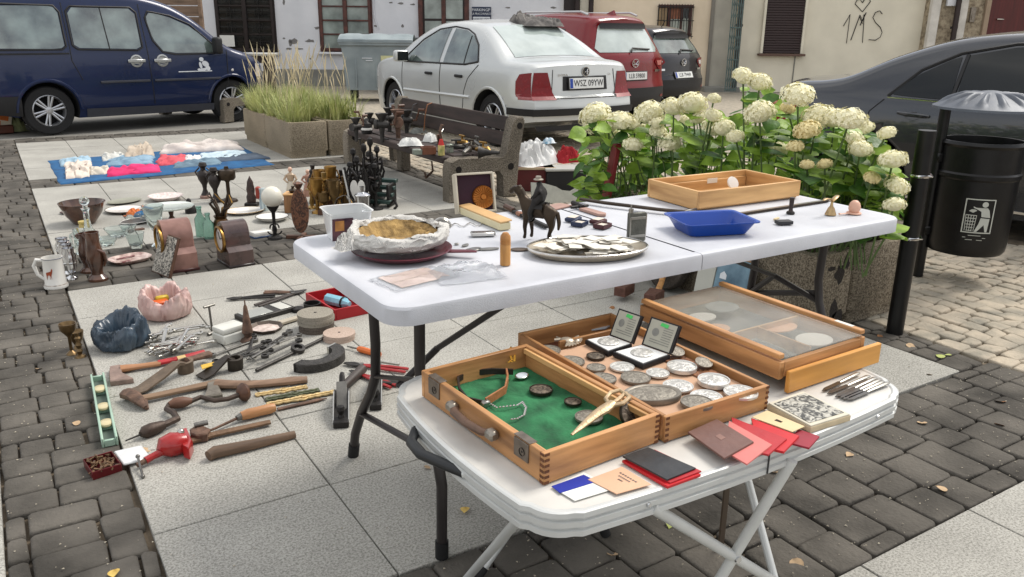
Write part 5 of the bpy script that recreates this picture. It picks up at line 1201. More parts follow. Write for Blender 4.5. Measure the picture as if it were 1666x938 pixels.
a_=G(752,345,Z1); b_=G(822,374,Z1); c_=(a_+b_)/2; ang=math.atan2((b_-a_).y,(b_-a_).x); l=(b_-a_).length
t=T('cream_box','long narrow cream box with its lid ajar','box',(c_.x,c_.y,Z1),ang); P('base',M().box(0,0,.011,l,.04,.022,.002),mt('ivory_card',(206,196,160),.6,0,.06,20),t); P('lid',M().at(TR(0,.004,.026),RX(.12)).box(0,0,0,l*1.0,.042,.006,.002),mt('tan_lid',(200,162,112),.6,0,.1,20),t)
p=G(719,369,Z1); t=T('coin_purse','silver half-moon coin purse standing on the table','purse',(p.x,p.y,Z1),R_(-30)); P('shell',M().at(RX(PI/2)).lathe([(0,-.007),(.026,-.006),(.029,0),(.026,.006),(0,.007)],24,a0=0,a1=PI),silver_m,t); P('clasp',M().tube([(.029*cos(PI*i/12),0,.029*sin(PI*i/12)) for i in range(13)],.0022,6),silver_b,t)
ONE('chain',M().tube([G(735+i*5,367-3*sin(i*1.3)-i*.2,Z1)-G(735,367,Z1)+Vector((0,0,.002)) for i in range(11)],.0018,5),silver_b,'thin silver chain lying beside the coin purse','chain',G(735,367,Z1))
for i,(px,py,w,d,rz,lab,mat_) in enumerate(((770,406,.055,.03,.2,'oval flat grey metal plate left of the turned container',silver_m),(795,405,.06,.02,-.3,'long leaf-shaped grey plate touching turned container',silver_m),(757,399,.03,.014,.5,'small teardrop metal charm near the newspaper bag',silver_m),(743,397,.014,.012,0,'tiny grey button behind the newspaper bag',silver_m),(845,406,.05,.03,-.5,'bent brown-grey metal strip right of the turned container',mt('brown_metal',(98,86,76),.5,.5,.2,30)))):
    p=G(px,py,Z1); ONE('metal_plate',M().prism(circ(1,20,w/2,d/2),0,.003,.0008),mat_,lab,'metal plate',p,rz)
p=G(785,383,Z1); t=T('matchbox_cover','flat silver matchbox cover lying by the cream box','matchbox cover',p,R_(-22)); P('cover',M().box(0,0,.006,.07,.03,.012,.003),silver_b,t); P('end',M().box(.035,0,.006,.004,.024,.008),bronze,t)
# ring boxes
def smallbox(lab,px,py,rz,c,open_=True):
    p=G(px,py,Z1); t=T('ring_box',lab,'jewellery box',p,rz); mm=mt('leatherette_%d'%c[0],c,.5,0,.1,40,.1)
    m,n,f=tray_box(.05,.04,.014,.004,.004); m.add(n.v,n.f); P('base',m.add(f.v,f.f),mm,t); P('lining',M().box(0,0,.007,.041,.031,.005),mt('silk_lining',(206,196,182),.6,0,.06,40),t)
    P('lid',M().at(TR(.03,.03,.0),RX(.0)).box(.012,.012,.007,.05,.04,.012,.003).box(.012,.012,.0135,.038,.028,.002),mm,t); P('lid_lining',M().at(TR(.03,.03,.0)).box(.012,.012,.0142,.036,.026,.002),mt('silk_lining',(206,196,182)),t)
smallbox('small open navy jewellery box with ivory lining',943,366,.5,(38,48,74)); smallbox('small open maroon jewellery box with ivory lining, by pewter flask',980,370,.35,(70,32,36)); 
# sabres laid across the table, sheath knife, leather pieces
def long_item(px0,px1,z=Z1): 
    a=G(*px0,z); b=G(*px1,z); return (a+b)/2,math.atan2((b-a).y,(b-a).x),(b-a).length
c_,ang,l=long_item((942,330),(1118,352)); t=T('sabre','sheathed sabre lying along the back edge of white table','sabre',c_,ang)
P('scabbard',M().tube([(-l/2,.012,.012),(-l/4,.0,.012),(l/4,0,.012),(l/2,.012,.012)],.010,8,flat=.6),bronze,t); P('hilt',M().tube([(l/2,.01,.012),(l/2+.05,.015,.014),(l/2+.09,.012,.016)],.008,8).tube([(l/2,.012,.012),(l/2+.02,-.02,.016),(l/2+.07,-.02,.018),(l/2+.09,.01,.016)],.004,6),silver_m,t)
c_,ang,l=long_item((1180,352),(1345,327)); t=T('ruler','long flat steel ruler lying before the wooden tray','ruler',c_,ang); P('blade',M().box(0,0,.003,l,.02,.004,.001),silver_m,t); P('edge',M().box(0,-.012,.004,l*.98,.004,.006),bronze,t)
c_,ang,l=long_item((836,346),(890,372)); t=T('sheath_knife','dark sheathed knife lying behind the horse statuette','knife',c_,ang); P('sheath',M().box(0,0,.006,l,.018,.01,.003),blackiron,t); P('grip',M().tube([(-l/2,0,.008),(-l/2-.07,.0,.009)],.009,8),dw,t); P('band',M().box(-l*.3,0,.007,.03,.02,.012,.002),mt('copper_band',(150,104,80),.4,.6,.1,30),t)
c_,ang,l=long_item((925,334),(985,352)); t=T('dagger','dagger with crosspiece and broad pinkish leather sheath','dagger',c_,ang); P('sheath',M().prism([(-l*.1,-.016),(l*.42,-.018),(l*.5,0),(l*.42,.016),(-l*.1,.014)],0,.008,.002),mt('pink_leather',(160,128,116),.6,0,.12,20,.2),t); P('grip',M().tube([(-l*.1,0,.008),(-l*.42,.006,.012)],.009,8).tube([(-l*.2,-.035,.008),(-l*.18,.035,.008)],.005,6),blackiron,t)
ONE('leather_flap',M().prism([(-.06,-.03),(.06,-.025),(.05,.03),(-.05,.035)],0,.004,.001),mt('pink_leather',(160,128,116)),'flat pinkish leather flap behind the horse statuette','leather piece',G(905,337,Z1),.2)
# things at the right end
p=G(1286,347,Z1); h=HT(p,1287,320)-Z1; t=T('seal_stamp','small dark turned seal stamp standing near the tray corner','seal stamp',p,0); P('handle',M().lathe([(.013,.004),(.008,.009),(.0065,.014),(.0075,h*.6),(.0085,h*.97),(0,h)],20),mt('dark_horn',(46,34,32),.35,0,.2,30),t); P('base',M().lathe([(0,0),(.014,0),(.0145,.003),(.012,.007)],20),blackiron,t)
p=G(1275,364,Z1); t=T('matchbox','dark flat matchbox with pale striking side','matchbox',p,R_(-20)); P('sleeve',M().box(0,0,.006,.05,.03,.011,.001),mt('charcoal_card',(44,44,46),.6,0,.15,30),t); P('drawer',M().box(.024,0,.006,.004,.026,.008),paper,t)
ONE('matchstick_holder',M().box(0,0,.003,.032,.008,.006,.001),cream,'slim ivory toggle lying behind the matchbox','toggle',G(1263,357,Z1),.3)
p=G(1351,349,Z1); k=(HT(p,1353,319)-Z1)/.07; t=T('brass_bell','small brass bell topped by outspread wings','bell',p,R_(10)); t.scale=(k,)*3
P('bell',M().lathe([(.020,0),(.021,.002),(.017,.012),(.012,.026),(.006,.034),(.004,.05)],24),mt('pale_brass',(176,150,110),.3,.85,.2,40),t)
for sg in (1,-1): P('wing',M().tube([(0,0,.05),(sg*.02,0,.062),(sg*.045,.004,.066),(sg*.062,.004,.062)],[.006,.010,.009,.003],8,flat=.4),mt('pale_brass',(176,150,110)),t)
p=G(1389,347,Z1); k=(HT(p,1390,325)-Z1)/.05; t=T('darning_egg','smooth pinkish wooden egg on a round base','wooden egg',p,0); t.scale=(k,)*3; P('egg',M().lathe([(0.016,.006),(.021,.016),(.0215,.026),(.017,.040),(.009,.048),(0,.05)],24),mt('pale_pink_wood',(206,162,140),.45,0,.08,20,stretch=(1,1,.2)),t); P('base',M().lathe([(0,0),(.026,0),(.027,.003),(.024,.006),(0,.007)],24),mt('pale_pink_wood',(206,162,140)),t); P('spoon_handle',M().tube([(-.02,0,.004),(-.055,.006,.004),(-.07,.01,.004)],[.006,.004,.006],8,flat=.5),mt('pale_pink_wood',(206,162,140)),t)
p=G(1130,352,Z1); t=T('eyeglass_frame','small folded dark spectacles lying by the blue tray','spectacles',(p.x,p.y+.02,Z1),.2); P('frame',M().tube([(-.04,0,.01),(-.03,.0,.018),(.03,0,.018),(.04,0,.01)],.004,6).tube([(-.036,0,.002),(-.04,0,.012)],.004,6).tube([(.036,0,.002),(.04,0,.012)],.004,6),mt('dark_horn',(46,34,32)),t); P('bridge',M().box(0,.012,.010,.05,.02,.014,.004),bronze,t)
# ------------------------------------------------------------------ small camping table
CZ=.55; CU,CV=1.183,1.277
t=T('camping_table','low silver folding camping table with white top and crossed legs','table',(CU,CV,0),0)
alu=mt('aluminium',(196,198,196),.42,.3,.06,12,.03); alu_top=mt('laminate_top',(196,194,188),.4,0,.08,5,.04,80,rgb2=(208,206,200))
o=rrect(1.01,.645,.07,8,bow=.028); n=len(o)
def off(d): 
    return [(x*(1-d/.505),y*(1-d/.32)) for x,y in o]
prof=[(.012,CZ-.048),(.0,CZ-.046),(.0,CZ-.036),(.004,CZ-.034),(.004,CZ-.030),(.0,CZ-.028),(.0,CZ-.018),(.004,CZ-.016),(.004,CZ-.012),(.0,CZ-.010),(.001,CZ-.001),(.004,CZ+.001),(.010,CZ+.001),(.013,CZ-.001)]
m=M().add([(x,y,z) for d,z in prof for x,y in off(d)],[(k*n+i,k*n+(i+1)%n,(k+1)*n+(i+1)%n,(k+1)*n+i) for k in range(len(prof)-1) for i in range(n)])
P('edge_frame',m,alu,t,sharp=25)
P('top',M().add([(x,y,CZ-.001) for x,y in off(.013)]+[(x,y,CZ-.04) for x,y in off(.013)],[tuple(range(n)),tuple(range(n,2*n))]+[(i,(i+1)%n,n+(i+1)%n,n+i) for i in range(n)]),alu_top,t)
hx_=1.18-CU
P('hinge',M().box(hx_,-.3515,CZ-.022,.003,.003,.046,.0005),mt('dark_gap',(60,60,60),.6,.3,.1,9),t)
for x,y in ((.36,-.337),(-.30,-.341)): P('rivet',M().at(TR(x,y,CZ-.022),RX(PI/2)).lathe([(.005,0),(.004,.004),(0,.005)],12),chrome_m,t)
L3=lambda p: Vector(p)-Vector((CU,CV,0))
def crossed(A,Bm):
    """leg through A and the pivot down to the ground"""
    d=Bm-A; k=A.z/-d.z; return [A,A+d*k]
PV=Vector((1.183,.988,.275)); A1=Vector((.897,.944,.515)); A2=Vector((1.25,.925,.515))
for mir_ in (0,1):
    for A in (A1,A2):
        q=[L3(p) for p in crossed(A,PV)]
        if mir_: q=[Vector((-p.x,-p.y,p.z)) for p in q]
        lg=P('leg',M().tube(q,.0115,14),alu,t); P('foot_cap',M().tube([q[1]+Vector((0,0,.001)),q[1]+(q[0]-q[1]).normalized()*.04],.014,12),mt('black_rubber',(20,20,21)),lg)
    c_=L3(PV) if not mir_ else Vector((-L3(PV).x,-L3(PV).y,PV.z))
    P('pivot_bolt',M().cyl(c_+Vector((0,-.016,0)),c_+Vector((0,.016,0)),.008,n=10),chrome_m,t)
q=[L3(p) for p in (Vector((.70,1.05,.515)),RU(762,938,.80))]; d=q[1]-q[0]; q[1]=q[0]+d*(.515/-d.z)
lg=P('leg',M().tube(q,.010,12),alu,t); P('foot_cap',M().tube([q[1]+Vector((0,0,.001)),q[1]-d.normalized()*.04],.013,12),mt('black_rubber',(20,20,21)),lg)
q=[L3(p) for p in (Vector((1.60,1.50,.515)),Vector((1.45,1.05,0)))]; lg=P('leg',M().tube(q,.010,12),alu,t)
b=L3(G(1172,893,0)); P('strut',M().box(b.x,b.y,CZ/2-.02,.022,.006,CZ-.05,.002),mt('brown_strut',(96,84,72),.5,.5,.15,9),t)
q=[L3(G(x,y,z)) for x,y,z in ((694,690,.53),(676,700,.522),(669,720,.52),(684,738,.52),(720,754,.52),(758,770,.524))]
P('carry_handle',M().tube(q,[.009,.0105,.011,.011,.011,.010],12),mt('black_rubber_grip',(30,32,34),.45,0,.15,20),t)
e=q[-1]; P('handle_bracket',M().tube([e+Vector((-.003,.004,0)),e+Vector((.012,-.012,.004)),e+Vector((.03,-.022,.006))],[.012,.015,.013],10,flat=.8),alu,t); e=q[0]; P('handle_bracket',M().tube([e+Vector((.018,.02,.004)),e],[.012,.011],10),alu,t)
# ------------------------------------------------------------------ goods on the camping table
C1=CZ+.002
def QP(name,label,cat,pts,z,th,mat,group=None,bev=.001,parts=None):
    P3=[G(x,y,z) for x,y in pts]; c=sum(P3,Vector())/len(P3); out=[(p.x-c.x,p.y-c.y) for p in P3]
    return ONE(name,M().prism(out,0,th,bev),mat,label,cat,(c.x,c.y,z),0,group),c,out
def finger(m,x,y,z0,z1,sx,sy,n=5):
    for i in range(n):
        if i%2==0: z=z0+(z1-z0)*(i+.5)/n; m.box(x,y,z,sx,sy,(z1-z0)/n*.9)
# medal case, left half with green lining
CA=R_(3); cx_,cy_=.868,1.283; w,d,h=.285,.445,.062
t=T('medal_case','open orange-wood medal case half with green lining and leather handle','case',(cx_,cy_,C1),CA)
for y,lab in ((-d/2+.006,None),(d/2-.006,None)): P('side_wall',M().box(0,y,h/2,w,.012,h,.0015),ow,t)
for x in (-w/2+.006,w/2-.006): P('side_wall',M().box(x,0,h/2,.012,d-.024,h,.0015),owy,t)
for x in (-w/2+.016,): P('inner_rail',M().box(x,0,h-.012,.008,d-.03,.012,.001),lwy,t)
P('inner_rail',M().box(0,-d/2+.016,h-.012,w-.05,.008,.012,.001),lw,t); P('inner_rail',M().box(w/2-.016,0,h-.010,.008,d-.03,.012,.001),lwy,t)
m=M(); finger(m,-w/2+.006,-d/2-.0006,0,h,.011,.001,11); finger(m,-w/2-.0006,-d/2+.006,0,h,.001,.011,11); finger(m,w/2-.006,-d/2-.0006,0,h,.011,.001,11); PS_m=P('dovetails',m,mt('end_grain',(98,58,32),.7,0,.2,40),t)
green=mt('green_felt',(26,84,52),.9,0,.3,16,.8,34,rgb2=(44,110,70)); P('lining',M().grid(lambda u,v:((u-.5)*(w-.026),(v-.5)*(d-.026),.010+.004*noise.noise((u*9,v*14,1))),24,36),green,t)
hl=M().tube([(-w/2-.004,.075,h*.62),(-w/2-.020,.05,h*.60),(-w/2-.024,0,h*.58),(-w/2-.020,-.05,h*.60),(-w/2-.004,-.075,h*.62)],[.009,.010,.0105,.010,.009],10,flat=.7); ho=P('handle',hl,mt('brown_leather',(84,62,48),.5,0,.2,30,.2),t)
for y in (.073,-.073): P('handle_cap',M().box(-w/2-.012,y,h*.62,.022,.026,.02,.005),mt('nickel',(140,134,124),.35,.8,.15,40),ho)
for y in (.165,-.155):
    l=P('latch',M().box(-w/2-.001,y,h*.66,.004,.045,.038,.001).box(-w/2+.008,y,h+.0005,.018,.05,.002,.0005),mt('worn_steel',(118,108,98),.45,.8,.25,50),t); P('keyhole',M().at(TR(-w/2-.0035,y-.004,h*.62),RY(PI/2)).lathe([(.008,-.001),(.008,.0008),(.004,.001),(0,-.0005)],14),mt('dark_hole',(24,22,20),.6,.4,.1,9),l)
# right half with wooden panel
u0,u1,v0,v1=1.03,1.325,1.06,1.60; w2,d2,h2=u1-u0,v1-v0,.055; c2=((u0+u1)/2,(v0+v1)/2)
t=T('medal_case','shallower right half of the medal case, holding silver and grey medals','case',(c2[0],c2[1],C1),0)
for y in (-d2/2+.005,d2/2-.005): P('side_wall',M().box(0,y,h2/2,w2,.010,h2,.0015),ow,t)
for x in (-w2/2+.005,w2/2-.005): P('side_wall',M().box(x,0,h2/2,.010,d2-.02,h2,.0015),owy,t)
m=M(); finger(m,-w2/2+.005,-d2/2-.0006,0,h2,.009,.001,9); finger(m,w2/2-.005,-d2/2-.0006,0,h2,.009,.001,9); P('dovetails',m,mt('end_grain',(98,58,32)),t)
pk=mt('pink_panel',(186,150,122),.7,0,.08,20,.05); FZ=.036
P('panel',M().box(.0,-.05,FZ/2,w2-.022,d2*.78,FZ,.002),pk,t); P('well',M().box(0,d2*.42,.008,w2-.022,d2*.12,.01),mt('dark_brown_lining',(92,48,28),.7,0,.15,20),t); P('divider',M().box(.03,d2*.345,h2*.45,w2*.75,.008,h2*.8,.001),ow,t)
P('carved_strip',M().box(w2/2-.045,-.09,FZ+.002,.06,.16,.004,.001),relief('carved_brown',(96,58,34),(140,92,58),70,.6,0,.6),t)
MZ=C1+FZ+.0015; mg='medals in the open case'
rel_s=relief('struck_silver',(172,170,164),(216,214,208),70,.35,.35,.9); rel_g=relief('struck_grey',(112,106,96),(142,136,124),70,.5,.3,.9); rel_d=relief('struck_bronze',(62,54,46),(116,104,90),80,.5,.4,.9)
silver_rim=mt('medal_rim_silver',(204,202,196),.3,.5,.08,60); grey_rim=mt('medal_rim_grey',(122,116,106),.45,.4,.15,60); bron_rim=mt('medal_rim_bronze',(60,52,44),.4,.7,.2,60)
def medal(label,px,py,r,kind,z,th=.005,sy=1,rot=None,group=mg):
    p=G(px,py,z); face,rim={'s':(rel_s,silver_rim),'g':(rel_g,grey_rim),'d':(rel_d,bron_rim)}[kind]
    t=T('medal',label,'medal',(p.x,p.y,z),0,group,rot=rot or (0,0,random.random()*6))
    P('rim',M().lathe([(0,0),(r,0),(r*1.01,th*.4),(r,th),(r*.93,th),(r*.9,th*.75)],40,sy=sy),rim,t); P('face',M().lathe([(r*.92,th*.72),(r*.6,th*.9),(0,th*1.02)],40,sy=sy),face,t)
    return t
for i,(px,py,r,k,th,sy,lab) in enumerate((
 (892,570,.030,'g',.003,1,'large thin grey medal at back-left of the shallow case half'),
 (929,589,.032,'g',.004,1,'plain grey medal second from back along the rail'),
 (969,581,.022,'d',.005,1,'small dark bronze eagle medal left of the black medal boxes'),
 (970,599,.022,'g',.004,1,'small grey medal directly below the dark eagle medal'),
 (1012,598,.028,'s',.004,1,'pale silver medal in front of left black medal box'),
 (981,617,.030,'g',.004,1,'grey medal against the rail behind the big oval plaque'),
 (1034,616,.033,'g',.005,1,'dull grey ringed medal behind the big oval plaque'),
 (1070,608,.026,'s',.004,1,'pale silver medal just below the right black medal box'),
 (1109,600,.034,'s',.009,1,'thick bright silver lettered medal right of the black medal box'),
 (1103,629,.033,'s',.004,1,'silver medal at the right of big oval plaque'),
 (1161,623,.035,'s',.010,1,'thick silver medal showing an animal, by carved brown strip'),
 (1205,640,.036,'s',.005,1,'brightest white-silver medal at front-right corner of case'),
 (1149,647,.034,'s',.004,1,'silver medal partly under the grey one near front wall'),
 (1134,657,.034,'g',.006,1,'blank grey medal lying over a silver medal at front wall'))):
    medal(lab,px,py,r,k,MZ+.0004*i,th,sy)
p=G(1061,646,MZ); t=T('oval_plaque','largest dark grey cast oval plaque in the shallow case half','plaque',(p.x,p.y,MZ),R_(-22)); P('body',M().lathe([(0,0),(.062,0),(.064,.006),(.062,.012),(.056,.012),(.052,.010)],44,sy=.66),grey_rim,t); P('face',M().lathe([(.053,.0095),(.03,.012),(0,.013)],44,sy=.66),rel_g,t)
for px,py,lab in ((1100,572,'grey coin half hidden behind the right medal box'),(1145,590,'thin grey disc resting on right wall of shallow case half')): medal(lab,px,py,.02,'g',MZ+.014,.003,rot=(.25,0,0))
p=G(926,557,MZ); m=M()
for i in range(11): 
    a=.3+i*.26; m.tube([(.01*cos(a),.01*sin(a),.003),(.042*cos(a),.03*sin(a),.006)],[.006,.0025],6,flat=.5)
m.sph((0,-.006,.006),(.014,.018,.006),12,7).sph((0,.022,.008),(.008,.007,.006),10,6).tube([(0,-.02,.004),(-.008,-.038,.003)],.004,6).tube([(0,-.02,.004),(.01,-.036,.003)],.004,6)
ONE('eagle_badge',m,mt('white_metal',(196,184,166),.35,.6,.15,40),'pale metal badge with jagged spread wings at the back of case','badge',(p.x,p.y,MZ),R_(-150))
def medalbox(label,base,lid_up):
    b=[G(x,y,MZ+.002) for x,y in base]; c=sum(b,Vector())/4; out=[(p.x-c.x,p.y-c.y) for p in b]
    t=T('medal_box',label,'medal box',(c.x,c.y,MZ+.001),0,'black presentation boxes'); P('base',M().prism(out,0,.012,.001),mt('black_leatherette',(24,22,24),.5,0,.2,40),t)
    P('insert',M().prism([(x*.9,y*.9) for x,y in out],.012,.0135,.0005),mt('white_satin',(214,214,212),.5,0,.05,30),t); P('medal',M().lathe([(0,.0135),(.026,.0135),(.0265,.016),(.024,.017),(.015,.0178),(0,.018)],36),rel_s,t)
    # hinged lid: back edge is base[2]-base[3]
    h0,h1=Vector((*out[3],.012)),Vector((*out[2],.012)); ax=(h1-h0).normalized(); up=Vector((0,0,1)); bk=Vector((-ax.y,ax.x,0)); 
    if bk.dot(h0+h1)<0: bk=-bk
    L_=.072; dr=(up*.90+bk*.44).normalized(); nn=ax.cross(dr).normalized()
    if nn.dot(bk)<0: nn=-nn
    q=[h0,h1,h1+dr*L_,h0+dr*L_]; P('lid',M().add([p for p in q]+[p+nn*.009 for p in q],[(0,1,2,3),(7,6,5,4),(0,4,5,1),(1,5,6,2),(2,6,7,3),(3,7,4,0)]),mt('black_leatherette',(24,22,24)),t)
    ii=lambda a,b_,e: h0+(h1-h0)*a+dr*L_*b_-nn*e
    cd=P('certificate',M().add([ii(.06,.05,.001),ii(.94,.05,.001),ii(.94,.95,.001),ii(.06,.95,.001)],[(0,1,2,3)]),mt('grey_card',(166,164,150),.7,0,.05,30),t)
    m=M()
    for k in range(8): a=.55 if k>1 else .2; m.add([ii(a,.2+.08*k,.0016),ii(.86,.2+.08*k,.0016),ii(.86,.225+.08*k,.0016),ii(a,.225+.08*k,.0016)],[(0,1,2,3)])
    m.add([ii(.32+.12*cos(2*PI*i/16),.55+.14*sin(2*PI*i/16),.0016) for i in range(16)],[tuple(range(16))])
    P('print',m,mt('grey_print',(122,122,116),.7,0,.2,60),t); P('green_mark',M().add([ii(.40,.80,.002),ii(.66,.78,.002),ii(.68,.90,.002),ii(.42,.91,.002)],[(0,1,2,3)]),mt('green_marker',(74,190,96),.6,0,.1,40),t)
medalbox('left-hand black presentation box standing open with silver medal',[(952,559),(989,579),(1028,566),(991,552)],0)
medalbox('black presentation box standing open nearest the display case',[(997,579),(1046,600),(1090,584),(1043,567)],0)
QP('blue_folder','pale blue-grey folder lying in the back well of shallow case half','folder',[(905,545),(985,535),(1000,527),(930,531)],C1+.02,.004,mt('grey_blue_card',(170,176,180),.6,0,.05,20))
QP('black_wallet','black wallet lying in the back corner of shallow case half','wallet',[(938,535),(985,527),(978,519),(945,525)],C1+.022,.012,mt('black_leatherette',(24,22,24)),bev=.004)
# things in the green half
GZ=C1+.015; gg='medals on the green felt'
medal('brown eagle medal on a ribbon bar, centre of green felt',880,636,.026,'d',GZ,.006,group=gg); medal('small tan round badge on green felt below eagle medal',932,655,.019,'d',GZ,.005,group=gg); medal('grey blank medal under the letter-opener on green felt',958,680,.029,'g',GZ,.005,group=gg)
medal('big dark bronze coin leaning upright on front wall of green half',1027,676,.032,'d',GZ+.02,.007,rot=(R_(55),0,R_(10)),group=gg)
p=G(849,612,GZ); t=T('oval_locket','small white oval locket on the green felt','locket',p,.4); P('frame',M().lathe([(0,0),(.018,0),(.019,.003),(.016,.004)],28,sy=.75),silver_b,t); P('face',M().lathe([(.016,.0038),(0,.005)],24,sy=.75),mt('opal',(196,204,212),.25,0,.05,20),t)
p0=G(780,650,GZ); pts=[(842,640),(815,655),(790,662),(760,655),(748,640),(745,622),(762,611),(800,608),(835,609)]
t=T('watch_strap','black and tan leather strap curled on edge on the green felt','strap',p0,0)
qq=[G(x,y,GZ+.004)-p0 for x,y in pts]
def strap(q,w,th=.002):
    m=M(); vs=[]
    for i,p in enumerate(q):
        tt=(q[min(i+1,len(q)-1)]-q[max(i-1,0)]).normalized(); nn=Vector((-tt.y,tt.x,0))*th
        vs+=[p-nn,p+nn,p+nn+Vector((0,0,w)),p-nn+Vector((0,0,w))]
    return m.add(vs,[(4*i+a,4*i+(a+1)%4,4*i+4+(a+1)%4,4*i+4+a) for i in range(len(q)-1) for a in range(4)]+[(0,1,2,3),tuple(4*len(q)-4+a for a in range(4))])
P('dark_strap',strap(qq[2:],.014),mt('black_leather',(40,32,30),.45,0,.2,40,.2),t); P('tan_strap',strap([G(x,y,GZ+.004)-p0 for x,y in ((790,660),(822,640),(826,622),(824,610))],.018),mt('tan_leather',(150,98,62),.5,0,.2,40,.2),t); P('buckle',M().box(*(qq[2]+Vector((0,0,.008))),.02,.014,.014,.003),silver_m,t)
ch=[(795,656),(808,664),(825,662),(842,660),(850,655),(856,664),(853,676),(842,682),(828,684)]
def chain(pts,z,r=.0022,n=5):
    q=[G(x,y,z) for x,y in pts]; c=q[0]; m=M(); k=0
    for a,b in zip(q,q[1:]):
        s=max(1,int((b-a).length/.006))
        for i in range(s):
            p=a+(b-a)*(i/s)-c; m.sph(tuple(p+Vector((0,0,.002))),(.0034,.0026,.0022),6,4)
    return m,c
m,c=chain(ch,GZ); ONE('silver_chain',m,silver_b,'silver link chain looped on the green felt','chain',c)
m,c=chain([(831,566),(829,575),(833,586),(828,590),(837,588),(838,572)],C1+.045); ONE('gold_chain',m,mt('gold',(196,146,58),.25,.95,.1,60),'gold chain draped over the back wall of green case half','chain',c)
a=G(930,707,C1+.045); b=G(1018,642,C1+.072); X=b-a; t=T('figure_nutcracker','pale brass nutcracker shaped like a figure resting across the case wall','nutcracker',a); t.rotation_euler=X.to_track_quat('X','Z').to_euler(); l=X.length
bm_=mt('worn_pale_brass',(190,166,132),.4,.4,.2,60,.15)
P('body',M().tube([(0,0,0),(l*.2,.002,0),(l*.45,.003,.002),(l*.6,.001,.002),(l*.75,0,.004)],[.003,.007,.011,.013,.010],10,flat=.6),bm_,t)
P('handle',M().tube([(l*.7,0,.002),(l*.78,.022,.002),(l*.92,.028,.002),(l*1.03,.018,.002),(l*1.0,.002,.002),(l*.84,-.002,.004),(l*.72,0,.002)],.0045,8),bm_,t); P('handle',M().tube([(l*.7,-.002,.002),(l*.8,-.018,.004),(l*.95,-.016,.004),(l*1.0,.0,.004)],.0045,8),bm_,t)
# display case with sliding glass
du0,du1,dv0,dv1=1.405,1.715,1.108,1.575; w,d=du1-du0,dv1-dv0; c_=((du0+du1)/2,(dv0+dv1)/2); zb,zt=.030,.080
t=T('display_case','glass-topped wooden display case raised beside the open medal case','display case',(c_[0],c_[1],C1),R_(1))
for x in (-w/2+.008,w/2-.008): P('side_rail',M().box(x,0,(zb+zt)/2-.004,.016,d,zt-zb-.008,.0015),owy,t); P('top_rail',M().box(x,.0,zt+.004,.018,d*.985,.012,.002),owy,t)
P('back_wall',M().box(0,d/2-.006,(zb+zt)/2,w-.034,.012,zt-zb-.006,.001),ow,t); P('front_strip',M().box(0,-d/2+.006,(zb+zt)/2-.003,w-.034,.012,zt-zb-.014,.001),ow,t); P('base',M().box(0,0,zb+.004,w-.033,d-.026,.006),mt('grey_velvet',(126,124,114),.9,0,.15,30),t)
P('end_board',M().box(.03,-d/2-.012,.026,w+.03,.012,.052,.002),wood('yellow_ply',(184,124,50),(206,150,76),10,0,.45),t); P('foot_block',M().box(-w*.3,d*.3,zb/2,.03,.03,zb,.002).box(w*.3,d*.3,zb/2,.03,.03,zb,.002),dw,t)
P('divider',M().box(0,-.05,zt-.02,w-.034,.006,.03,.001).box(-.02,-.13,zt-.02,.006,.16,.03,.001),lw,t)
dusty=mt('dusty_glass',(158,158,150),.12,0,.14,9,.0,alpha=.28,rgb2=(178,176,166),spec=.6); P('glass',M().box(0,-.004,zt-.001,w-.034,d-.01,.003),dusty,t)
for i,(x,y,rx,ry,mm) in enumerate(((-.06,.1,.045,.03,paper),(-.09,.02,.04,.03,mt('peach_card',(214,164,122),.7,0,.05,20)),(.06,-.06,.05,.03,mt('peach_card',(214,164,122))),(.05,.13,.05,.04,mt('grey_velvet2',(120,124,122),.8,0,.1,20)),(-.09,-.14,.03,.06,blackiron),(.06,-.16,.05,.04,paper))): P('display_card',M().at(TR(x,y,zt-.022)).prism(circ(1,18,rx,ry),0,.003),mm,t)
P('label',M().box(w/2-.008,-d*.38,zt+.0105,.012,.05,.001),paper,t)
# book, knives, papers
_,c,out=QP('carved_book','thick book with engraved silver-grey cover at table edge','book',[(1247,665),(1318,704),(1383,684),(1305,645)],C1,.012,mt('aged_paper',(188,172,142),.7,0,.1,30))
P('cover',M().prism([(x*.97,y*.97) for x,y in out],.0125,.015,.001),mt('cream_cover',(196,190,172),.6,0,.08,30),_); P('engraving',M().prism([(x*.86,y*.82) for x,y in out],.0151,.0163,.0003),relief('engraved_plate',(62,64,62),(176,174,164),58,.5,.2,.7),_)
kn=[((1337,637),(1397,609)),((1345,642),(1414,614)),((1358,647),(1425,617)),((1366,649),(1432,620)),((1371,651),(1437,623)),((1378,652),(1445,625))]
for i,(a,b) in enumerate(kn):
    A,B=G(*a,C1),G(*b,C1); c=(A+B)/2; l=(B-A).length; ang=math.atan2((B-A).y,(B-A).x)
    t=T('table_knife',['first silver table knife, dark-bladed and nearest the display case','second silver table knife from the display case','third silver table knife from the display case','third silver table knife from the table edge','second silver table knife from the table edge','silver table knife nearest the table edge'][i],'knife',(c.x,c.y,C1),ang,'silver table knives')
    P('blade',M().prism([(-l/2,.0),(-l*.42,-.006),(-l*.02,-.006),(-l*.02,.005),(-l*.40,.005)],.002,.0038),mt('knife_blade',(110,108,104),.25,.95,.15,60),t); P('handle',M().tube([(-l*.03,0,.003),(l*.05,0,.004),(l*.25,0,.0045),(l*.45,0,.005),(l*.5,0,.004)],[.003,.0042,.005,.006,.004],8,flat=.6),silver_m,t)
red_c=mt('red_cover',(168,34,42),.5,0,.08,20,.1); pink_c=mt('rose_cover',(196,112,106),.55,0,.06,20); brn_c=mt('brown_cover',(104,74,66),.5,0,.1,20,.15); crim=mt('crimson_cover',(140,24,44),.5,0,.08,20)
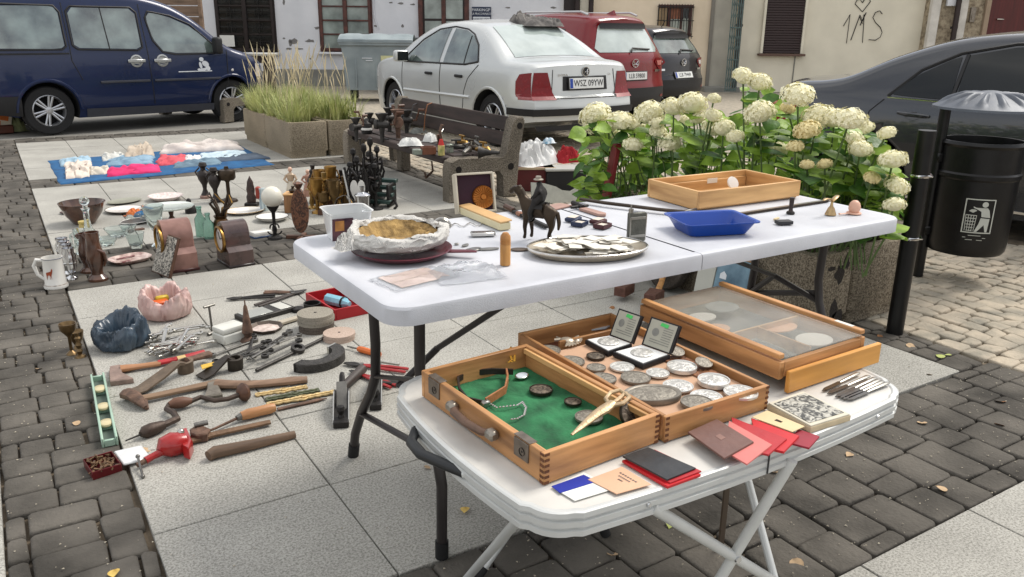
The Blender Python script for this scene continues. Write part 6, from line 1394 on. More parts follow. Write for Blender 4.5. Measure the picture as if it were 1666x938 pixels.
def booklet(label,pts,z,th,mat,mark=None,group='identity booklets on the table edge'):
    o,c,out=QP('booklet',label,'booklet',pts,z,th,mat,group,.0006); P('pages',M().prism([(x*.97,y*.97) for x,y in out],th*.25,th*.7),paper,o)
    if mark: P('crest',M().prism([(x*.16-.0,y*.16) for x,y in out],th+.0001,th+.0006),mark,o)
    return o
booklet('flat crimson booklet at the hinge end of red booklets',[(1282,722),(1316,731),(1333,712),(1298,700)],C1,.004,crim); booklet('bright red booklet under the cream card',[(1232,728),(1275,738),(1300,712),(1222,683)],C1+.004,.005,mt('bright_red_cover',(186,28,36),.45,0,.06,20))
booklet('red booklet second from top of the fanned pile',[(1195,730),(1250,742),(1280,716),(1190,681)],C1+.009,.004,red_c); booklet('rose-pink booklet lying under the brown one',[(1178,735),(1215,757),(1256,725),(1186,686)],C1+.013,.003,pink_c)
booklet('brown booklet with faint crest on top of the fanned pile',[(1119,705),(1178,748),(1226,721),(1166,684)],C1+.016,.004,brn_c,mt('faint_crest',(132,100,90),.5,.2,.1,30))
o=booklet('cream card with dark emblem lying on red booklets',[(1223,679),(1289,703),(1309,694),(1248,668)],C1+.010,.0015,cream,bronze)
booklet('lower red booklet of the black and red stack',[(1012,752),(1086,795),(1140,775),(1066,737)],C1,.005,mt('bright_red_cover',(186,28,36))); booklet('upper red booklet of the black and red stack',[(1018,748),(1090,787),(1141,768),(1065,733)],C1+.005,.003,red_c)
booklet('black booklet on top of two red ones',[(1013,744),(1085,782),(1132,763),(1054,729)],C1+.009,.003,mt('black_cover',(44,46,48),.4,0,.2,20,.1))
o_,c,out=QP('peach_document','peach paper document beside the black booklet','document',[(956,780),(1003,804),(1060,788),(1012,759)],C1+.002,.001,mt('peach_paper',(206,166,136),.7,0,.05,15)); A_,B_,C_,D_=[Vector((*q,0)) for q in out]; m=M()
for k,(a0,a1) in enumerate(((.2,.8),(.3,.7),(.42,.58))):
    f=lambda s,t: (lambda p:(p.x,p.y,.0013))(A_*(1-s)*(1-t)+B_*s*(1-t)+C_*s*t+D_*(1-s)*t)
    for j in range(7): s0=a0+(a1-a0)*j/7; s1=s0+(a1-a0)/7*.7; m.add([f(s0,.74-.12*k),f(s1,.74-.12*k),f(s1,.79-.12*k),f(s0,.79-.12*k)],[(0,1,2,3)])
P('print',m,mt('faded_ink',(96,84,78),.7,0,.2,60),o_)
_,c,out=QP('blue_banded_paper','white paper with blue band half under the medal case','paper',[(897,792),(935,815),(1000,795),(950,768)],C1,.001,mt('white_paper',(222,222,216)))
QP('blue_card','royal blue card band on the white paper by medal case','card',[(897,791),(911,802),(972,783),(950,772)],C1+.0012,.0008,mt('royal_blue',(22,44,150),.5,0,.06,15))
# ------------------------------------------------------------------ goods on the ground
def LV(name,label,cat,px,pyb,pyt,prof,mat,group=None,n=24,sx=1,sy=1,rz=0):
    """turned object: prof of (radius in photo px, height fraction)"""
    rm=max(r for r,_ in prof); p=G(px,pyb); k=MPP(p); q=G(px,pyb-prof[0][0]*.25 if prof[0][0] else pyb); h=HT(q,px,pyt)
    return ONE(name,M().lathe([(r*k,f*h) for r,f in prof],n,sx=sx,sy=sy),mat,label,cat,q,rz,group)
def VT(name,label,cat,px,pyb,pyt,group=None,rz=CRZ):
    q=G(px,pyb); h=HT(q,px,pyt); return T(name,label,cat,q,rz,group),h,MPP(q)
def DISH(name,label,px,py,rx,mat,h=.018,group=None,sy=1.0,rz=0,cat='plate',rimmat=None):
    p=G(px,py); r=rx*MPP(p); t=T(name,label,cat,p,rz,group)
    P('dish',M().lathe([(0,.002),(r*.62,.002),(r*.72,.006),(r,h),(r*1.01,h+.002),(r*.97,h+.001),(r*.70,.010),(0,.008)],40,sy=sy),mat,t)
    if rimmat: P('rim',M().tube([(r*cos(2*PI*i/40),r*sy*sin(2*PI*i/40),h+.001) for i in range(40)],.0025,5,closed=True),rimmat,t)
    return t
glaze=mt('brown_glaze',(58,38,30),.18,0,.3,14,0,coat=.5,rgb2=(84,56,42)); whitec=mt('white_china',(214,212,206),.15,0,.04,9,0,coat=.4); floral=mt('floral_china',(212,200,190),.2,0,.12,40,0,coat=.3,rgb2=(216,214,208)); clearg=mt('clear_glass',(228,236,234),.03,0,0,3,trans=.92,ior=1.3); greeng=mt('green_glass',(150,190,176),.04,0,0,3,trans=.8,ior=1.3); urn_m=mt('dark_spelter',(46,40,38),.4,.4,.25,30,.2); carved=relief('carved_wood',(58,36,26),(112,74,52),40,.55,.0,.8); steel=mt('tool_steel',(112,110,106),.4,.8,.2,30,.1); dsteel=mt('dark_tool_steel',(62,60,58),.5,.6,.25,30,.2); rust=mt('rusty_iron',(84,66,56),.75,.25,.3,30,.4,rgb2=(108,84,70)); chrome_w=mt('worn_chrome',(178,176,170),.22,.9,.12,40)
LV('bowl','large dark brown earthenware bowl at the back-left of the crockery','bowl',138,363,328,[(0,.0),(15,.0),(17,.05),(27,.45),(34,.93),(35,1),(33,1),(25,.5),(13,.12),(0,.1)],glaze,n=40)
DISH('plate','dark plate half hidden behind the brown bowl',112,347,13,glaze,.012)
DISH('platter','oval grey-green platter behind the floral plate',203,329,28,mt('grey_green_china',(140,140,124),.3,0,.1,12),.014,sy=.7,rz=.5)
DISH('plate','floral plate right of the brown bowl',203,344,29,floral,.02,rimmat=bronze); DISH('plate','pink-patterned plate behind the glass cake stand',270,325,27,mt('pink_china',(206,184,178),.2,0,.14,50,0,coat=.3,rgb2=(216,208,202)),.035)
t,h,k=VT('cake_stand','glass cake stand on brown turned foot','cake stand',280,360,336); P('plate',M().lathe([(0,h-.004),(34*k,h-.002),(36*k,h+.008),(34*k,h+.006),(0,h+.002)],40),mt('pale_glass_plate',(196,204,198),.08,0,.06,20,0,coat=.3),t); P('foot',M().lathe([(0,0),(9*k,0),(7*k,.01),(3*k,h*.4),(5*k,h*.8),(9*k,h-.005)],20),glaze,t)
p=G(222,352); t=T('packet','crumpled orange and blue packet between plates and glass vase','packet',p,.3); P('orange_half',heap(.12,.09,.05,2.2,18,12),mt('orange_print',(196,104,40)),t,loc=(0,.03,0)); P('blue_half',heap(.14,.08,.045,6.2,18,12),mt('blue_wrap',(30,96,140),.5,0,.2,20),t,loc=(.03,-.04,0))
t=DISH('tray','small dark tray carrying upturned glass cups',224,362,27,mt('dark_tray',(62,56,50),.4,0,.15,20),.016,sy=.7,rz=.4,cat='tray',rimmat=whitec)
for i,(px,py) in enumerate(((212,360),(224,358),(236,360))): LV('glass_cup',['left upturned glass cup on the small dark tray','middle upturned glass cup on the small dark tray','right upturned glass cup on the small dark tray'][i],'glass cup',px,py,py-11,[(7,.15),(6.5,.6),(4,.95),(0,1)],clearg,'glass cups on the tray',16)
t,h,k=VT('decanter','clear glass decanter with ball stopper in front of brown bowl','decanter',147,394,318); P('bottle',M().lathe([(0,0),(15*k,0),(17*k,.03*h),(15*k,.16*h),(6*k,.33*h),(4.5*k,.5*h),(4.5*k,.68*h),(7*k,.74*h),(6*k,.745*h)],32),clearg,t); P('stopper',M().lathe([(3.5*k,.72*h),(4*k,.80*h)],16).sph((0,0,.90*h),7.5*k,18,12),clearg,t)
LV('mustard_jar','small mustard yellow jar behind the decanter','jar',140,382,359,[(0,0),(8,0),(8.5,.1),(8.5,.75),(7,.85),(9,.86),(9,1),(0,1)],mt('mustard_glaze',(178,158,92),.35,0,.1,9))
t,h,k=VT('glass_mug','clear glass mug with handle left of the decanter','mug',134,412,372); P('cup',M().lathe([(0,.02),(9*k,.0),(9.5*k,h),(9*k,h)],24),clearg,t); P('handle',M().tube([(-9*k,0,h*.85),(-15*k,0,h*.75),(-15*k,0,h*.35),(-9*k,0,h*.2)],2*k,8),clearg,t)
t,h,k=VT('glass_vase','tall footed cut-glass vase between packet and clock','vase',256,400,333); P('bowl',M().lathe([(0,.42*h),(6*k,.42*h),(11*k,.55*h),(13*k,.75*h),(17*k,1*h),(16*k,1*h),(11*k,.72*h),(0,.48*h)],28),clearg,t); P('foot',M().lathe([(0,0),(9*k,0),(8.5*k,.03*h),(2.5*k,.1*h),(2.5*k,.36*h),(6*k,.42*h)],24),clearg,t)
for i,(px,py,r,hh) in enumerate(((192,384,20,14),(222,404,15,26),(176,398,16,12),(210,378,13,12))): LV('crystal_bowl',['wide cut-crystal bowl right of the decanter','small deep crystal bowl behind the reddish dish','low crystal bowl beside brown figural jug','crystal bowl nearest the glass vase'][i],'bowl',px,py,py-hh,[(0,0),(r*.55,0),(r*.7,.3),(r,1),(r*.94,1),(r*.6,.3),(0,.15)],clearg,'cut crystal bowls',20)
for i,(px,pb,pt) in enumerate(((106,428,386),(110,436,391),(114,444,396),(118,453,402))):
    t,h,k=VT('silver_goblet',['rearmost silver goblet in the row behind the stein','second silver goblet in the row behind the stein','third silver goblet in the row behind the stein','front silver goblet, beside the white stein'][i],'goblet',px,pb,pt,'silver goblets'); P('cup',M().lathe([(0,0),(9*k,0),(8.5*k,.05*h),(3*k,.12*h),(3*k,.2*h),(9*k,.32*h),(10*k,.75*h),(8*k,.86*h),(9*k,1*h),(8*k,1*h),(7*k,.8*h),(0,.4*h)],24),chrome_m,t); P('band',M().lathe([(10*k,.5*h),(10.6*k,.53*h),(10*k,.56*h)],24),silver_b,t)
t,h,k=VT('beer_stein','white china beer stein with a painted deer','stein',92,466,417); r=16*k; P('body',M().lathe([(0,0),(r*1.12,0),(r*1.15,.06*h),(r*1.0,.16*h),(r*.95,.6*h),(r*.93,.95*h),(r*.98,1*h),(r*.9,1*h),(r*.85,.3*h),(0,.25*h)],36),whitec,t)
P('handle',M().tube([(-r*.9,0,.88*h),(-r*1.6,0,.90*h),(-r*1.95,0,.7*h),(-r*1.7,0,.4*h),(-r*.98,0,.22*h)],[r*.17,r*.2,r*.2,r*.17,r*.13],10),whitec,t); P('rim_band',M().lathe([(r*.985,.975*h),(r*1.0,.985*h),(r*.985,1.0*h)],36),mt('blue_grey_band',(90,96,110),.3,0,.1,9),t)
def stp(x,z,e=.0015): a=-PI/2+x/r; return ((r*.965+e)*cos(a),(r*.965+e)*sin(a),z)
P('deer_painting',M().add([stp(x*r,z*h) for x,z in ((-.28,.46),(.22,.44),(.30,.52),(.40,.64),(.34,.70),(.2,.60),(-.05,.58),(-.28,.56))],[tuple(range(8))]).add([stp(x*r,z*h) for x,z in ((-.27,.48),(-.2,.48),(-.24,.34),(-.27,.34))],[(0,1,2,3)]).add([stp(x*r,z*h) for x,z in ((.08,.46),(.14,.46),(.1,.34),(.07,.34))],[(0,1,2,3)]).add([stp(x*r,z*h) for x,z in ((-.16,.46),(-.1,.46),(-.18,.34),(-.2,.34))],[(0,1,2,3)]).add([stp(x*r,z*h) for x,z in ((.17,.45),(.23,.45),(.26,.34),(.23,.34))],[(0,1,2,3)]),mt('russet_paint',(150,70,42),.4,0,.2,40),t); P('base_painting',M().lathe([(r*1.10,.08*h),(r*1.07,.13*h)],36),mt('brown_speckle',(120,100,84),.4,0,.5,60,rgb2=(196,186,176)),t)
for px,pb,pt,lab in ((147,441,378,'brown glazed figural jug standing behind the front one'),(160,455,376,'brown glazed figural jug nearest the pale paving slabs')):
    t,h,k=VT('figural_jug',lab,'jug',px,pb,pt); P('body',M().lathe([(0,0),(15*k,0),(15*k,.05*h),(9*k,.13*h),(9*k,.2*h),(13*k,.42*h),(13*k,.6*h),(10.5*k,.74*h),(10*k,.94*h),(11*k,1*h),(9*k,1*h),(8*k,.7*h),(0,.6*h)],28),glaze,t); P('wing',M().tube([(8*k,-6*k,.66*h),(15*k,0,.58*h),(17*k,0,.42*h),(13*k,0,.3*h)],[3*k,5*k,5*k,2*k],8,flat=.6),glaze,t); P('spout',M().tube([(-8*k,-3*k,.9*h),(-13*k,-4*k,.97*h)],[4*k,2.5*k],8),glaze,t)
p=G(212,424); k=MPP(p); t=T('serving_dish','reddish oblong serving dish with handles in front of the crystal','dish',p,.35); o=rrect(64*k,50*k,20*k,6)
P('dish',M().add([(x*s_,y*s_,z) for s_,z in ((.8,0),(.86,.004),(1,.02),(1.01,.022),(.95,.02),(.78,.007)) for x,y in o],[(q*len(o)+i,q*len(o)+(i+1)%len(o),(q+1)*len(o)+(i+1)%len(o),(q+1)*len(o)+i) for q in range(5) for i in range(len(o))]+[tuple(5*len(o)+i for i in range(len(o))),tuple(range(len(o)))]),mt('pink_brown_glaze',(150,112,104),.2,0,.2,30,0,coat=.5,rgb2=(190,170,160)),t); P('red_slot',M().box(0,.05,.012,.11,.018,.004,.002).box(-.04,-.03,.011,.05,.02,.004,.002),mt('dark_red_glaze',(104,40,40),.25,0,.1,20),t)
ONE('bark_strip',M().box(0,0,.006,.11,.03,.012,.002),dw,'small brown slat with red marks in front of glass cups','slat',G(221,375),.25)
def clock(label,px,pyb,pyt,mat,mat2,rz=0,s=1.0):
    q=G(px,pyb); h=HT(q,px,pyt); t=T('mantel_clock',label,'clock',q+Vector((.02,h*.3,0)),rz); W=h*.82; d=h*.56
    prof=[(-W*.5,0),(W*.5,0),(W*.5,h*.36),(W*.44,h*.40),(W*.34,h*.46)]+[(W*.33*cos(PI*i/14),h*.62+h*.38*sin(PI*i/14)) for i in range(15)]+[(-W*.34,h*.46),(-W*.44,h*.40),(-W*.5,h*.36)]
    m=M().at(RZ(PI/2)@RX(PI/2)).prism(prof,-d/2,d/2,.006); P('case',m,mat,t); P('plinth',M().box(0,0,h*.03,d*1.06,W*1.06,h*.06,.004),mat2,t)
    P('bezel',M().at(TR(-d/2-.003,0,h*.60),RY(-PI/2)).lathe([(h*.24,0),(h*.30,.0),(h*.31,.012),(h*.27,.016),(h*.25,.01)],36),brass,t); P('dial',M().at(TR(-d/2-.006,0,h*.60),RY(-PI/2)).lathe([(h*.26,0),(0,.001)],32),whitec,t)
    P('hands',M().at(TR(-d/2-.009,0,h*.60)).tube([(0,0,0),(0,.02,h*.16)],.002,5).tube([(0,0,0),(0,-.05*h*4,.02)],.002,5),blackiron,t)
    return t
clock('pinkish brown mantel clock with the carved plaque leaning on it',290,441,360,mt('pale_mahogany',(120,84,74),.35,0,.12,14,0,coat=.3,rgb2=(140,104,94)),mt('red_mahogany',(70,34,32),.4,0,.15,14),.06)
clock('dark brown mantel clock with round dial facing left',384,433,362,mt('dark_mahogany',(54,38,36),.28,0,.2,14,0,coat=.5,rgb2=(72,52,48)),mt('dark_mahogany2',(34,24,24),.3,0,.2,14),.1)
bb=G(246,441); be=G(275,453); w_=(be-bb).length; c=(bb+be)/2; xv=(be-bb).normalized(); nb=Vector((-xv.y,xv.x,0)); nb=nb if nb.dot(G(300,420)-c)>0 else -nb; hh=HT(c+nb*.07,284,381); X=Vector((0,0,hh))+nb*.08
t=T('carved_plaque','pale grey carved relief plaque leaning against pinkish clock','plaque',c); yv=X.normalized(); zv=xv.cross(yv).normalized(); t.rotation_euler=Matrix((xv,yv,zv)).transposed().to_euler()
l=X.length; P('board',M().box(0,l/2,-.008,w_,l,.016,.002),dw,t); P('relief',M().box(0,l/2,.0015,w_*.92,l*.94,.004,.001),relief('lead_relief',(72,70,66),(188,182,170),52,.5,.3,1.0),t)
for px,pb,pt,lab in ((328,384,335,'left pale green glass bottle behind dark clock'),(341,387,346,'right pale green glass bottle behind dark clock')):
    LV('glass_bottle',lab,'bottle',px,pb,pt,[(0,0),(8,0),(8.5,.05),(8.5,.6),(4,.74),(3.5,.92),(4.5,.93),(4.5,1),(0,1)],greeng,'pale green bottles',20)
t,h,k=VT('brass_pot','brown brass pot crammed with bronze horns','pot',362,384,350); P('pot',M().lathe([(0,0),(9*k,0),(13*k,.2*h),(12*k,.7*h),(9*k,.85*h),(11*k,1*h),(9*k,1*h),(0,.6*h)],24),mt('brown_brass',(86,62,38),.3,.8,.3,30,.1),t)
rr=random.Random(8)
for i in range(9):
    a=rr.random()*6.3; l=rr.uniform(12,26)*k; P('horn',M().tube([(0,0,h*.6),(cos(a)*l*.5,sin(a)*l*.4,h*1.3),(cos(a)*l,sin(a)*l*.7,h*rr.uniform(1.3,2.0)),(cos(a+.6)*l*1.1,sin(a+.6)*l*.7,h*rr.uniform(1.6,2.1))],[3*k,2.6*k,2*k,.6*k],6),bronze if i%3 else brass,t)
for px,pb,pt,lab in ((335,322,264,'left dark urn vase on pinkish base block'),(352,328,272,'right dark urn vase with narrow waist')):
    t,h,k=VT('urn_vase',lab,'vase',px,pb,pt); P('body',M().lathe([(0,.1*h),(7*k,.1*h),(5*k,.16*h),(3*k,.26*h),(4*k,.38*h),(9*k,.55*h),(10*k,.66*h),(8.5*k,.74*h),(4*k,.80*h),(4*k,.86*h),(7*k,.92*h),(5*k,1*h),(0,1*h)],24),urn_m,t); P('base',M().lathe([(0,0),(9*k,0),(9*k,.07*h),(6*k,.1*h)],20),mt('rose_marble',(136,108,98),.4,0,.2,20) if px<340 else urn_m,t); P('handle',M().tube([(9*k,0,.6*h),(13*k,0,.74*h),(6*k,0,.86*h)],1.3*k,6),urn_m,t); P('handle',M().tube([(-9*k,0,.6*h),(-13*k,0,.74*h),(-6*k,0,.86*h)],1.3*k,6),urn_m,t)
t,h,k=VT('table_lamp_base','dark bronze drum-topped lamp base with slender stem','lamp base',373,327,270); P('stem',M().lathe([(0,0),(14*k,0),(13*k,.05*h),(5*k,.10*h),(3*k,.2*h),(3*k,.55*h),(6*k,.62*h)],24),bronze,t); P('drum',M().lathe([(0,.6*h),(11*k,.62*h),(13.5*k,.68*h),(13.5*k,.86*h),(12*k,.9*h),(4*k,.93*h),(3*k,1*h),(0,1*h)],28),bronze,t)
t,h,k=VT('black_figurine','small black seated animal figurine behind the cake stand','figurine',311,346,322); P('body',M().lathe([(0,0),(9*k,0),(9*k,.3*h),(5*k,.6*h),(0,.7*h)],16).sph((-2*k,0,.8*h),(4*k,3.5*k,.2*h),12,8).tube([(6*k,0,.3*h),(10*k,0,.15*h)],2*k,6),blackiron,t)
t,h,k=VT('carved_figure','dark carved wooden figure tapering to a point','figure',410,335,285); P('figure',M().lathe([(0,.12*h),(7*k,.12*h),(8*k,.3*h),(6*k,.4*h),(7*k,.55*h),(5.5*k,.7*h),(5*k,.8*h),(2.5*k,.9*h),(0,1*h)],14,sy=.7),relief('carved_dark',(30,20,18),(62,40,32),60,.5,0,.9),t); P('base',M().box(0,0,.06*h,20*k,16*k,.12*h,.004),blackiron,t)
LV('red_candle','short red candle beside the carved figure','candle',421,322,303,[(0,0),(4.5,0),(4.5,.9),(2,1),(0,1)],mt('red_wax',(150,60,48),.5,0,.1,9)); LV('striped_jar','blue-striped glass jar beside the red candle','jar',431,342,306,[(0,0),(7,0),(8,.3),(6,.8),(7,1),(0,1)],mt('striped_glass',(120,150,172),.1,0,.5,24,0,coat=.4,rgb2=(190,200,196),stretch=(1,1,.1)))
t,h,k=VT('iron_table_lamp','iron table lamp with scrolls and white glass globe','lamp',448,388,302); P('globe',M().sph((0,0,h*.80),17*k,24,14),mt('opal_globe',(214,210,196),.25,0,.04,9,0,coat=.3),t); P('stem',M().lathe([(0,0),(12*k,0),(11*k,.04*h),(3*k,.07*h),(2.5*k,.3*h),(3*k,.5*h),(9*k,.6*h),(10*k,.63*h),(0,.63*h)],18),blackiron,t)
for sg in (1,-1): P('scroll',M().tube([(sg*(3+9*cos(a)*(.4+.1*a))*k,2*sg*k,(.20+.12*sin(a)*(.5+.1*a))*h) for a in [i*.45 for i in range(14)]],1.3*k,6),blackiron,t)
P('cord',M().tube([(8*k,4*k,.004),(24*k,0,.004),(36*k,-6*k,.004),(60*k,2*k,.004),(90*k,-2*k,.004)],.003,5),blackiron,t)
DISH('platter','white gold-edged platter behind dark clock',398,346,32,whitec,.02,sy=.8,rimmat=brass,cat='platter'); DISH('plate','white plate with brown rim under the iron lamp',443,358,26,whitec,.03,rimmat=bronze); DISH('plate','white and black-rimmed plate stack behind iron lamp',462,330,18,whitec,.035,rimmat=blackiron)
p=G(424,384); t=T('china_box','flat white and blue china box before the iron lamp','box',p,.2); P('box',M().box(0,0,.02,.13,.1,.04,.012,seg=2),whitec,t); P('blue_base',M().box(0,0,.006,.135,.105,.012,.003),mt('cobalt',(40,66,104),.3,0,.1,9),t)
t,h,k=VT('relief_stand','oval carved wooden relief mounted on crossed feet','carving',491,388,306); P('panel',M().at(TR(0,0,h*.56),RX(PI/2)).prism(circ(1,24,14*k,h*.44),-.012,.012,.004),carved,t); P('foot',M().box(0,0,.012,50*k,7*k,.024,.004),dw,t); P('foot',M().box(0,0,.014,7*k,40*k,.02,.004),dw,t); P('finial',M().lathe([(0,.95*h),(5*k,1.02*h),(8*k,1.1*h),(0,1.14*h)],14),carved,t)
t,h,k=VT('coffee_mill','old wooden coffee mill with brass knob behind the relief stand','coffee mill',479,344,312); P('box',M().box(0,0,h*.45,26*k,24*k,h*.9,.004),wood('mill_wood',(120,84,52),(150,110,72),16,2,.5),t); P('lid',M().box(0,0,h*.93,29*k,27*k,h*.08,.004),lw,t); P('knob',M().lathe([(5*k,.97*h),(7*k,1.1*h),(2*k,1.2*h),(3*k,1.3*h),(0,1.32*h)],14),bronze,t)
def figurine(label,px,pb,pt,m1,m2):
    t,h,k=VT('porcelain_figurine',label,'figurine',px,pb,pt); P('skirt',M().lathe([(0,0),(10*k,0),(9*k,.2*h),(7*k,.4*h),(4*k,.55*h)],18),m1,t); P('torso',M().lathe([(4*k,.52*h),(6*k,.66*h),(6.5*k,.76*h),(2.5*k,.82*h),(2*k,.86*h)],16,sy=.7).tube([(-6*k,0,.74*h),(-10*k,-2*k,.6*h),(-4*k,-5*k,.52*h)],[2.2*k,1.8*k,1.5*k],7).tube([(6*k,0,.74*h),(10*k,-2*k,.62*h),(6*k,-5*k,.5*h)],[2.2*k,1.8*k,1.5*k],7),m2,t); P('head',M().sph((0,0,.92*h),(3.6*k,3.6*k,.08*h),12,9),mt('porcelain_skin',(206,168,146),.3,0,.06,20),t)
figurine('beige and white porcelain lady figurine, left of two',475,322,271,mt('ivory_china',(200,190,172),.25,0,.1,20),mt('beige_china',(176,152,126),.3,0,.12,20)); figurine('pinkish porcelain figurine beside the brass cups',503,318,275,mt('rose_china',(166,126,108),.3,0,.15,20),mt('rose_china',(166,126,108)))
# brass cups, candlesticks
bl=['brass goblet at left of the crowded brass group','tall brass goblet with wide foot, front of brass group','brass candlestick with drip pan in the brass group','brass trophy cup on wooden plinth','brass candlestick at the right of brass group','dark bronze tall cup at the back of brass group','dark bronze pedestal with pot at the back of brass group','small brass cup between the goblets','short brass candlestick at the left end of brass group','slim brass goblet behind the left goblet','brass goblet at the back centre of brass group','tall brass candlestick at back right of brass group','brass trophy cup at the back, tallest of the trophies','brass trophy cup at far right beside heart panel']
for i,(px,pb,pt,kind) in enumerate(((517,346,290,'g'),(545,348,292,'g'),(530,342,280,'c'),(553,344,300,'t'),(562,342,286,'c'),(512,330,268,'u'),(536,326,272,'u'),(528,348,312,'t'),(508,338,300,'c'),(523,334,276,'g'),(548,330,288,'g'),(558,332,276,'c'),(541,338,270,'t'),(569,338,296,'t'))):
    t,h,k=VT('brass_cup',bl[i],'brassware',px,pb,pt,'brassware in a crowd'); mm=urn_m if i in (5,6,11) else (brass,mt('dull_brass2',(104,84,54),.35,.8,.3,25,.1),mt('pale_old_brass',(170,142,88),.3,.85,.25,25,.1))[i%3]
    pr={'g':[(0,0),(10*k,0),(9*k,.05*h),(3*k,.1*h),(2.5*k,.35*h),(5*k,.45*h),(9*k,.6*h),(10*k,.8*h),(11*k,1*h),(10*k,1*h),(7*k,.6*h),(0,.5*h)],'c':[(0,0),(11*k,0),(10*k,.06*h),(3*k,.12*h),(4*k,.3*h),(2.5*k,.5*h),(4*k,.62*h),(2.5*k,.75*h),(9*k,.8*h),(9*k,.83*h),(3.5*k,.84*h),(4*k,1*h),(0,1*h)],'t':[(0,.22*h),(7*k,.22*h),(2.5*k,.35*h),(2.5*k,.45*h),(8*k,.6*h),(9*k,.85*h),(10*k,1*h),(8*k,1*h),(0,.6*h)],'u':[(0,0),(9*k,0),(8*k,.08*h),(3*k,.2*h),(8*k,.45*h),(10*k,.6*h),(5*k,.78*h),(6*k,.85*h),(3*k,.9*h),(4*k,1*h),(0,1*h)]}[kind]
    P('body',M().lathe(pr,20),mm,t)
    if kind=='t': P('plinth',M().box(0,0,.11*h,18*k,18*k,.22*h,.003),dw,t)
    if kind in 'gt': P('handle',M().tube([(8*k,0,.6*h),(14*k,0,.75*h),(10*k,0,.92*h)],1.2*k,6),mm,t); P('handle',M().tube([(-8*k,0,.6*h),(-14*k,0,.75*h),(-10*k,0,.92*h)],1.2*k,6),mm,t)
t,h,k=VT('wire_ring','thin steel ring standing behind the plastic tub','ring',562,352,318); P('ring',M().tube([(17*k*cos(2*PI*i/32),3*k*sin(i),h*.5+h*.5*sin(2*PI*i/32)) for i in range(32)],.0022,6,closed=True),steel,t)
t,h,k=VT('heart_trivet','black iron stand with white heart-shaped panel','trivet',584,346,268); P('panel',M().at(TR(0,0,h*.45),RX(PI/2)).prism([(8*k*1.5*(16*sin(a)**3)/16,h*.028*(13*cos(a)-5*cos(2*a)-2*cos(3*a)-cos(4*a))/1.4) for a in [2*PI*i/30 for i in range(30)]],-.006,.006),whitec,t)
P('frame',M().tube([(-20*k,0,h*.95),(-14*k,0,h*.5),(-2*k,0,.0),(6*k,0,h*.1),(16*k,0,h*.5),(12*k,0,h*.9),(0,0,h*.75),(-12*k,0,h*.95)],2.2*k,7),blackiron,t); P('prop',M().tube([(-22*k,-2*k,h*.9),(-10*k,-4*k,0)],[3*k,3*k],6,flat=.5),mt('white_enamel_strip',(196,196,192),.35,0,.1,20),t); P('prop',M().tube([(6*k,8*k,h*.9),(10*k,20*k,0)],2*k,6),blackiron,t)
il=['tall black iron candelabrum nearest the heart panel','tall black iron oil-lamp stand left of the bench leg','tall black iron hook stand by the bench end','shorter black iron scroll stand behind brass cups','black iron stand directly behind the chrome bucket','black iron stand between bench front and oil-lamp stand','low black iron stand left of the green scale','black iron stand furthest back by bench end']
for i,(px,pb,pt) in enumerate(((596,338,232),(606,330,222),(616,322,236),(572,330,262),(584,342,252),(603,326,244),(612,340,264),(578,322,240))):
    t,h,k=VT('iron_stand',il[i],'iron stand',px,pb,pt,'black iron stands'); rr=random.Random(i+40)
    P('stem',M().lathe([(0,0),(12*k,0),(11*k,.03*h),(4*k,.06*h),(2*k,.15*h),(3.5*k,.25*h),(2*k,.4*h),(5*k,.5*h),(2*k,.58*h),(2*k,.85*h),(5*k,.9*h),(4*k,.97*h),(0,1*h)],14),blackiron,t)
    for j in range(4):
        a=j*1.57+.4*i; P('scroll',M().tube([(0,0,h*(.3+.05*j)),(cos(a)*9*k,sin(a)*9*k,h*(.38+.05*j)),(cos(a)*13*k,sin(a)*13*k,h*(.5+.06*j)),(cos(a)*10*k,sin(a)*10*k,h*(.6+.06*j)),(cos(a)*6*k,sin(a)*6*k,h*(.56+.06*j))],[2.4*k,2*k,1.8*k,1.6*k,1.4*k],6),blackiron,t)
    P('pan',M().lathe([(2*k,.62*h),(9*k,.66*h),(10*k,.69*h),(8*k,.68*h),(2*k,.64*h)],16),urn_m,t)
t,h,k=VT('ice_bucket','polished chrome lidded bucket in front of iron stands','bucket',591,352,303); P('bucket',M().lathe([(0,0),(7*k,0),(10*k,.2*h),(11.5*k,.7*h),(11*k,.7*h)],24),chrome_m,t); P('lid',M().lathe([(13*k,.7*h),(13*k,.73*h),(8*k,.8*h),(3*k,.83*h),(3*k,.92*h),(4*k,1*h),(0,1.02*h)],24),chrome_m,t)
t,h,k=VT('cash_register','dark green stepped iron weighing base with scroll foot','scale',626,334,286,rz=CRZ-.2); dg=mt('dark_green_enamel',(52,72,68),.35,.2,.2,20)
for i in range(4): P('step',M().box(0,(i-1.5)*10*k,h*(.2+.2*i),34*k,12*k,h*.12,.004),dg,t)
P('frame',M().box(-12*k,0,h*.4,5*k,36*k,h*.75,.006).box(12*k,0,h*.4,5*k,36*k,h*.75,.006),blackiron,t); P('scroll_foot',M().tube([(14*k,-18*k,h*.1),(24*k,-20*k,h*.3),(28*k,-20*k,h*.1),(24*k,-22*k,0)],2.4*k,7),blackiron,t)
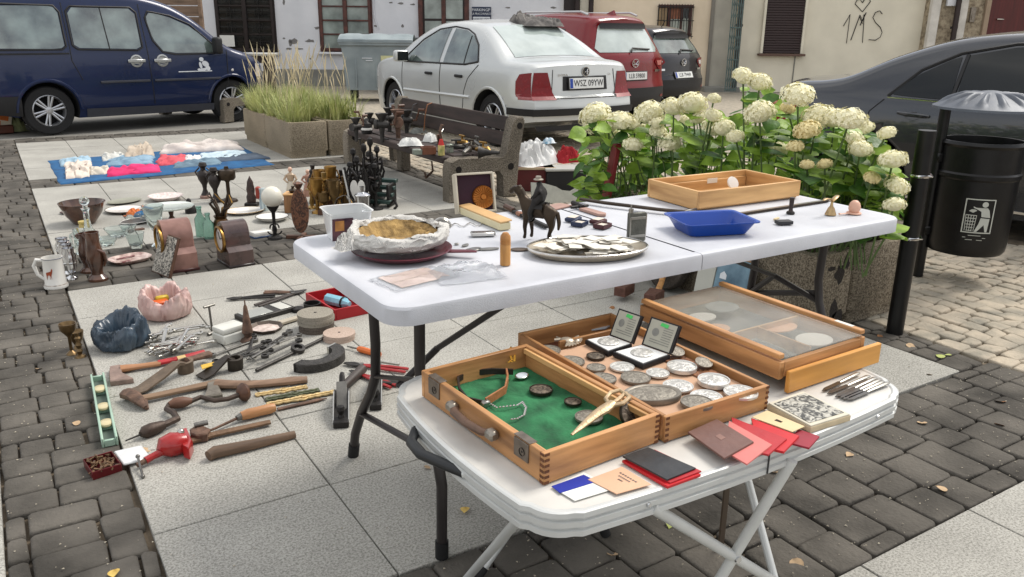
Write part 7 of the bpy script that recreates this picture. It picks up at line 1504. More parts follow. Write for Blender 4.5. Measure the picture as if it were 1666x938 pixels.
# ---- on and around the bench
bx0,by0,bh=2.955,5.66,.353
def BZ(px,py): return G(px,py,bh)
def mincer(label,px,py,s=1.0,rz=0,m_=None):
    p=BZ(px,py); t=T('meat_mincer',label,'meat mincer',p,rz,'old iron mincers on the bench'); t.scale=(s*1.45,)*3; mm=m_ or dsteel
    P('clamp',M().tube([(0,0,-.02),(0,0,.04),(0,0,.08)],[.014,.016,.022],10).tube([(0,0,0),(.04,0,0),(.04,0,-.05)],.008,6),mm,t); P('barrel',M().at(TR(-.05,0,.10),RY(PI/2)).lathe([(0,0),(.032,0),(.034,.02),(.026,.03),(.026,.09),(.02,.10),(0,.11)],18),mm,t); P('hopper',M().lathe([(.018,.12),(.022,.135),(.042,.17),(.044,.175),(.038,.172),(.015,.13)],18),mm,t); P('crank',M().tube([(.06,0,.10),(.085,0,.10),(.10,.02,.17),(.105,.02,.18)],.007,7).tube([(.10,.02,.18),(.15,.02,.18)],.011,8),dw,t)
for i,(px,py,s,rz) in enumerate(((580,226,.75,.4),(622,226,.9,-.6),(648,224,1.0,1.2),(602,214,.7,2.2),(634,214,.9,.2),(662,216,.85,-1.0))): mincer(['small iron mincer at the far end of bench seat','iron mincer second from the far end of bench','biggest rusty mincer in the middle-left of bench','iron mincer at the back by the concrete end','iron mincer in the second row behind the rusty one','iron mincer beside the grey rag on bench'][i],px,py,s,rz,rust if i==2 else None)
p=BZ(597,216); t=T('black_kettle','black and white enamel kettle with arched handle on far bench end','kettle',p,.5); P('body',M().lathe([(0,0),(.05,0),(.055,.04),(.04,.09),(.02,.10),(.01,.115),(0,.12)],20),blackiron,t); P('handle',M().tube([(-.045,0,.08),(-.045,0,.14),(0,0,.165),(.045,0,.14),(.045,0,.08)],.006,7),blackiron,t); P('spout',M().tube([(.045,0,.04),(.08,0,.09),(.09,0,.10)],[.014,.01,.008],8),blackiron,t); P('white_band',M().lathe([(.0545,.03),(.0555,.042),(.05,.055)],20),whitec,t)
zb_=.58
for px,lab,mm,dz in ((677,'grey leather strap hung over the bench back',mt('grey_leather',(70,68,70),.5,0,.2,30),.22),(700,'brown leather strap hung over the bench back',mt('tan_leather',(150,98,62)),.24)):
    p=RU(px,176,bx0+.59); t=T('hung_strap',lab,'strap',p,0); q=[Vector((.06,-.01,-.06)),Vector((.055,0,.02)),Vector((.015,.0,.05)),Vector((-.03,.0,.035)),Vector((-.055,0,-.06)),Vector((-.07,.0,-dz*.8)),Vector((-.08,.03,-dz))]; P('strap',M().tube(q,[.009]*7,8,flat=.5),mm,t)
ONE('newspaper_parcel',heap(.20,.15,.07,3.3,22,16),mt('newspaper_white',(208,208,204),.8,0,.12,30,.2),'crumpled white newspaper parcel on the bench seat','parcel',BZ(668,236),-.3,sharp=60); ONE('paper_flap',heap(.12,.12,.08,7.7,16,12),mt('newspaper_white',(208,208,204)),'white paper standing crumpled behind brown box on bench','paper',BZ(700,230),.4,sharp=60)
ONE('grey_rag',heap(.18,.12,.05,1.4,18,12),mt('grey_rag',(112,114,110),.9,0,.2,20,.4),'grey folded rag behind the newspaper parcel on bench','rag',BZ(680,216),.2,sharp=60)
p=BZ(697,250); t=T('wooden_crate','small brown wooden box on the front of bench seat','box',p,-.25); m,n,f=tray_box(.11,.08,.06,.008,.008); m.add(n.v,n.f); P('box',m.add(f.v,f.f),mt('red_brown_wood',(112,68,48),.5,0,.2,20,.1),t); P('glass_panel',M().box(-.09,.0,.02,.07,.07,.04,.003),mt('greenish_tin',(140,148,136),.3,.3,.1,20),t)
p=BZ(718,252); h=HT(p,718,226)-bh; t=T('sauce_bottle','small bottle with red cap and green-yellow label on bench','bottle',p,0); k=MPP(p); P('bottle',M().lathe([(0,0),(5.5*k,0),(5.5*k,h*.6),(3*k,h*.72)],18),mt('label_green',(150,160,90),.5,0,.3,30,rgb2=(190,170,110)),t); P('cap',M().lathe([(5.5*k,h*.55),(4.5*k,h*.7),(2.5*k,h*1.0),(0,h)],16),mt('red_plastic',(180,36,28),.4,0,.06,20),t)
p=BZ(732,248); t=T('tin_canister','small grey tin canister behind sauce bottle on bench','canister',p,.3); P('tin',M().box(0,0,.035,.05,.04,.07,.004),mt('greenish_tin',(140,148,136)),t); P('band',M().box(0,0,.05,.052,.042,.012,.002),dsteel,t)
rr=random.Random(77)
for i,(px,py) in enumerate(((752,238),(764,246),(776,240),(786,250),(760,252),(742,246))):
    p=BZ(px,py); t=T('brass_tap',['brass tap at far side of the tap pile on bench','brass tap in the middle of tap pile on bench','steel tap at back of tap pile on bench','brass tap nearest the concrete bench end','steel tap at the front of tap pile on bench','dark tap beside the tin canister on bench'][i],'tap',p,rr.random()*6,'old taps heaped on the bench'); mm=[brass,bronze,steel,brass,steel,dsteel][i]
    t.scale=(1.35,)*3; P('body',M().tube([(-.06,0,.02),(0,0,.03),(.04,0,.035),(.06,0,.015)],[.012,.016,.013,.011],8),mm,t); P('handle',M().tube([(0,0,.03),(0,0,.065)],.007,7).tube([(-.03,0,.068),(.03,0,.068)],.006,7),mm,t)
t=T('gramophone_horn','dark metal horn lying at the near end of bench','horn',BZ(792,256),2.4); P('horn',M().at(TR(0,0,.04),RY(PI/2)).lathe([(.012,-.10),(.018,-.04),(.03,.02),(.05,.06),(.052,.062),(.046,.058),(.024,.01)],24),dsteel,t)
p=RV(716,232,6.2); t=T('hand_clamp','old hand tool with curved jaws propped on bench back','hand tool',BZ(716,236),.6); P('jaw',M().tube([(0,0,0),(.02,0,.06),(.0,0,.12),(.03,0,.17),(.07,0,.16)],[.010,.012,.011,.010,.006],8),rust,t); P('jaw',M().tube([(.02,.01,0),(.05,.01,.06),(.05,.01,.11),(.08,.01,.13)],[.009,.010,.009,.005],8),chrome_w,t); P('grip',M().tube([(-.02,0,.0),(-.06,-.02,.06),(-.07,-.02,.10)],[.012,.014,.010],8),dw,t)
p=G(703,297); t=T('leather_boot_strap','brown leather loop hanging under the bench front','leather loop',(p.x,p.y,.0),0); z=HT(p,700,262); P('loop',M().tube([(0,0,z),(.01,0,z*.55),(-.02,0,.08),(-.06,.0,.05),(-.07,0,.1)],[.012,.016,.018,.02,.014],8,flat=.5),mt('brown_leather',(84,62,48)),t)
# heap between bench and hydrangeas
p=G(862,306); t=T('red_box','flat dark red wooden case beside the bench end','case',p,CRZ+.1); P('case',M().box(0,0,.10,.40,.30,.20,.008),mt('oxblood_case',(84,24,26),.5,0,.2,12,.1),t); P('rim',M().box(0,-.152,.195,.40,.012,.02,.003),mt('cream_trim',(180,160,130),.6,0,.1,9),t)
t=T('black_crate','black crate with grey lid edge beside the red case','crate',G(916,308),CRZ+.15); P('crate',M().box(0,0,.09,.34,.26,.18,.008),mt('black_crate',(22,22,25),.5,0,.15,12),t); P('lid_edge',M().box(0,-.02,.19,.36,.24,.02,.004),mt('pale_grey_plastic',(168,168,162),.5,0,.08,12),t)
ONE('white_plastic_bag',heap(.52,.38,.19,9.1,44,32,.55),mt('white_bag_plastic',(210,210,208),.35,0,.06,9,.15),'full white plastic bag lying on the red case','plastic bag',G(868,303)+Vector((.04,.06,.20)),.3,sharp=70); m=heap(.24,.2,.13,2.7,26,18,.45); ONE('red_cloth',m,fab('red',(150,26,34)),'red cloth bundled on the black crate','cloth',G(925,303)+Vector((.06,.1,.2)),0,sharp=70)
t=T('blue_print_bag','small blue and white printed wrapper on the white plastic bag','wrapper',G(893,300)+Vector((.0,.02,.36)),.2); P('wrap',heap(.13,.08,.05,5.5,14,10),mt('cyan_print',(60,150,190),.5,0,.4,24,rgb2=(214,216,216)),t)
t=T('grey_carton','torn grey cardboard carton in front of black crate','carton',G(905,330),CRZ+.25); P('board',M().prism([(-.20,0),(.26,0),(.26,.09),(.16,.11),(.12,.09),(.05,.10),(0,.13),(-.1,.16),(-.2,.17)],-.01,.01).at(), mt('grey_cardboard',(168,168,158),.85,0,.1,20,.2),t,rot=(PI/2-.25,0,0)); P('green_end',M().box(.29,-.05,.06,.07,.02,.12,.002),mt('green_print',(32,112,44),.6,0,.1,12),t)
t=T('yellow_packet','yellow and brown paper packet under the first hydrangea','packet',G(952,306),.4); P('packet',M().at(RX(.35)).box(0,0,.09,.07,.02,.2,.003),mt('yellow_print',(190,158,70),.6,0,.3,20,rgb2=(206,190,150)),t)
# ------------------------------------------------------------------ tools laid out on the slabs
def seg(p0,p1,z=0): a,b=G(*p0,z),G(*p1,z); return a,b,(a+b)/2,math.atan2((b-a).y,(b-a).x),(b-a).length
def bagm(w,h,seed,roll=.75):
    prof=[(.66,0),(.9,.08),(1.02,.35),(1.0,.66),(.93,.92),(.82,1.0),(.72,.92),(.64,.6),(.56,.2)]
    def f(u,v):
        a=2*PI*u; i=v*(len(prof)-1); k=min(len(prof)-2,int(i)); q=i-k; r=(prof[k][0]*(1-q)+prof[k+1][0]*q)*w; z=(prof[k][1]*(1-q)+prof[k+1][1]*q)*h
        n1=noise.noise((cos(a)*1.6+seed,sin(a)*1.6,v*1.5)); n2=noise.noise((cos(a)*5+seed,sin(a)*5,v*4)); n3=abs(noise.noise((cos(a)*9+seed,sin(a)*9,v*3)))
        n4=noise.noise((cos(a)*16+seed,sin(a)*16,v*7)); pl=abs(sin(a*8+4*n1))-.5; r*=1+.20*n1+.08*n2-.18*n3+.05*n4+.08*pl*v; r*=(1-.30*max(0,v-.62)*(1+cos(a-seed*2))); return (r*cos(a),r*sin(a)*.85,max(.002,z*(1+.28*sin(a*1.0+seed)*v+.34*n1+.12*n2+.05*n4+.07*pl*v)))
    return M().grid(f,110,32)
p=G(190,572); k=MPP(p); t=T('dark_bin_bag','dark blue plastic bag rolled open on the slabs','plastic bag',p+Vector((.03,.05,0)),0)
P('bag',bagm(43*k,44*k,1.0),mt('navy_polythene',(40,54,68),.28,0,.15,9,.1,spec=.7,rgb2=(62,78,92)),t,recalc=False,sharp=75); P('contents',M().lathe([(0,.02),(30*k,.02),(24*k,.03),(0,.035)],20),blackiron,t)
p=G(266,522); t=T('pink_bag','pink translucent plastic bag full of small boxes and tools','plastic bag',p+Vector((.03,.06,0)),0)
P('bag',bagm(47*k,46*k,6.0),mt('pink_polythene',(206,166,160),.35,0,.12,12,.1,rgb2=(222,196,188),trans=.25),t,recalc=False,sharp=75)
for x,y,z,s,mm,lb in ((-.03,.02,.062,(.09,.05,.03),mt('orange_plastic',(206,92,38),.45,0,.1,20),'orange'),(-.01,.06,.075,(.06,.04,.03),mt('yellow_plastic',(196,172,52),.45,0,.1,20),'yellow'),(.07,-.02,.07,(.05,.035,.04),paper,'white'),(.02,-.01,.055,(.07,.03,.02),steel,''),(.03,.07,.065,(.09,.02,.02),mt('cream_trim',(180,160,130)),'')):
    P('contents',M().box(x,y,z,*s,.006,rz=rnd(-.8,.8)),mm,t)
for i,(px,py,h_) in enumerate(((117,575,50),(131,580,40),(127,566,28))):
    p=G(px,py); k=MPP(p); h=h_*k*1.05; t=T('brass_candlestick',['brass cup stand with a dished top at left edge of slabs','ringed brass candlestick nearest the dark blue bag','low brass dish between two candlesticks'][i],'candlestick',p,0,'brass candlesticks at the left edge')
    P('body',M().lathe([[(0,0),(9*k,0),(7*k,.05*h),(2.5*k,.12*h),(2.5*k,.55*h),(6*k,.65*h),(12*k,.8*h),(13*k,1*h),(12*k,1*h),(6*k,.75*h),(0,.7*h)],[(0,0),(9*k,0),(8*k,.06*h),(3*k,.12*h),(5*k,.25*h),(3*k,.35*h),(5*k,.5*h),(3*k,.62*h),(5*k,.78*h),(3*k,.85*h),(5*k,1*h),(0,.95*h)],[(0,0),(7*k,0),(4*k,.2*h),(10*k,.6*h),(12*k,1*h),(10*k,.9*h),(0,.5*h)]][i],22),mt('dull_brass',(110,90,62),.35,.8,.3,30,.1),t)
# chrome wrenches and cutlery pile
rr=random.Random(12); names=['bright chrome wrench on top of the pile under pink bag','chrome wrench pointing at the red axe handle','chrome wrench lying under the pink bag','worn steel wrench at the left of chrome pile','chrome wrench at the right end of chrome pile']
for i in range(24):
    px,py=rr.uniform(266,328),rr.uniform(542,582); p=G(px,py); a=rr.uniform(-.4,1.3); l=rr.uniform(.09,.17)
    t=T('chrome_wrench','chrome wrench lying crosswise in the heap below the pink bag','wrench',(p.x,p.y,.004+.0035*i*.6),0,'chrome tools heaped by the pink bag',rot=(rr.uniform(-.1,.1),rr.uniform(-.15,.15),a)); 
    P('shank',M().tube([(-l/2,0,.008),(0,0,.009),(l/2,0,.008)],[.0085,.007,.0085],8,flat=.6),chrome_w,t); P('ring_end',M().at(TR(l/2,0,.006)).lathe([(.008,-.004),(.015,-.003),(.015,.003),(.008,.004),(.008,-.004)],14),chrome_w,t); P('open_end',M().tube([(-l/2-.014,.011,.006),(-l/2,.006,.006),(-l/2,-.006,.006),(-l/2-.014,-.011,.006)],.005,6),chrome_w,t)
t=T('corkscrew','tall T-handled steel tool standing upright by white box','hand tool',G(346,542),.4); h=HT(G(346,542),342,497); P('shaft',M().tube([(0,0,0),(-.004,0,h)],.005,8),steel,t); P('crossbar',M().tube([(-.03,0,h),(.025,0,h)],.006,8),steel,t); P('foot',M().tube([(-.03,-.01,.005),(.02,.0,.006),(.04,.03,.006)],.008,7),steel,t)
p=G(378,556); t=T('white_box','small white hinged plastic box on the slabs','box',p+Vector((.0,.03,0)),.35); P('base',M().box(0,0,.022,.12,.095,.044,.005),mt('ivory_plastic',(204,204,196),.4,0,.04,20),t); P('lid',M().box(0,.004,.058,.115,.09,.026,.008,seg=2),mt('ivory_plastic',(204,204,196)),t)
LV('iron_spike','dark conical iron spike standing on its base by octagonal dish','spike',404,554,488,[(0,0),(13,0),(11,.05),(5,.1),(7,.18),(9,.22),(6,.5),(3,.85),(1.2,.9),(1,1),(0,1)],rust,n=14)
p=G(433,536); k=MPP(p); t=T('octagonal_dish','eight-sided pinkish dish with dark rim and flat handle','dish',p,.3); P('dish',M().lathe([(0,.004),(22*k,.004),(27*k,.018),(28*k,.018),(24*k,.0),(0,0)],8),mt('dark_rim_metal',(84,74,66),.4,.5,.2,20),t,sharp=20); P('inside',M().lathe([(22.5*k,.006),(0,.0065)],8),mt('pink_marbled',(178,160,150),.4,0,.2,40,0,rgb2=(200,184,176)),t); P('handle',M().prism([(26*k,-7*k),(62*k,-6*k),(64*k,6*k),(26*k,7*k)],.008,.018,.003),mt('ivory_metal',(176,166,148),.4,.2,.1,20),t)
t=T('steel_tray','flat steel case with glassy lid panes behind the iron spike','case',G(432,512),.28); P('case',M().box(0,0,.012,.26,.12,.024,.003),dsteel,t); P('pane',M().box(-.05,0,.0255,.13,.10,.003,.001),mt('grey_pane',(150,152,146),.1,.2,.2,14),t); P('pane',M().box(.085,0,.0255,.06,.10,.003,.001),mt('light_pane',(190,190,182),.15,.1,.1,14),t)
LV('black_can','open black round can beside the grinding stones','can',509,512,492,[(0,0),(13,0),(13.5,.05),(13.5,.95),(14,1),(12,1),(12,.2),(0,.2)],blackiron); LV('can_lid','flat black lid beside the open black can','lid',485,506,500,[(0,0),(10,0),(10,.8),(9,1),(0,.9)],blackiron)
# red box
a,b,c,d=[G(x,y) for x,y in ((498,493),(545,522),(580,500),(530,466))]; ang=math.atan2((b-a).y,(b-a).x); w=(b-a).length; dp=abs((d-a).dot(Vector((-sin(ang),cos(ang),0)))); cen=(a+b)/2+Vector((-sin(ang),cos(ang),0))*dp/2; h=.055
t=T('red_wooden_box','open bright red wooden box holding a blue bottle','box',(cen.x,cen.y,0),ang); rp_m=mt('red_paint_wood',(156,22,30),.45,0,.1,12,.05); m,n,f=tray_box(w,dp,h,.009,.006); m.add(n.v,n.f); P('box',m.add(f.v,f.f),rp_m,t); P('knob',M().sph((-.01,-dp/2-.008,h*.7),.009,10,7),whitec,t)
t=T('blue_bottle','light blue plastic bottle with dark strap lying in the red box','bottle',(cen.x,cen.y,.035),ang+.35); P('bottle',M().at(RY(PI/2)).lathe([(0,-.075),(.026,-.075),(.028,-.07),(.028,.04),(.016,.06),(.012,.075),(0,.075)],8),mt('sky_blue_plastic',(110,170,190),.25,0,.1,20,rgb2=(140,190,206)),t); P('strap',M().at(RY(PI/2)).lathe([(.029,.03),(.031,.036),(.029,.042)],16),blackiron,t)
t=T('red_lid','red slatted lid lying beside the red box','lid',G(583,486),ang-.1); P('board',M().at(RX(.25)).box(0,0,.02,.20,.07,.008,.001),mt('red_lid_paint',(196,58,56),.5,0,.15,20),t); P('marks',M().at(RX(.25)).tube([(-.09+.012*i,.015 if i%2 else -.015,.0255) for i in range(16)],.0035,4),mt('dark_red_print',(120,14,20),.5,0,.1,20),t)  # loose lid of the open red box
# pliers and shears behind
def pliers(label,p0,p1,hm,spread=.02,z=0,cat='pliers',name='pliers',jl=.28,group=None):
    a,b,c,ang,l=seg(p0,p1); t=T(name,label,cat,(c.x,c.y,z),ang,group)
    for s in (1,-1):
        P('handle',M().tube([(-l/2,s*spread,.010),(-l*.2,s*spread*.9,.011),(l*(.5-jl),s*.004,.011)],[.008,.009,.006],8,flat=.7),hm,t); P('jaw',M().tube([(l*(.5-jl),-s*.004,.011),(l*(.5-jl*.5),-s*.010,.011),(l/2,-s*.003,.011)],[.008,.009,.004],7,flat=.6),dsteel,t)
    P('pivot',M().at(TR(l*(.5-jl),0,.006)).lathe([(0,0),(.010,0),(.010,.012),(0,.014)],12),steel,t); return t
pliers('black-handled pliers lying behind the steel case',(448,484),(369,489),blackiron); pliers('long shears with dark blades reaching the red box',(418,500),(498,474),mt('dark_grip',(58,50,46),.6,0,.2,20),.016); pliers('slim pincers beside the long shears',(430,478),(492,478),rust,.012)
for i in range(5):
    p=G(521,541); k=MPP(p); z=.0005+.0165*i; r=29*k*(1 if i>1 else .97)
    t=T('grinding_disc',['lowest dark grinding disc of the tall stack','second lowest dark grinding disc of the tall stack','middle grinding disc of the tall stack','second from top grinding disc of the tall stack','top pale grinding disc of the tall stack'][i],'grinding disc',(p.x+.004*(i%2),p.y+.05+.003*(i%3),z),0,'grinding discs'); P('disc',M().lathe([(.007,0),(r,0),(r,.0155),(.007,.0155),(.007,0)],48),speck('grit_dark' if i<2 else 'grit_grey',(92,84,76) if i<2 else (140,134,122),(70,62,56) if i<2 else (116,110,100),(110,100,92) if i<2 else (160,154,142),300,.95,.3,.05),t); P('bushing',M().lathe([(.0068,.0005),(.003,.0005),(.003,.0158),(.0068,.0158)],14),blackiron,t)
for i in range(2):
    p=G(557,556); k=MPP(p); r=26*k; z=.0005+.0155*i
    t=T('grinding_disc',['lower pinkish grinding disc of the low pair','upper pinkish grinding disc of the low pair'][i],'grinding disc',(p.x+.004*i,p.y+.045,z),0,'grinding discs'); P('disc',M().lathe([(.006,0),(r,0),(r,.0145),(.006,.0145),(.006,0)],48),speck('grit_pink',(176,156,142),(156,136,124),(192,174,160),300,.95,.3,.05),t); P('bushing',M().lathe([(.0058,.0005),(.003,.0005),(.003,.0148),(.0058,.0148)],14),blackiron,t)
# spanners
def spanner(label,p0,p1,r=.013,z=0,mat=None,ring2=True):
    a,b,c,ang,l=seg(p0,p1); t=T('spanner',label,'spanner',(c.x,c.y,z),ang,'spanners spread on the slabs',rot=None); mm=mat or dsteel
    P('shank',M().tube([(-l/2+r,0,.007),(l/2-r,0,.007)],[.0065,.0065],8,flat=.6),mm,t)
    for s in ((1,-1) if ring2 else (1,)): P('ring_end',M().at(TR(s*l/2,0,.008)).lathe([(r*.62,-.007),(r*1.1,-.006),(r*1.1,.006),(r*.62,.007),(r*.62,-.007)],16),mm,t)
    if not ring2: P('open_end',M().tube([(-l/2-r,r*.8,.008),(-l/2,r*.4,.008),(-l/2,-r*.4,.008),(-l/2-r,-r*.8,.008)],.005,6),mm,t)
    return t
for i,(p0,p1,r,r2) in enumerate((((345,581),(414,556),.016,1),((352,592),(437,559),.015,1),((404,580),(413,551),.014,0),((412,585),(471,545),.015,1),((395,585),(429,564),.011,0),((428,574),(464,552),.012,1),((437,573),(487,554),.013,1),((432,590),(487,564),.015,1),((392,592),(442,581),.010,0),((408,596),(452,570),.010,0))):
    spanner(['long spanner nearest the red axe handle','long spanner just in front of the nearest-axe one','spanner with upright angle by the iron spike','spanner crossing the middle of the spanner heap','small open spanner low in the spanner heap','short ring spanner under the grinding stones','slender ring spanner right of the spanner heap','ring spanner against the long iron bar','smallest open spanner at front of heap','small spanner lying slantwise over the heap'][i],p0,p1,r*.95,.001+.003*i,None if i%3 else steel,bool(r2))
a,b,c,ang,l=seg((417,606),(560,538)); t=T('pipe_bar','long thin dark iron bar with an eye running to the pale stones','iron bar',(c.x,c.y,0),ang); P('bar',M().tube([(-l/2,0,.010),(l/2,0,.012)],.007,8),dsteel,t); P('eye',M().at(TR(-.03,0,.02),RX(.3)).lathe([(.018,-.009),(.03,-.008),(.03,.008),(.018,.009),(.018,-.009)],20),dsteel,t)
a,b,c,ang,l=seg((478,600),(532,572)); t=T('magnet','dark horseshoe-shaped iron block with pitted side','iron block',(c.x,c.y,0),ang)
P('arc',M().prism([(l*.62*cos(a_)*1.0,.11*sin(a_)-.03) for a_ in [PI*1.0+PI*i/14 for i in range(15)]]+[(l*.38*cos(a_),.06*sin(a_)-.03) for a_ in [PI*2-PI*i/14 for i in range(15)]],0,.038,.003),mt('pitted_iron',(66,64,62),.5,.5,.35,60,.8),t); P('face',M().box(l*.5,-.028,.02,l*.26,.012,.036,.002),chrome_w,t); P('face',M().box(-l*.5,-.028,.02,l*.26,.012,.036,.002),blackiron,t)
# axes, adzes
def handle(p0,p1,r,mat,parent,base,bend=.0,z0=.014,z1=.014,flat=.75):
    A,B=G(*p0)-base,G(*p1)-base; q=[]
    for i in range(7):
        tt=i/6; v=A.lerp(B,tt); n=Vector((-(B-A).y,(B-A).x,0)).normalized(); v+=n*bend*sin(PI*tt*1.4); v.z=z0+(z1-z0)*tt; q.append(v)
    rr_=r if isinstance(r,list) else [r*1.0]*7; return P('handle',M().tube(q,rr_,10,flat=flat),mat,parent)
b=G(205,612); t=T('axe','axe with red-painted handle and rusty pinkish head','axe',b,0); hm=wood('ash_handle',(128,86,58),(156,112,78),20,0,.5)
P('head',M().prism([tuple((G(x,y)-b)[:2]) for x,y in ((180,603),(197,600),(200,613),(218,623),(180,628),(178,616))],0,.022,.004),mt('rusty_pink_steel',(142,122,112),.6,.4,.25,30,.3),t); h1=handle((197,606),(262,596),[.02,.019,.016,.014,.014,.014,.014],hm,t,b,0,.016); P('handle_grip',M().tube([(G(258,596)-b)+Vector((0,0,.016)),(G(296,588)-b)+Vector((0,0,.016)),(G(333,578)-b)+Vector((0,0,.016))],[.0145,.0145,.013],10,flat=.75),mt('red_handle_paint',(168,34,40),.4,0,.1,20),t); P('tape',M().tube([(G(289,590)-b)+Vector((0,0,.016)),(G(302,587)-b)+Vector((0,0,.016))],.0158,10,flat=.75),mt('cream_tape',(206,178,120),.6,0,.1,20),t)
def adze(label,pts,stub,mat,z=.03):
    b=G(*pts[0]); t=T('adze_head',label,'adze',b,0); A=[G(x,y)-b for x,y in pts]; n=len(A)
    m=M(); vs=[]
    for i,(p,wd,zz) in enumerate(zip(A,(.030,.032,.028,.020,.018),(.006,.012,.03,.05,.035))):
        d=(A[min(i+1,n-1)]-A[max(i-1,0)]).normalized(); s=Vector((-d.y,d.x,0))*wd; th=(.004,.006,.009,.012,.012)[i]; vs+=[p-s+Vector((0,0,zz)),p+s+Vector((0,0,zz)),p+s+Vector((0,0,zz+th)),p-s+Vector((0,0,zz+th))]
    m.add(vs,[(4*i+a,4*i+(a+1)%4,4*i+4+(a+1)%4,4*i+4+a) for i in range(n-1) for a in range(4)]+[(0,1,2,3),tuple(4*n-4+a for a in range(4))]); P('blade',m,mat,t,sharp=30)
    e=A[-1]; P('eye',M().at(TR(e.x,e.y,.028),RX(.2)).lathe([(.016,-.028),(.024,-.026),(.024,.026),(.016,.028),(.016,-.028)],16,sx=1.3),mat,t); return t,b
t,b=adze('large rusty adze head with short worn stub, below the red axe',((204,645),(232,638),(262,625),(290,612),(303,606)),0,mt('adze_rust',(104,90,76),.65,.35,.25,30,.3)); handle((305,605),(341,587),[.018,.016,.015,.016,.018,.02,.02],rust,t,b,0,.05,.03)
adze('small dark adze head with yellow label right of the big one',((326,617),(340,612),(356,606),(372,602),(384,601)),0,mt('black_adze',(54,48,42),.5,.4,.25,30,.2)); b=G(340,606); ONE('yellow_label',M().prism([(-.035,-.02),(.03,-.012),(.04,.014),(-.02,.022)],.03,.033,.0005),mt('yellow_sticker',(206,164,58),.5,0,.15,30),'torn yellow paper label stuck on the small adze','label',b,.25)
b=G(240,664); t=T('claw_adze','old hammer adze with long wooden handle lying across slabs','adze',b,0); P('head',M().tube([(G(208,648)-b)+Vector((0,0,.02)),(G(218,655)-b)+Vector((0,0,.03)),(G(226,662)-b)+Vector((0,0,.03)),(G(238,668)-b)+Vector((0,0,.014))],[.030,.026,.022,.010],8,flat=.7),rust,t); P('claw',M().tube([(G(224,660)-b)+Vector((0,0,.02)),(G(236,662)-b)+Vector((0,0,.02)),(G(240,668)-b)+Vector((0,0,.008))],[.016,.014,.007],6),rust,t); handle((232,656),(352,628),[.016,.015,.015,.015,.016,.017,.017],wood('old_ash',(98,78,60),(128,104,82),20,0,.65),t,b,.0,.02)
b=G(350,640); t=T('hatchet','broad hatchet with thick brown wooden handle','hatchet',b,0); P('head',M().prism([tuple((G(x,y)-b)[:2]) for x,y in ((339,627),(356,625),(357,636),(363,650),(333,655),(337,643))],.004,.026,.005),mt('hatchet_steel',(116,110,100),.5,.5,.25,30,.3),t); handle((352,632),(500,625),[.024,.021,.02,.019,.019,.021,.016],wood('old_ash2',(104,82,66),(134,108,88),20,0,.65),t,b,-.016,.02)
# brace drill
b=G(300,680); t=T('brace_drill','old brown carpenter brace with round wooden knob','brace',b,0); q=lambda x,y,z: (G(x,y)-b)+Vector((0,0,z)); bd=mt('brace_iron',(70,58,50),.5,.4,.25,30,.2)
P('crank',M().tube([q(262,702,.02),(q(290,690,.022)),q(283,680,.022),q(272,674,.022),q(276,668,.024)],[.012,.012,.011,.010,.009],8).tube([q(312,662,.024),q(328,656,.026),q(350,662,.026),q(372,660,.028),q(392,654,.032)],[.009,.009,.009,.009,.010],8),bd,t); P('grip',M().tube([q(276,669,.024),q(286,666,.025),q(300,664,.025),q(314,661,.024)],[.012,.021,.021,.010],10),dw,t)
P('chuck',M().tube([q(230,715,.02),q(236,712,.02),q(250,707,.022),q(268,700,.022)],[.010,.022,.023,.016],10),bd,t); P('bit',M().tube([q(205,722,.012),q(231,714,.018)],[.003,.004],6),dsteel,t); e=q(397,652,.035); d=(q(397,652,.03)-q(385,656,.03)).normalized(); P('knob',M().at(Matrix.Translation(e)@d.to_track_quat('Z','Y').to_matrix().to_4x4()).lathe([(0,-.02),(.015,-.02),(.03,-.010),(.036,.003),(.030,.014),(.012,.020),(0,.021)],24),dw,t)
b=G(395,692); t=T('chisel','long chisel with turned honey-brown handle','chisel',b,0); P('blade',M().tube([q(335,706,.008),q(350,702,.012),q(388,687,.018)],[.004,.005,.006],6),rust,t); P('ferrule',M().tube([q(386,688,.018),q(394,685,.02)],[.010,.013],12),steel,t); P('handle',M().tube([q(393,685,.02),q(404,682,.021),q(424,677,.021),q(440,673,.021),q(448,671,.021)],[.015,.019,.018,.019,.015],12),wood('chisel_handle',(150,104,66),(176,128,86),20,0,.4),t)
for o in (t,): pass
b=G(370,705); t=T('pipe_wrench','rusty adjustable pipe wrench with long flat handle','wrench',b,0); P('bar',M().tube([q(312,722,.012),q(350,712,.014),q(440,692,.014)],[.017,.015,.013],8,flat=.6),mt('brown_rust',(112,88,68),.65,.35,.25,30,.3),t); P('jaw',M().prism([tuple((G(x,y)-b)[:2]) for x,y in ((310,712),(318,707),(330,705),(344,711),(338,720),(322,722),(312,720))],.006,.034,.004),rust,t); P('screw',M().tube([q(318,709,.04),q(340,704,.04)],.009,10),steel,t)
b=G(285,745); t=T('red_vise','small bright red bench vise with steel screw','vise',b,0); rv=mt('red_enamel',(150,20,20),.3,0,.15,14,.05,coat=.4)
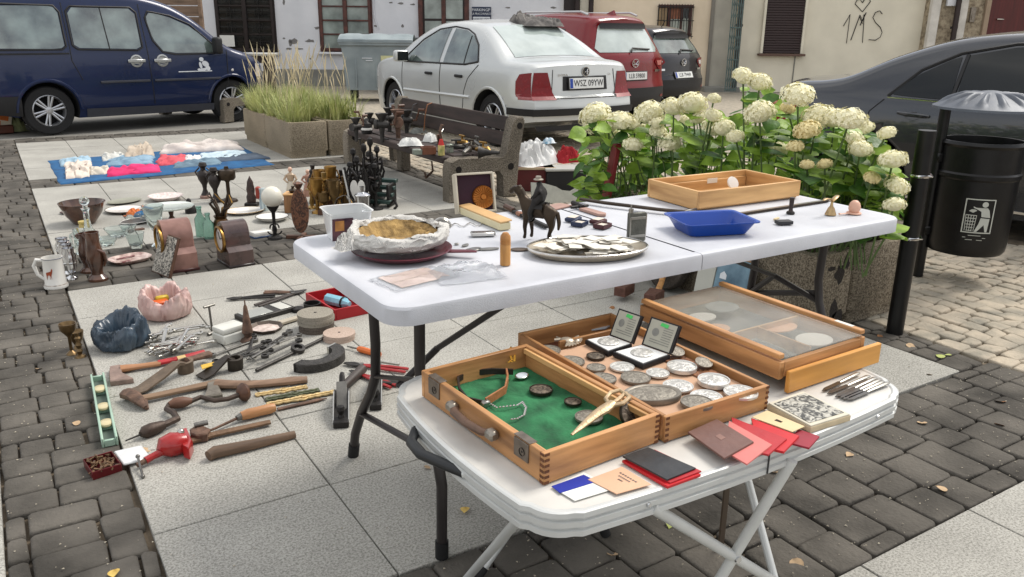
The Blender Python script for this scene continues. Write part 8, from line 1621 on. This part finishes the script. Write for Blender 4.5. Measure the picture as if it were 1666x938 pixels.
P('body',M().tube([q(262,748,.028),q(270,744,.035),q(284,740,.04),q(300,736,.036),q(306,732,.03)],[.016,.036,.040,.034,.018],12),rv,t); P('clamp_arm',M().prism([tuple((G(x,y)-b)[:2]) for x,y in ((294,720),(306,716),(316,738),(310,752),(300,748))],.01,.05,.006),rv,t); P('screw_sleeve',M().tube([q(238,758,.02),q(250,753,.024),q(266,747,.028)],[.012,.011,.013],10),rv,t); P('screw',M().tube([q(224,764,.016),q(240,757,.02)],[.008,.009],8),rust,t); P('tommy_bar',M().tube([q(226,756,.03),q(233,778,.006)],[.004,.004],8).sph(tuple(q(226,756,.03)),.007,8,6).sph(tuple(q(233,778,.007)),.007,8,6),steel,t); P('bolt_head',M().sph(tuple(q(298,734,.07)),.012,10,7),chrome_w,t)
ONE('tool_shaft',M().tube([G(340,750)-G(410,730)+Vector((0,0,.018)),G(350,745)-G(410,730)+Vector((0,0,.021)),G(410,731)-G(410,730)+Vector((0,0,.018)),G(480,712)-G(410,730)+Vector((0,0,.013))],[.017,.021,.018,.013],12),wood('old_ash3',(84,66,52),(112,90,72),20,0,.65),'plain brown wooden tool shaft lying in front of the pipe wrench','tool shaft',G(410,730),0)
# spirit level
a,b_=G(160,620),G(180,727); d=(b_-a); l=d.length; ang=math.atan2(d.y,d.x); c=(a+b_)/2; t=T('spirit_level','pale mint green spirit level with three round vials','spirit level',(c.x,c.y,0),ang); mint=mt('mint_aluminium',(158,184,166),.4,.25,.08,14,.05); wl=.050
m=M().box(0,wl/2-.004,.018,l,.008,.034,.002).box(0,-wl/2+.004,.018,l,.008,.034,.002); 
for x in (-l/2+.006,-l*.27,0.0+.01,l*.26,l/2-.006): m.box(x,0,.014,.010 if abs(x)>l*.4 else .03,wl-.016,.024,.002)
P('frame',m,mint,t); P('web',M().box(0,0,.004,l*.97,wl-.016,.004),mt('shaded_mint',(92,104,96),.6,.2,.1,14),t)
for x in (-l*.27,.01,l*.26): P('vial',M().at(TR(x,0,.022)).lathe([(0,.008),(.019,.008),(.022,.006),(.023,0),(.020,-.004)],28,sx=1.25,sy=1.0),mt('cream_vial',(190,178,142),.25,0,.08,20),t)
p=G(168,763); t=T('screw_tin','flat dark red tin full of rusty screws, its white lid opened beside it','tin',(p.x,p.y,0),R_(8)); w_=G(212,780)-G(152,782); tin=mt('dark_red_tin',(92,22,26),.35,.2,.15,20)
m,n,f=tray_box(.085,.105,.028,.003,.003); m.add(n.v,n.f); P('tin',m.add(f.v,f.f),tin,t); P('lid',M().at(TR(.092,.01,.012),RY(.08)).box(0,0,0,.085,.105,.008,.003),mt('white_tin_lid',(204,206,206),.3,.1,.06,9),t); rr=random.Random(6); m=M()
for i in range(46):
    x,y=rr.uniform(-.034,.034),rr.uniform(-.044,.044); a_=rr.random()*6; m.tube([(x,y,.016+rr.random()*.012),(x+.018*cos(a_),y+.018*sin(a_),.018+rr.random()*.010)],[.0045,.002],5)
o=P('screws',m,mt('screw_metal',(112,88,66),.4,.7,.4,60),t); o['kind']='stuff'
# ornate hinge plates
for i,(p0,p1,mm,lab) in enumerate((((415,644),(500,630),mt('gold_brass',(196,172,124),.45,.55,.25,50,.2),'brass ornate lock plate furthest from camera beside hatchet handle'),((432,652),(520,636),mt('green_bronze',(88,92,70),.5,.5,.3,40),'dark green ornate lock plate between two brass ones'),((434,661),(545,640),mt('gold_brass',(188,152,92)),'brass ornate lock plate with round eye, nearest the file'))):
    a,b,c,ang,l=seg(p0,p1); o=[]
    for k_ in range(40):
        x=-l/2+l*k_/39; o.append((x,.010+.006*abs(sin(k_*.7))+(.006 if abs(x)<.02 else 0)))
    o=o+[(x,-y) for x,y in o[::-1]]; t=T('lock_plate',lab,'lock plate',(c.x,c.y,.002+.002*i),ang,'ornate lock plates'); P('plate',M().prism(o,0,.005,.001),mm,t); P('boss',M().at(TR(.01,0,.004)).lathe([(.006,0),(.011,0),(.012,.005),(.007,.006),(.006,0)],14),mm,t); P('rib',M().tube([(-l*.45,0,.006),(l*.45,0,.006)],.0035,6),mm,t)
a,b,c,ang,l=seg((452,668),(532,650)); ONE('file',M().tube([(-l/2,0,.006),(l*.3,0,.007),(l/2,0,.006)],[.010,.010,.003],6,flat=.5),rust,'dark rusty file lying in front of the brass lock plates','file',(c.x,c.y,0),ang)
def plane(label,px,pyn,pyf,w_px):
    a,b=G(px,pyn),G(px+4,pyf); d=b-a; l=d.length; ang=math.atan2(d.y,d.x); c=(a+b)/2; k=MPP(a); w=w_px*k; t=T('hand_plane',label,'hand plane',(c.x,c.y,0),ang,'black hand planes')
    P('sole',M().box(0,0,.012,l,w,.024,.003),blackiron,t); P('cheek',M().prism([(-l*.45,0),(l*.45,0),(l*.2,.045),(0,.06),(-l*.2,.045)],-.002,.002).at(),chrome_w,t,loc=(0,w/2,.015),rot=(PI/2,0,0)); P('cheek',M().prism([(-l*.45,0),(l*.45,0),(l*.2,.045),(0,.06),(-l*.2,.045)],-.002,.002),chrome_w,t,loc=(0,-w/2,.015),rot=(PI/2,0,0))
    P('iron',M().at(TR(.0,0,.05),RY(-.7)).box(0,0,0,l*.45,w*.7,.006,.001),steel,t); P('knob',M().at(TR(-l*.36,0,.024)).lathe([(.012,0),(.008,.012),(.016,.03),(.012,.042),(0,.045)],16),blackiron,t); P('tote',M().tube([(l*.2,0,.02),(l*.26,0,.06),(l*.36,0,.09),(l*.42,0,.095)],[.014,.012,.011,.008],8,flat=.7),blackiron,t); return t
plane('black hand plane with bright cheeks in front of lock plates',555,697,640,25); plane('second black hand plane beside the white table leg',611,668,618,19)
a,b,c,ang,l=seg((556,640),(590,608)); ONE('rolling_handle',M().tube([(-l/2,0,.02),(l/2,0,.022)],[.016,.020],12),mt('dark_grip2',(66,58,54),.5,0,.2,20),'dark brown cylindrical grip behind the black hand plane','grip',(c.x,c.y,0),ang)
a,b,c,ang,l=seg((568,568),(618,582)); t=T('screwdriver','screwdriver with bright orange handle under the white table','screwdriver',(c.x,c.y,0),ang); P('handle',M().tube([(-l*.2,0,.014),(-l*.1,0,.015),(l*.5,0,.015)],[.010,.014,.013],8),mt('orange_handle',(206,104,40),.35,0,.08,20),t); P('shaft',M().tube([(-l*.55,0,.012),(-l*.2,0,.014)],.004,6),steel,t)
pliers('red-handled pliers under the white table, largest',(662,606),(560,594),mt('red_grip',(150,34,36),.45,0,.12,20),.016); pliers('red-handled cutters nearest the second hand plane',(640,632),(570,606),mt('red_grip',(150,34,36)),.014); pliers('thin dark tongs under the white table',(655,628),(600,622),dsteel,.010); 
a,b,c,ang,l=seg((610,588),(650,594)); ONE('steel_rod',M().tube([(-l/2,0,.005),(l/2,0,.005)],.004,6),chrome_w,'thin steel rod beside the orange screwdriver','rod',(c.x,c.y,0),ang)
# ---- leaning on the planters under the table
for i,(hx0,hy0,hx1,hy1,lab) in enumerate(((1012,478,1034,432,'left of two axe heads leaning on the stone planter with pale shaft'),(1060,490,1082,432,'right of two axe heads leaning on the stone planter with pale shaft'))):
    b=G(hx0,hy0+8); t=T('leaning_axe',lab,'axe',b,0,'axes leaning on the planter'); e=RU(hx1,hy1,2.92)-b; P('head',M().at(TR(0,0,.03),RZ(.6)).prism([(-.06,-.03),(-.01,-.04),(.05,-.05),(.06,.03),(0,.03),(-.05,.03)],0,.05,.006),mt('axe_rust',(96,66,56),.7,.3,.25,30,.4),t); P('handle',M().tube([Vector((.02,.0,.04)),e*.5+Vector((.01,-.01,.02)),e*1.3],[.017,.015,.015],10,flat=.75),wood('pale_ash',(170,120,70),(198,150,98),20,2,.5),t)
b=G(1050,486); t=T('grindstone','round dark grindstone leaning on the planter behind the axes','grindstone',(2.93,G(1080,486).y+.12,.0),0); P('stone',M().at(TR(0,0,.15),RY(-PI/2+.2)).lathe([(.02,-.025),(.14,-.025),(.145,-.02),(.145,.02),(.14,.025),(.02,.025),(.02,-.025)],40),speck('dark_grindstone',(64,58,52),(44,40,36),(88,80,72),160,.95,.6,.15),t)
a=G(1163,505); b=G(1216,520); t=T('picture_frame','blue picture with a white house leaning on the planter, pale board behind','picture',(2.90,2.63,0),0,rot=(R_(-11),0,R_(-88))); 
P('picture',M().box(0,0,.14,.22,.012,.28,.002),mt('blue_painting',(64,96,118),.6,0,.3,9,0,rgb2=(110,136,150)),t); P('frame',M().box(.113,0,.14,.012,.022,.29,.003).box(0,0,.285,.23,.022,.012,.003),mt('ochre_frame',(140,112,84),.5,0,.2,20),t); P('house',M().at(TR(-.06,-.0075,.18),RX(PI/2)).prism([(-.02,-.015),(.02,-.015),(.02,.008),(0,.024),(-.02,.008)],0,.001),white_p,t)
ONE('grey_board',M().box(0,0,.14,.11,.01,.28,.002),mt('pale_board',(186,186,176),.8,0,.06,9),'pale grey board leaning beside the blue picture','board',(2.905,2.81,0),rot=(R_(-11),0,R_(-86)))
# ---- fallen leaves and specks
lm=[mt('yellow_leaf',(190,150,62),.7,0,.2,60,rgb2=(206,176,96)),mt('dry_leaf',(176,150,118),.8,0,.2,60),mt('brown_leaf',(134,92,56),.8,0,.25,60),mt('pale_green_leaf',(160,168,96),.7,0,.2,60)]
rl=random.Random(31); LF=[(757,826,0),(186,928,0),(60,601,1),(175,745,1),(130,690,1),(1268,690,1),(1385,738,1),(1265,770,1),(1290,910,1),(1475,560,1),(1535,583,3),(1548,578,3),(1620,690,2),(1632,655,2),(1500,690,1),(1430,545,2),(1090,850,3),(985,830,1),(995,905,1),(1515,610,1),(1000,500,2),(1040,560,2),(232,735,1),(690,760,1),(1445,655,1),(1540,800,1)]
for i,(px,py,k_) in enumerate(LF):
    p=G(px,py,.003); l=rl.uniform(.012,.022)*(1.0 if k_ else 1.2); m=M(); leafmesh(m,Vector((0,0,.002)),Vector((rl.uniform(-.3,.3),rl.uniform(-.3,.3),1)).normalized(),Vector((1,0,0)),l*2.2)
    ONE('fallen_leaf',m,lm[k_],'small dry fallen leaf lying flat on the paving','leaf',p,rl.random()*6,'fallen leaves on the paving',recalc=False)

# grit and crumbs between the stones
rg=random.Random(99); m=M()
for _ in range(1500):
    if rg.random()<.35: x,y=rg.uniform(UL,.2),rg.uniform(.6,6)
    elif rg.random()<.7: x,y=rg.uniform(.5,3.4),rg.uniform(VB,V0)
    else: x,y=rg.uniform(.2,3.2),rg.uniform(V0,V1)
    s_=rg.uniform(.0012,.0045); a=rg.random()*6; z=.0045
    m.add([(x+s_*cos(a+q*2.1)*rg.uniform(.6,1.3),y+s_*sin(a+q*2.1)*rg.uniform(.6,1.3),z) for q in range(3)]+[(x,y,z+s_*.5)],[(0,1,3),(1,2,3),(2,0,3)])
o=P('grit',m,mt('pale_grit',(150,140,122),.9,0,.4,60,rgb2=(176,168,150)),recalc=False); o['kind']='stuff'; o['label']='pale grit and crumbs scattered over the paving'
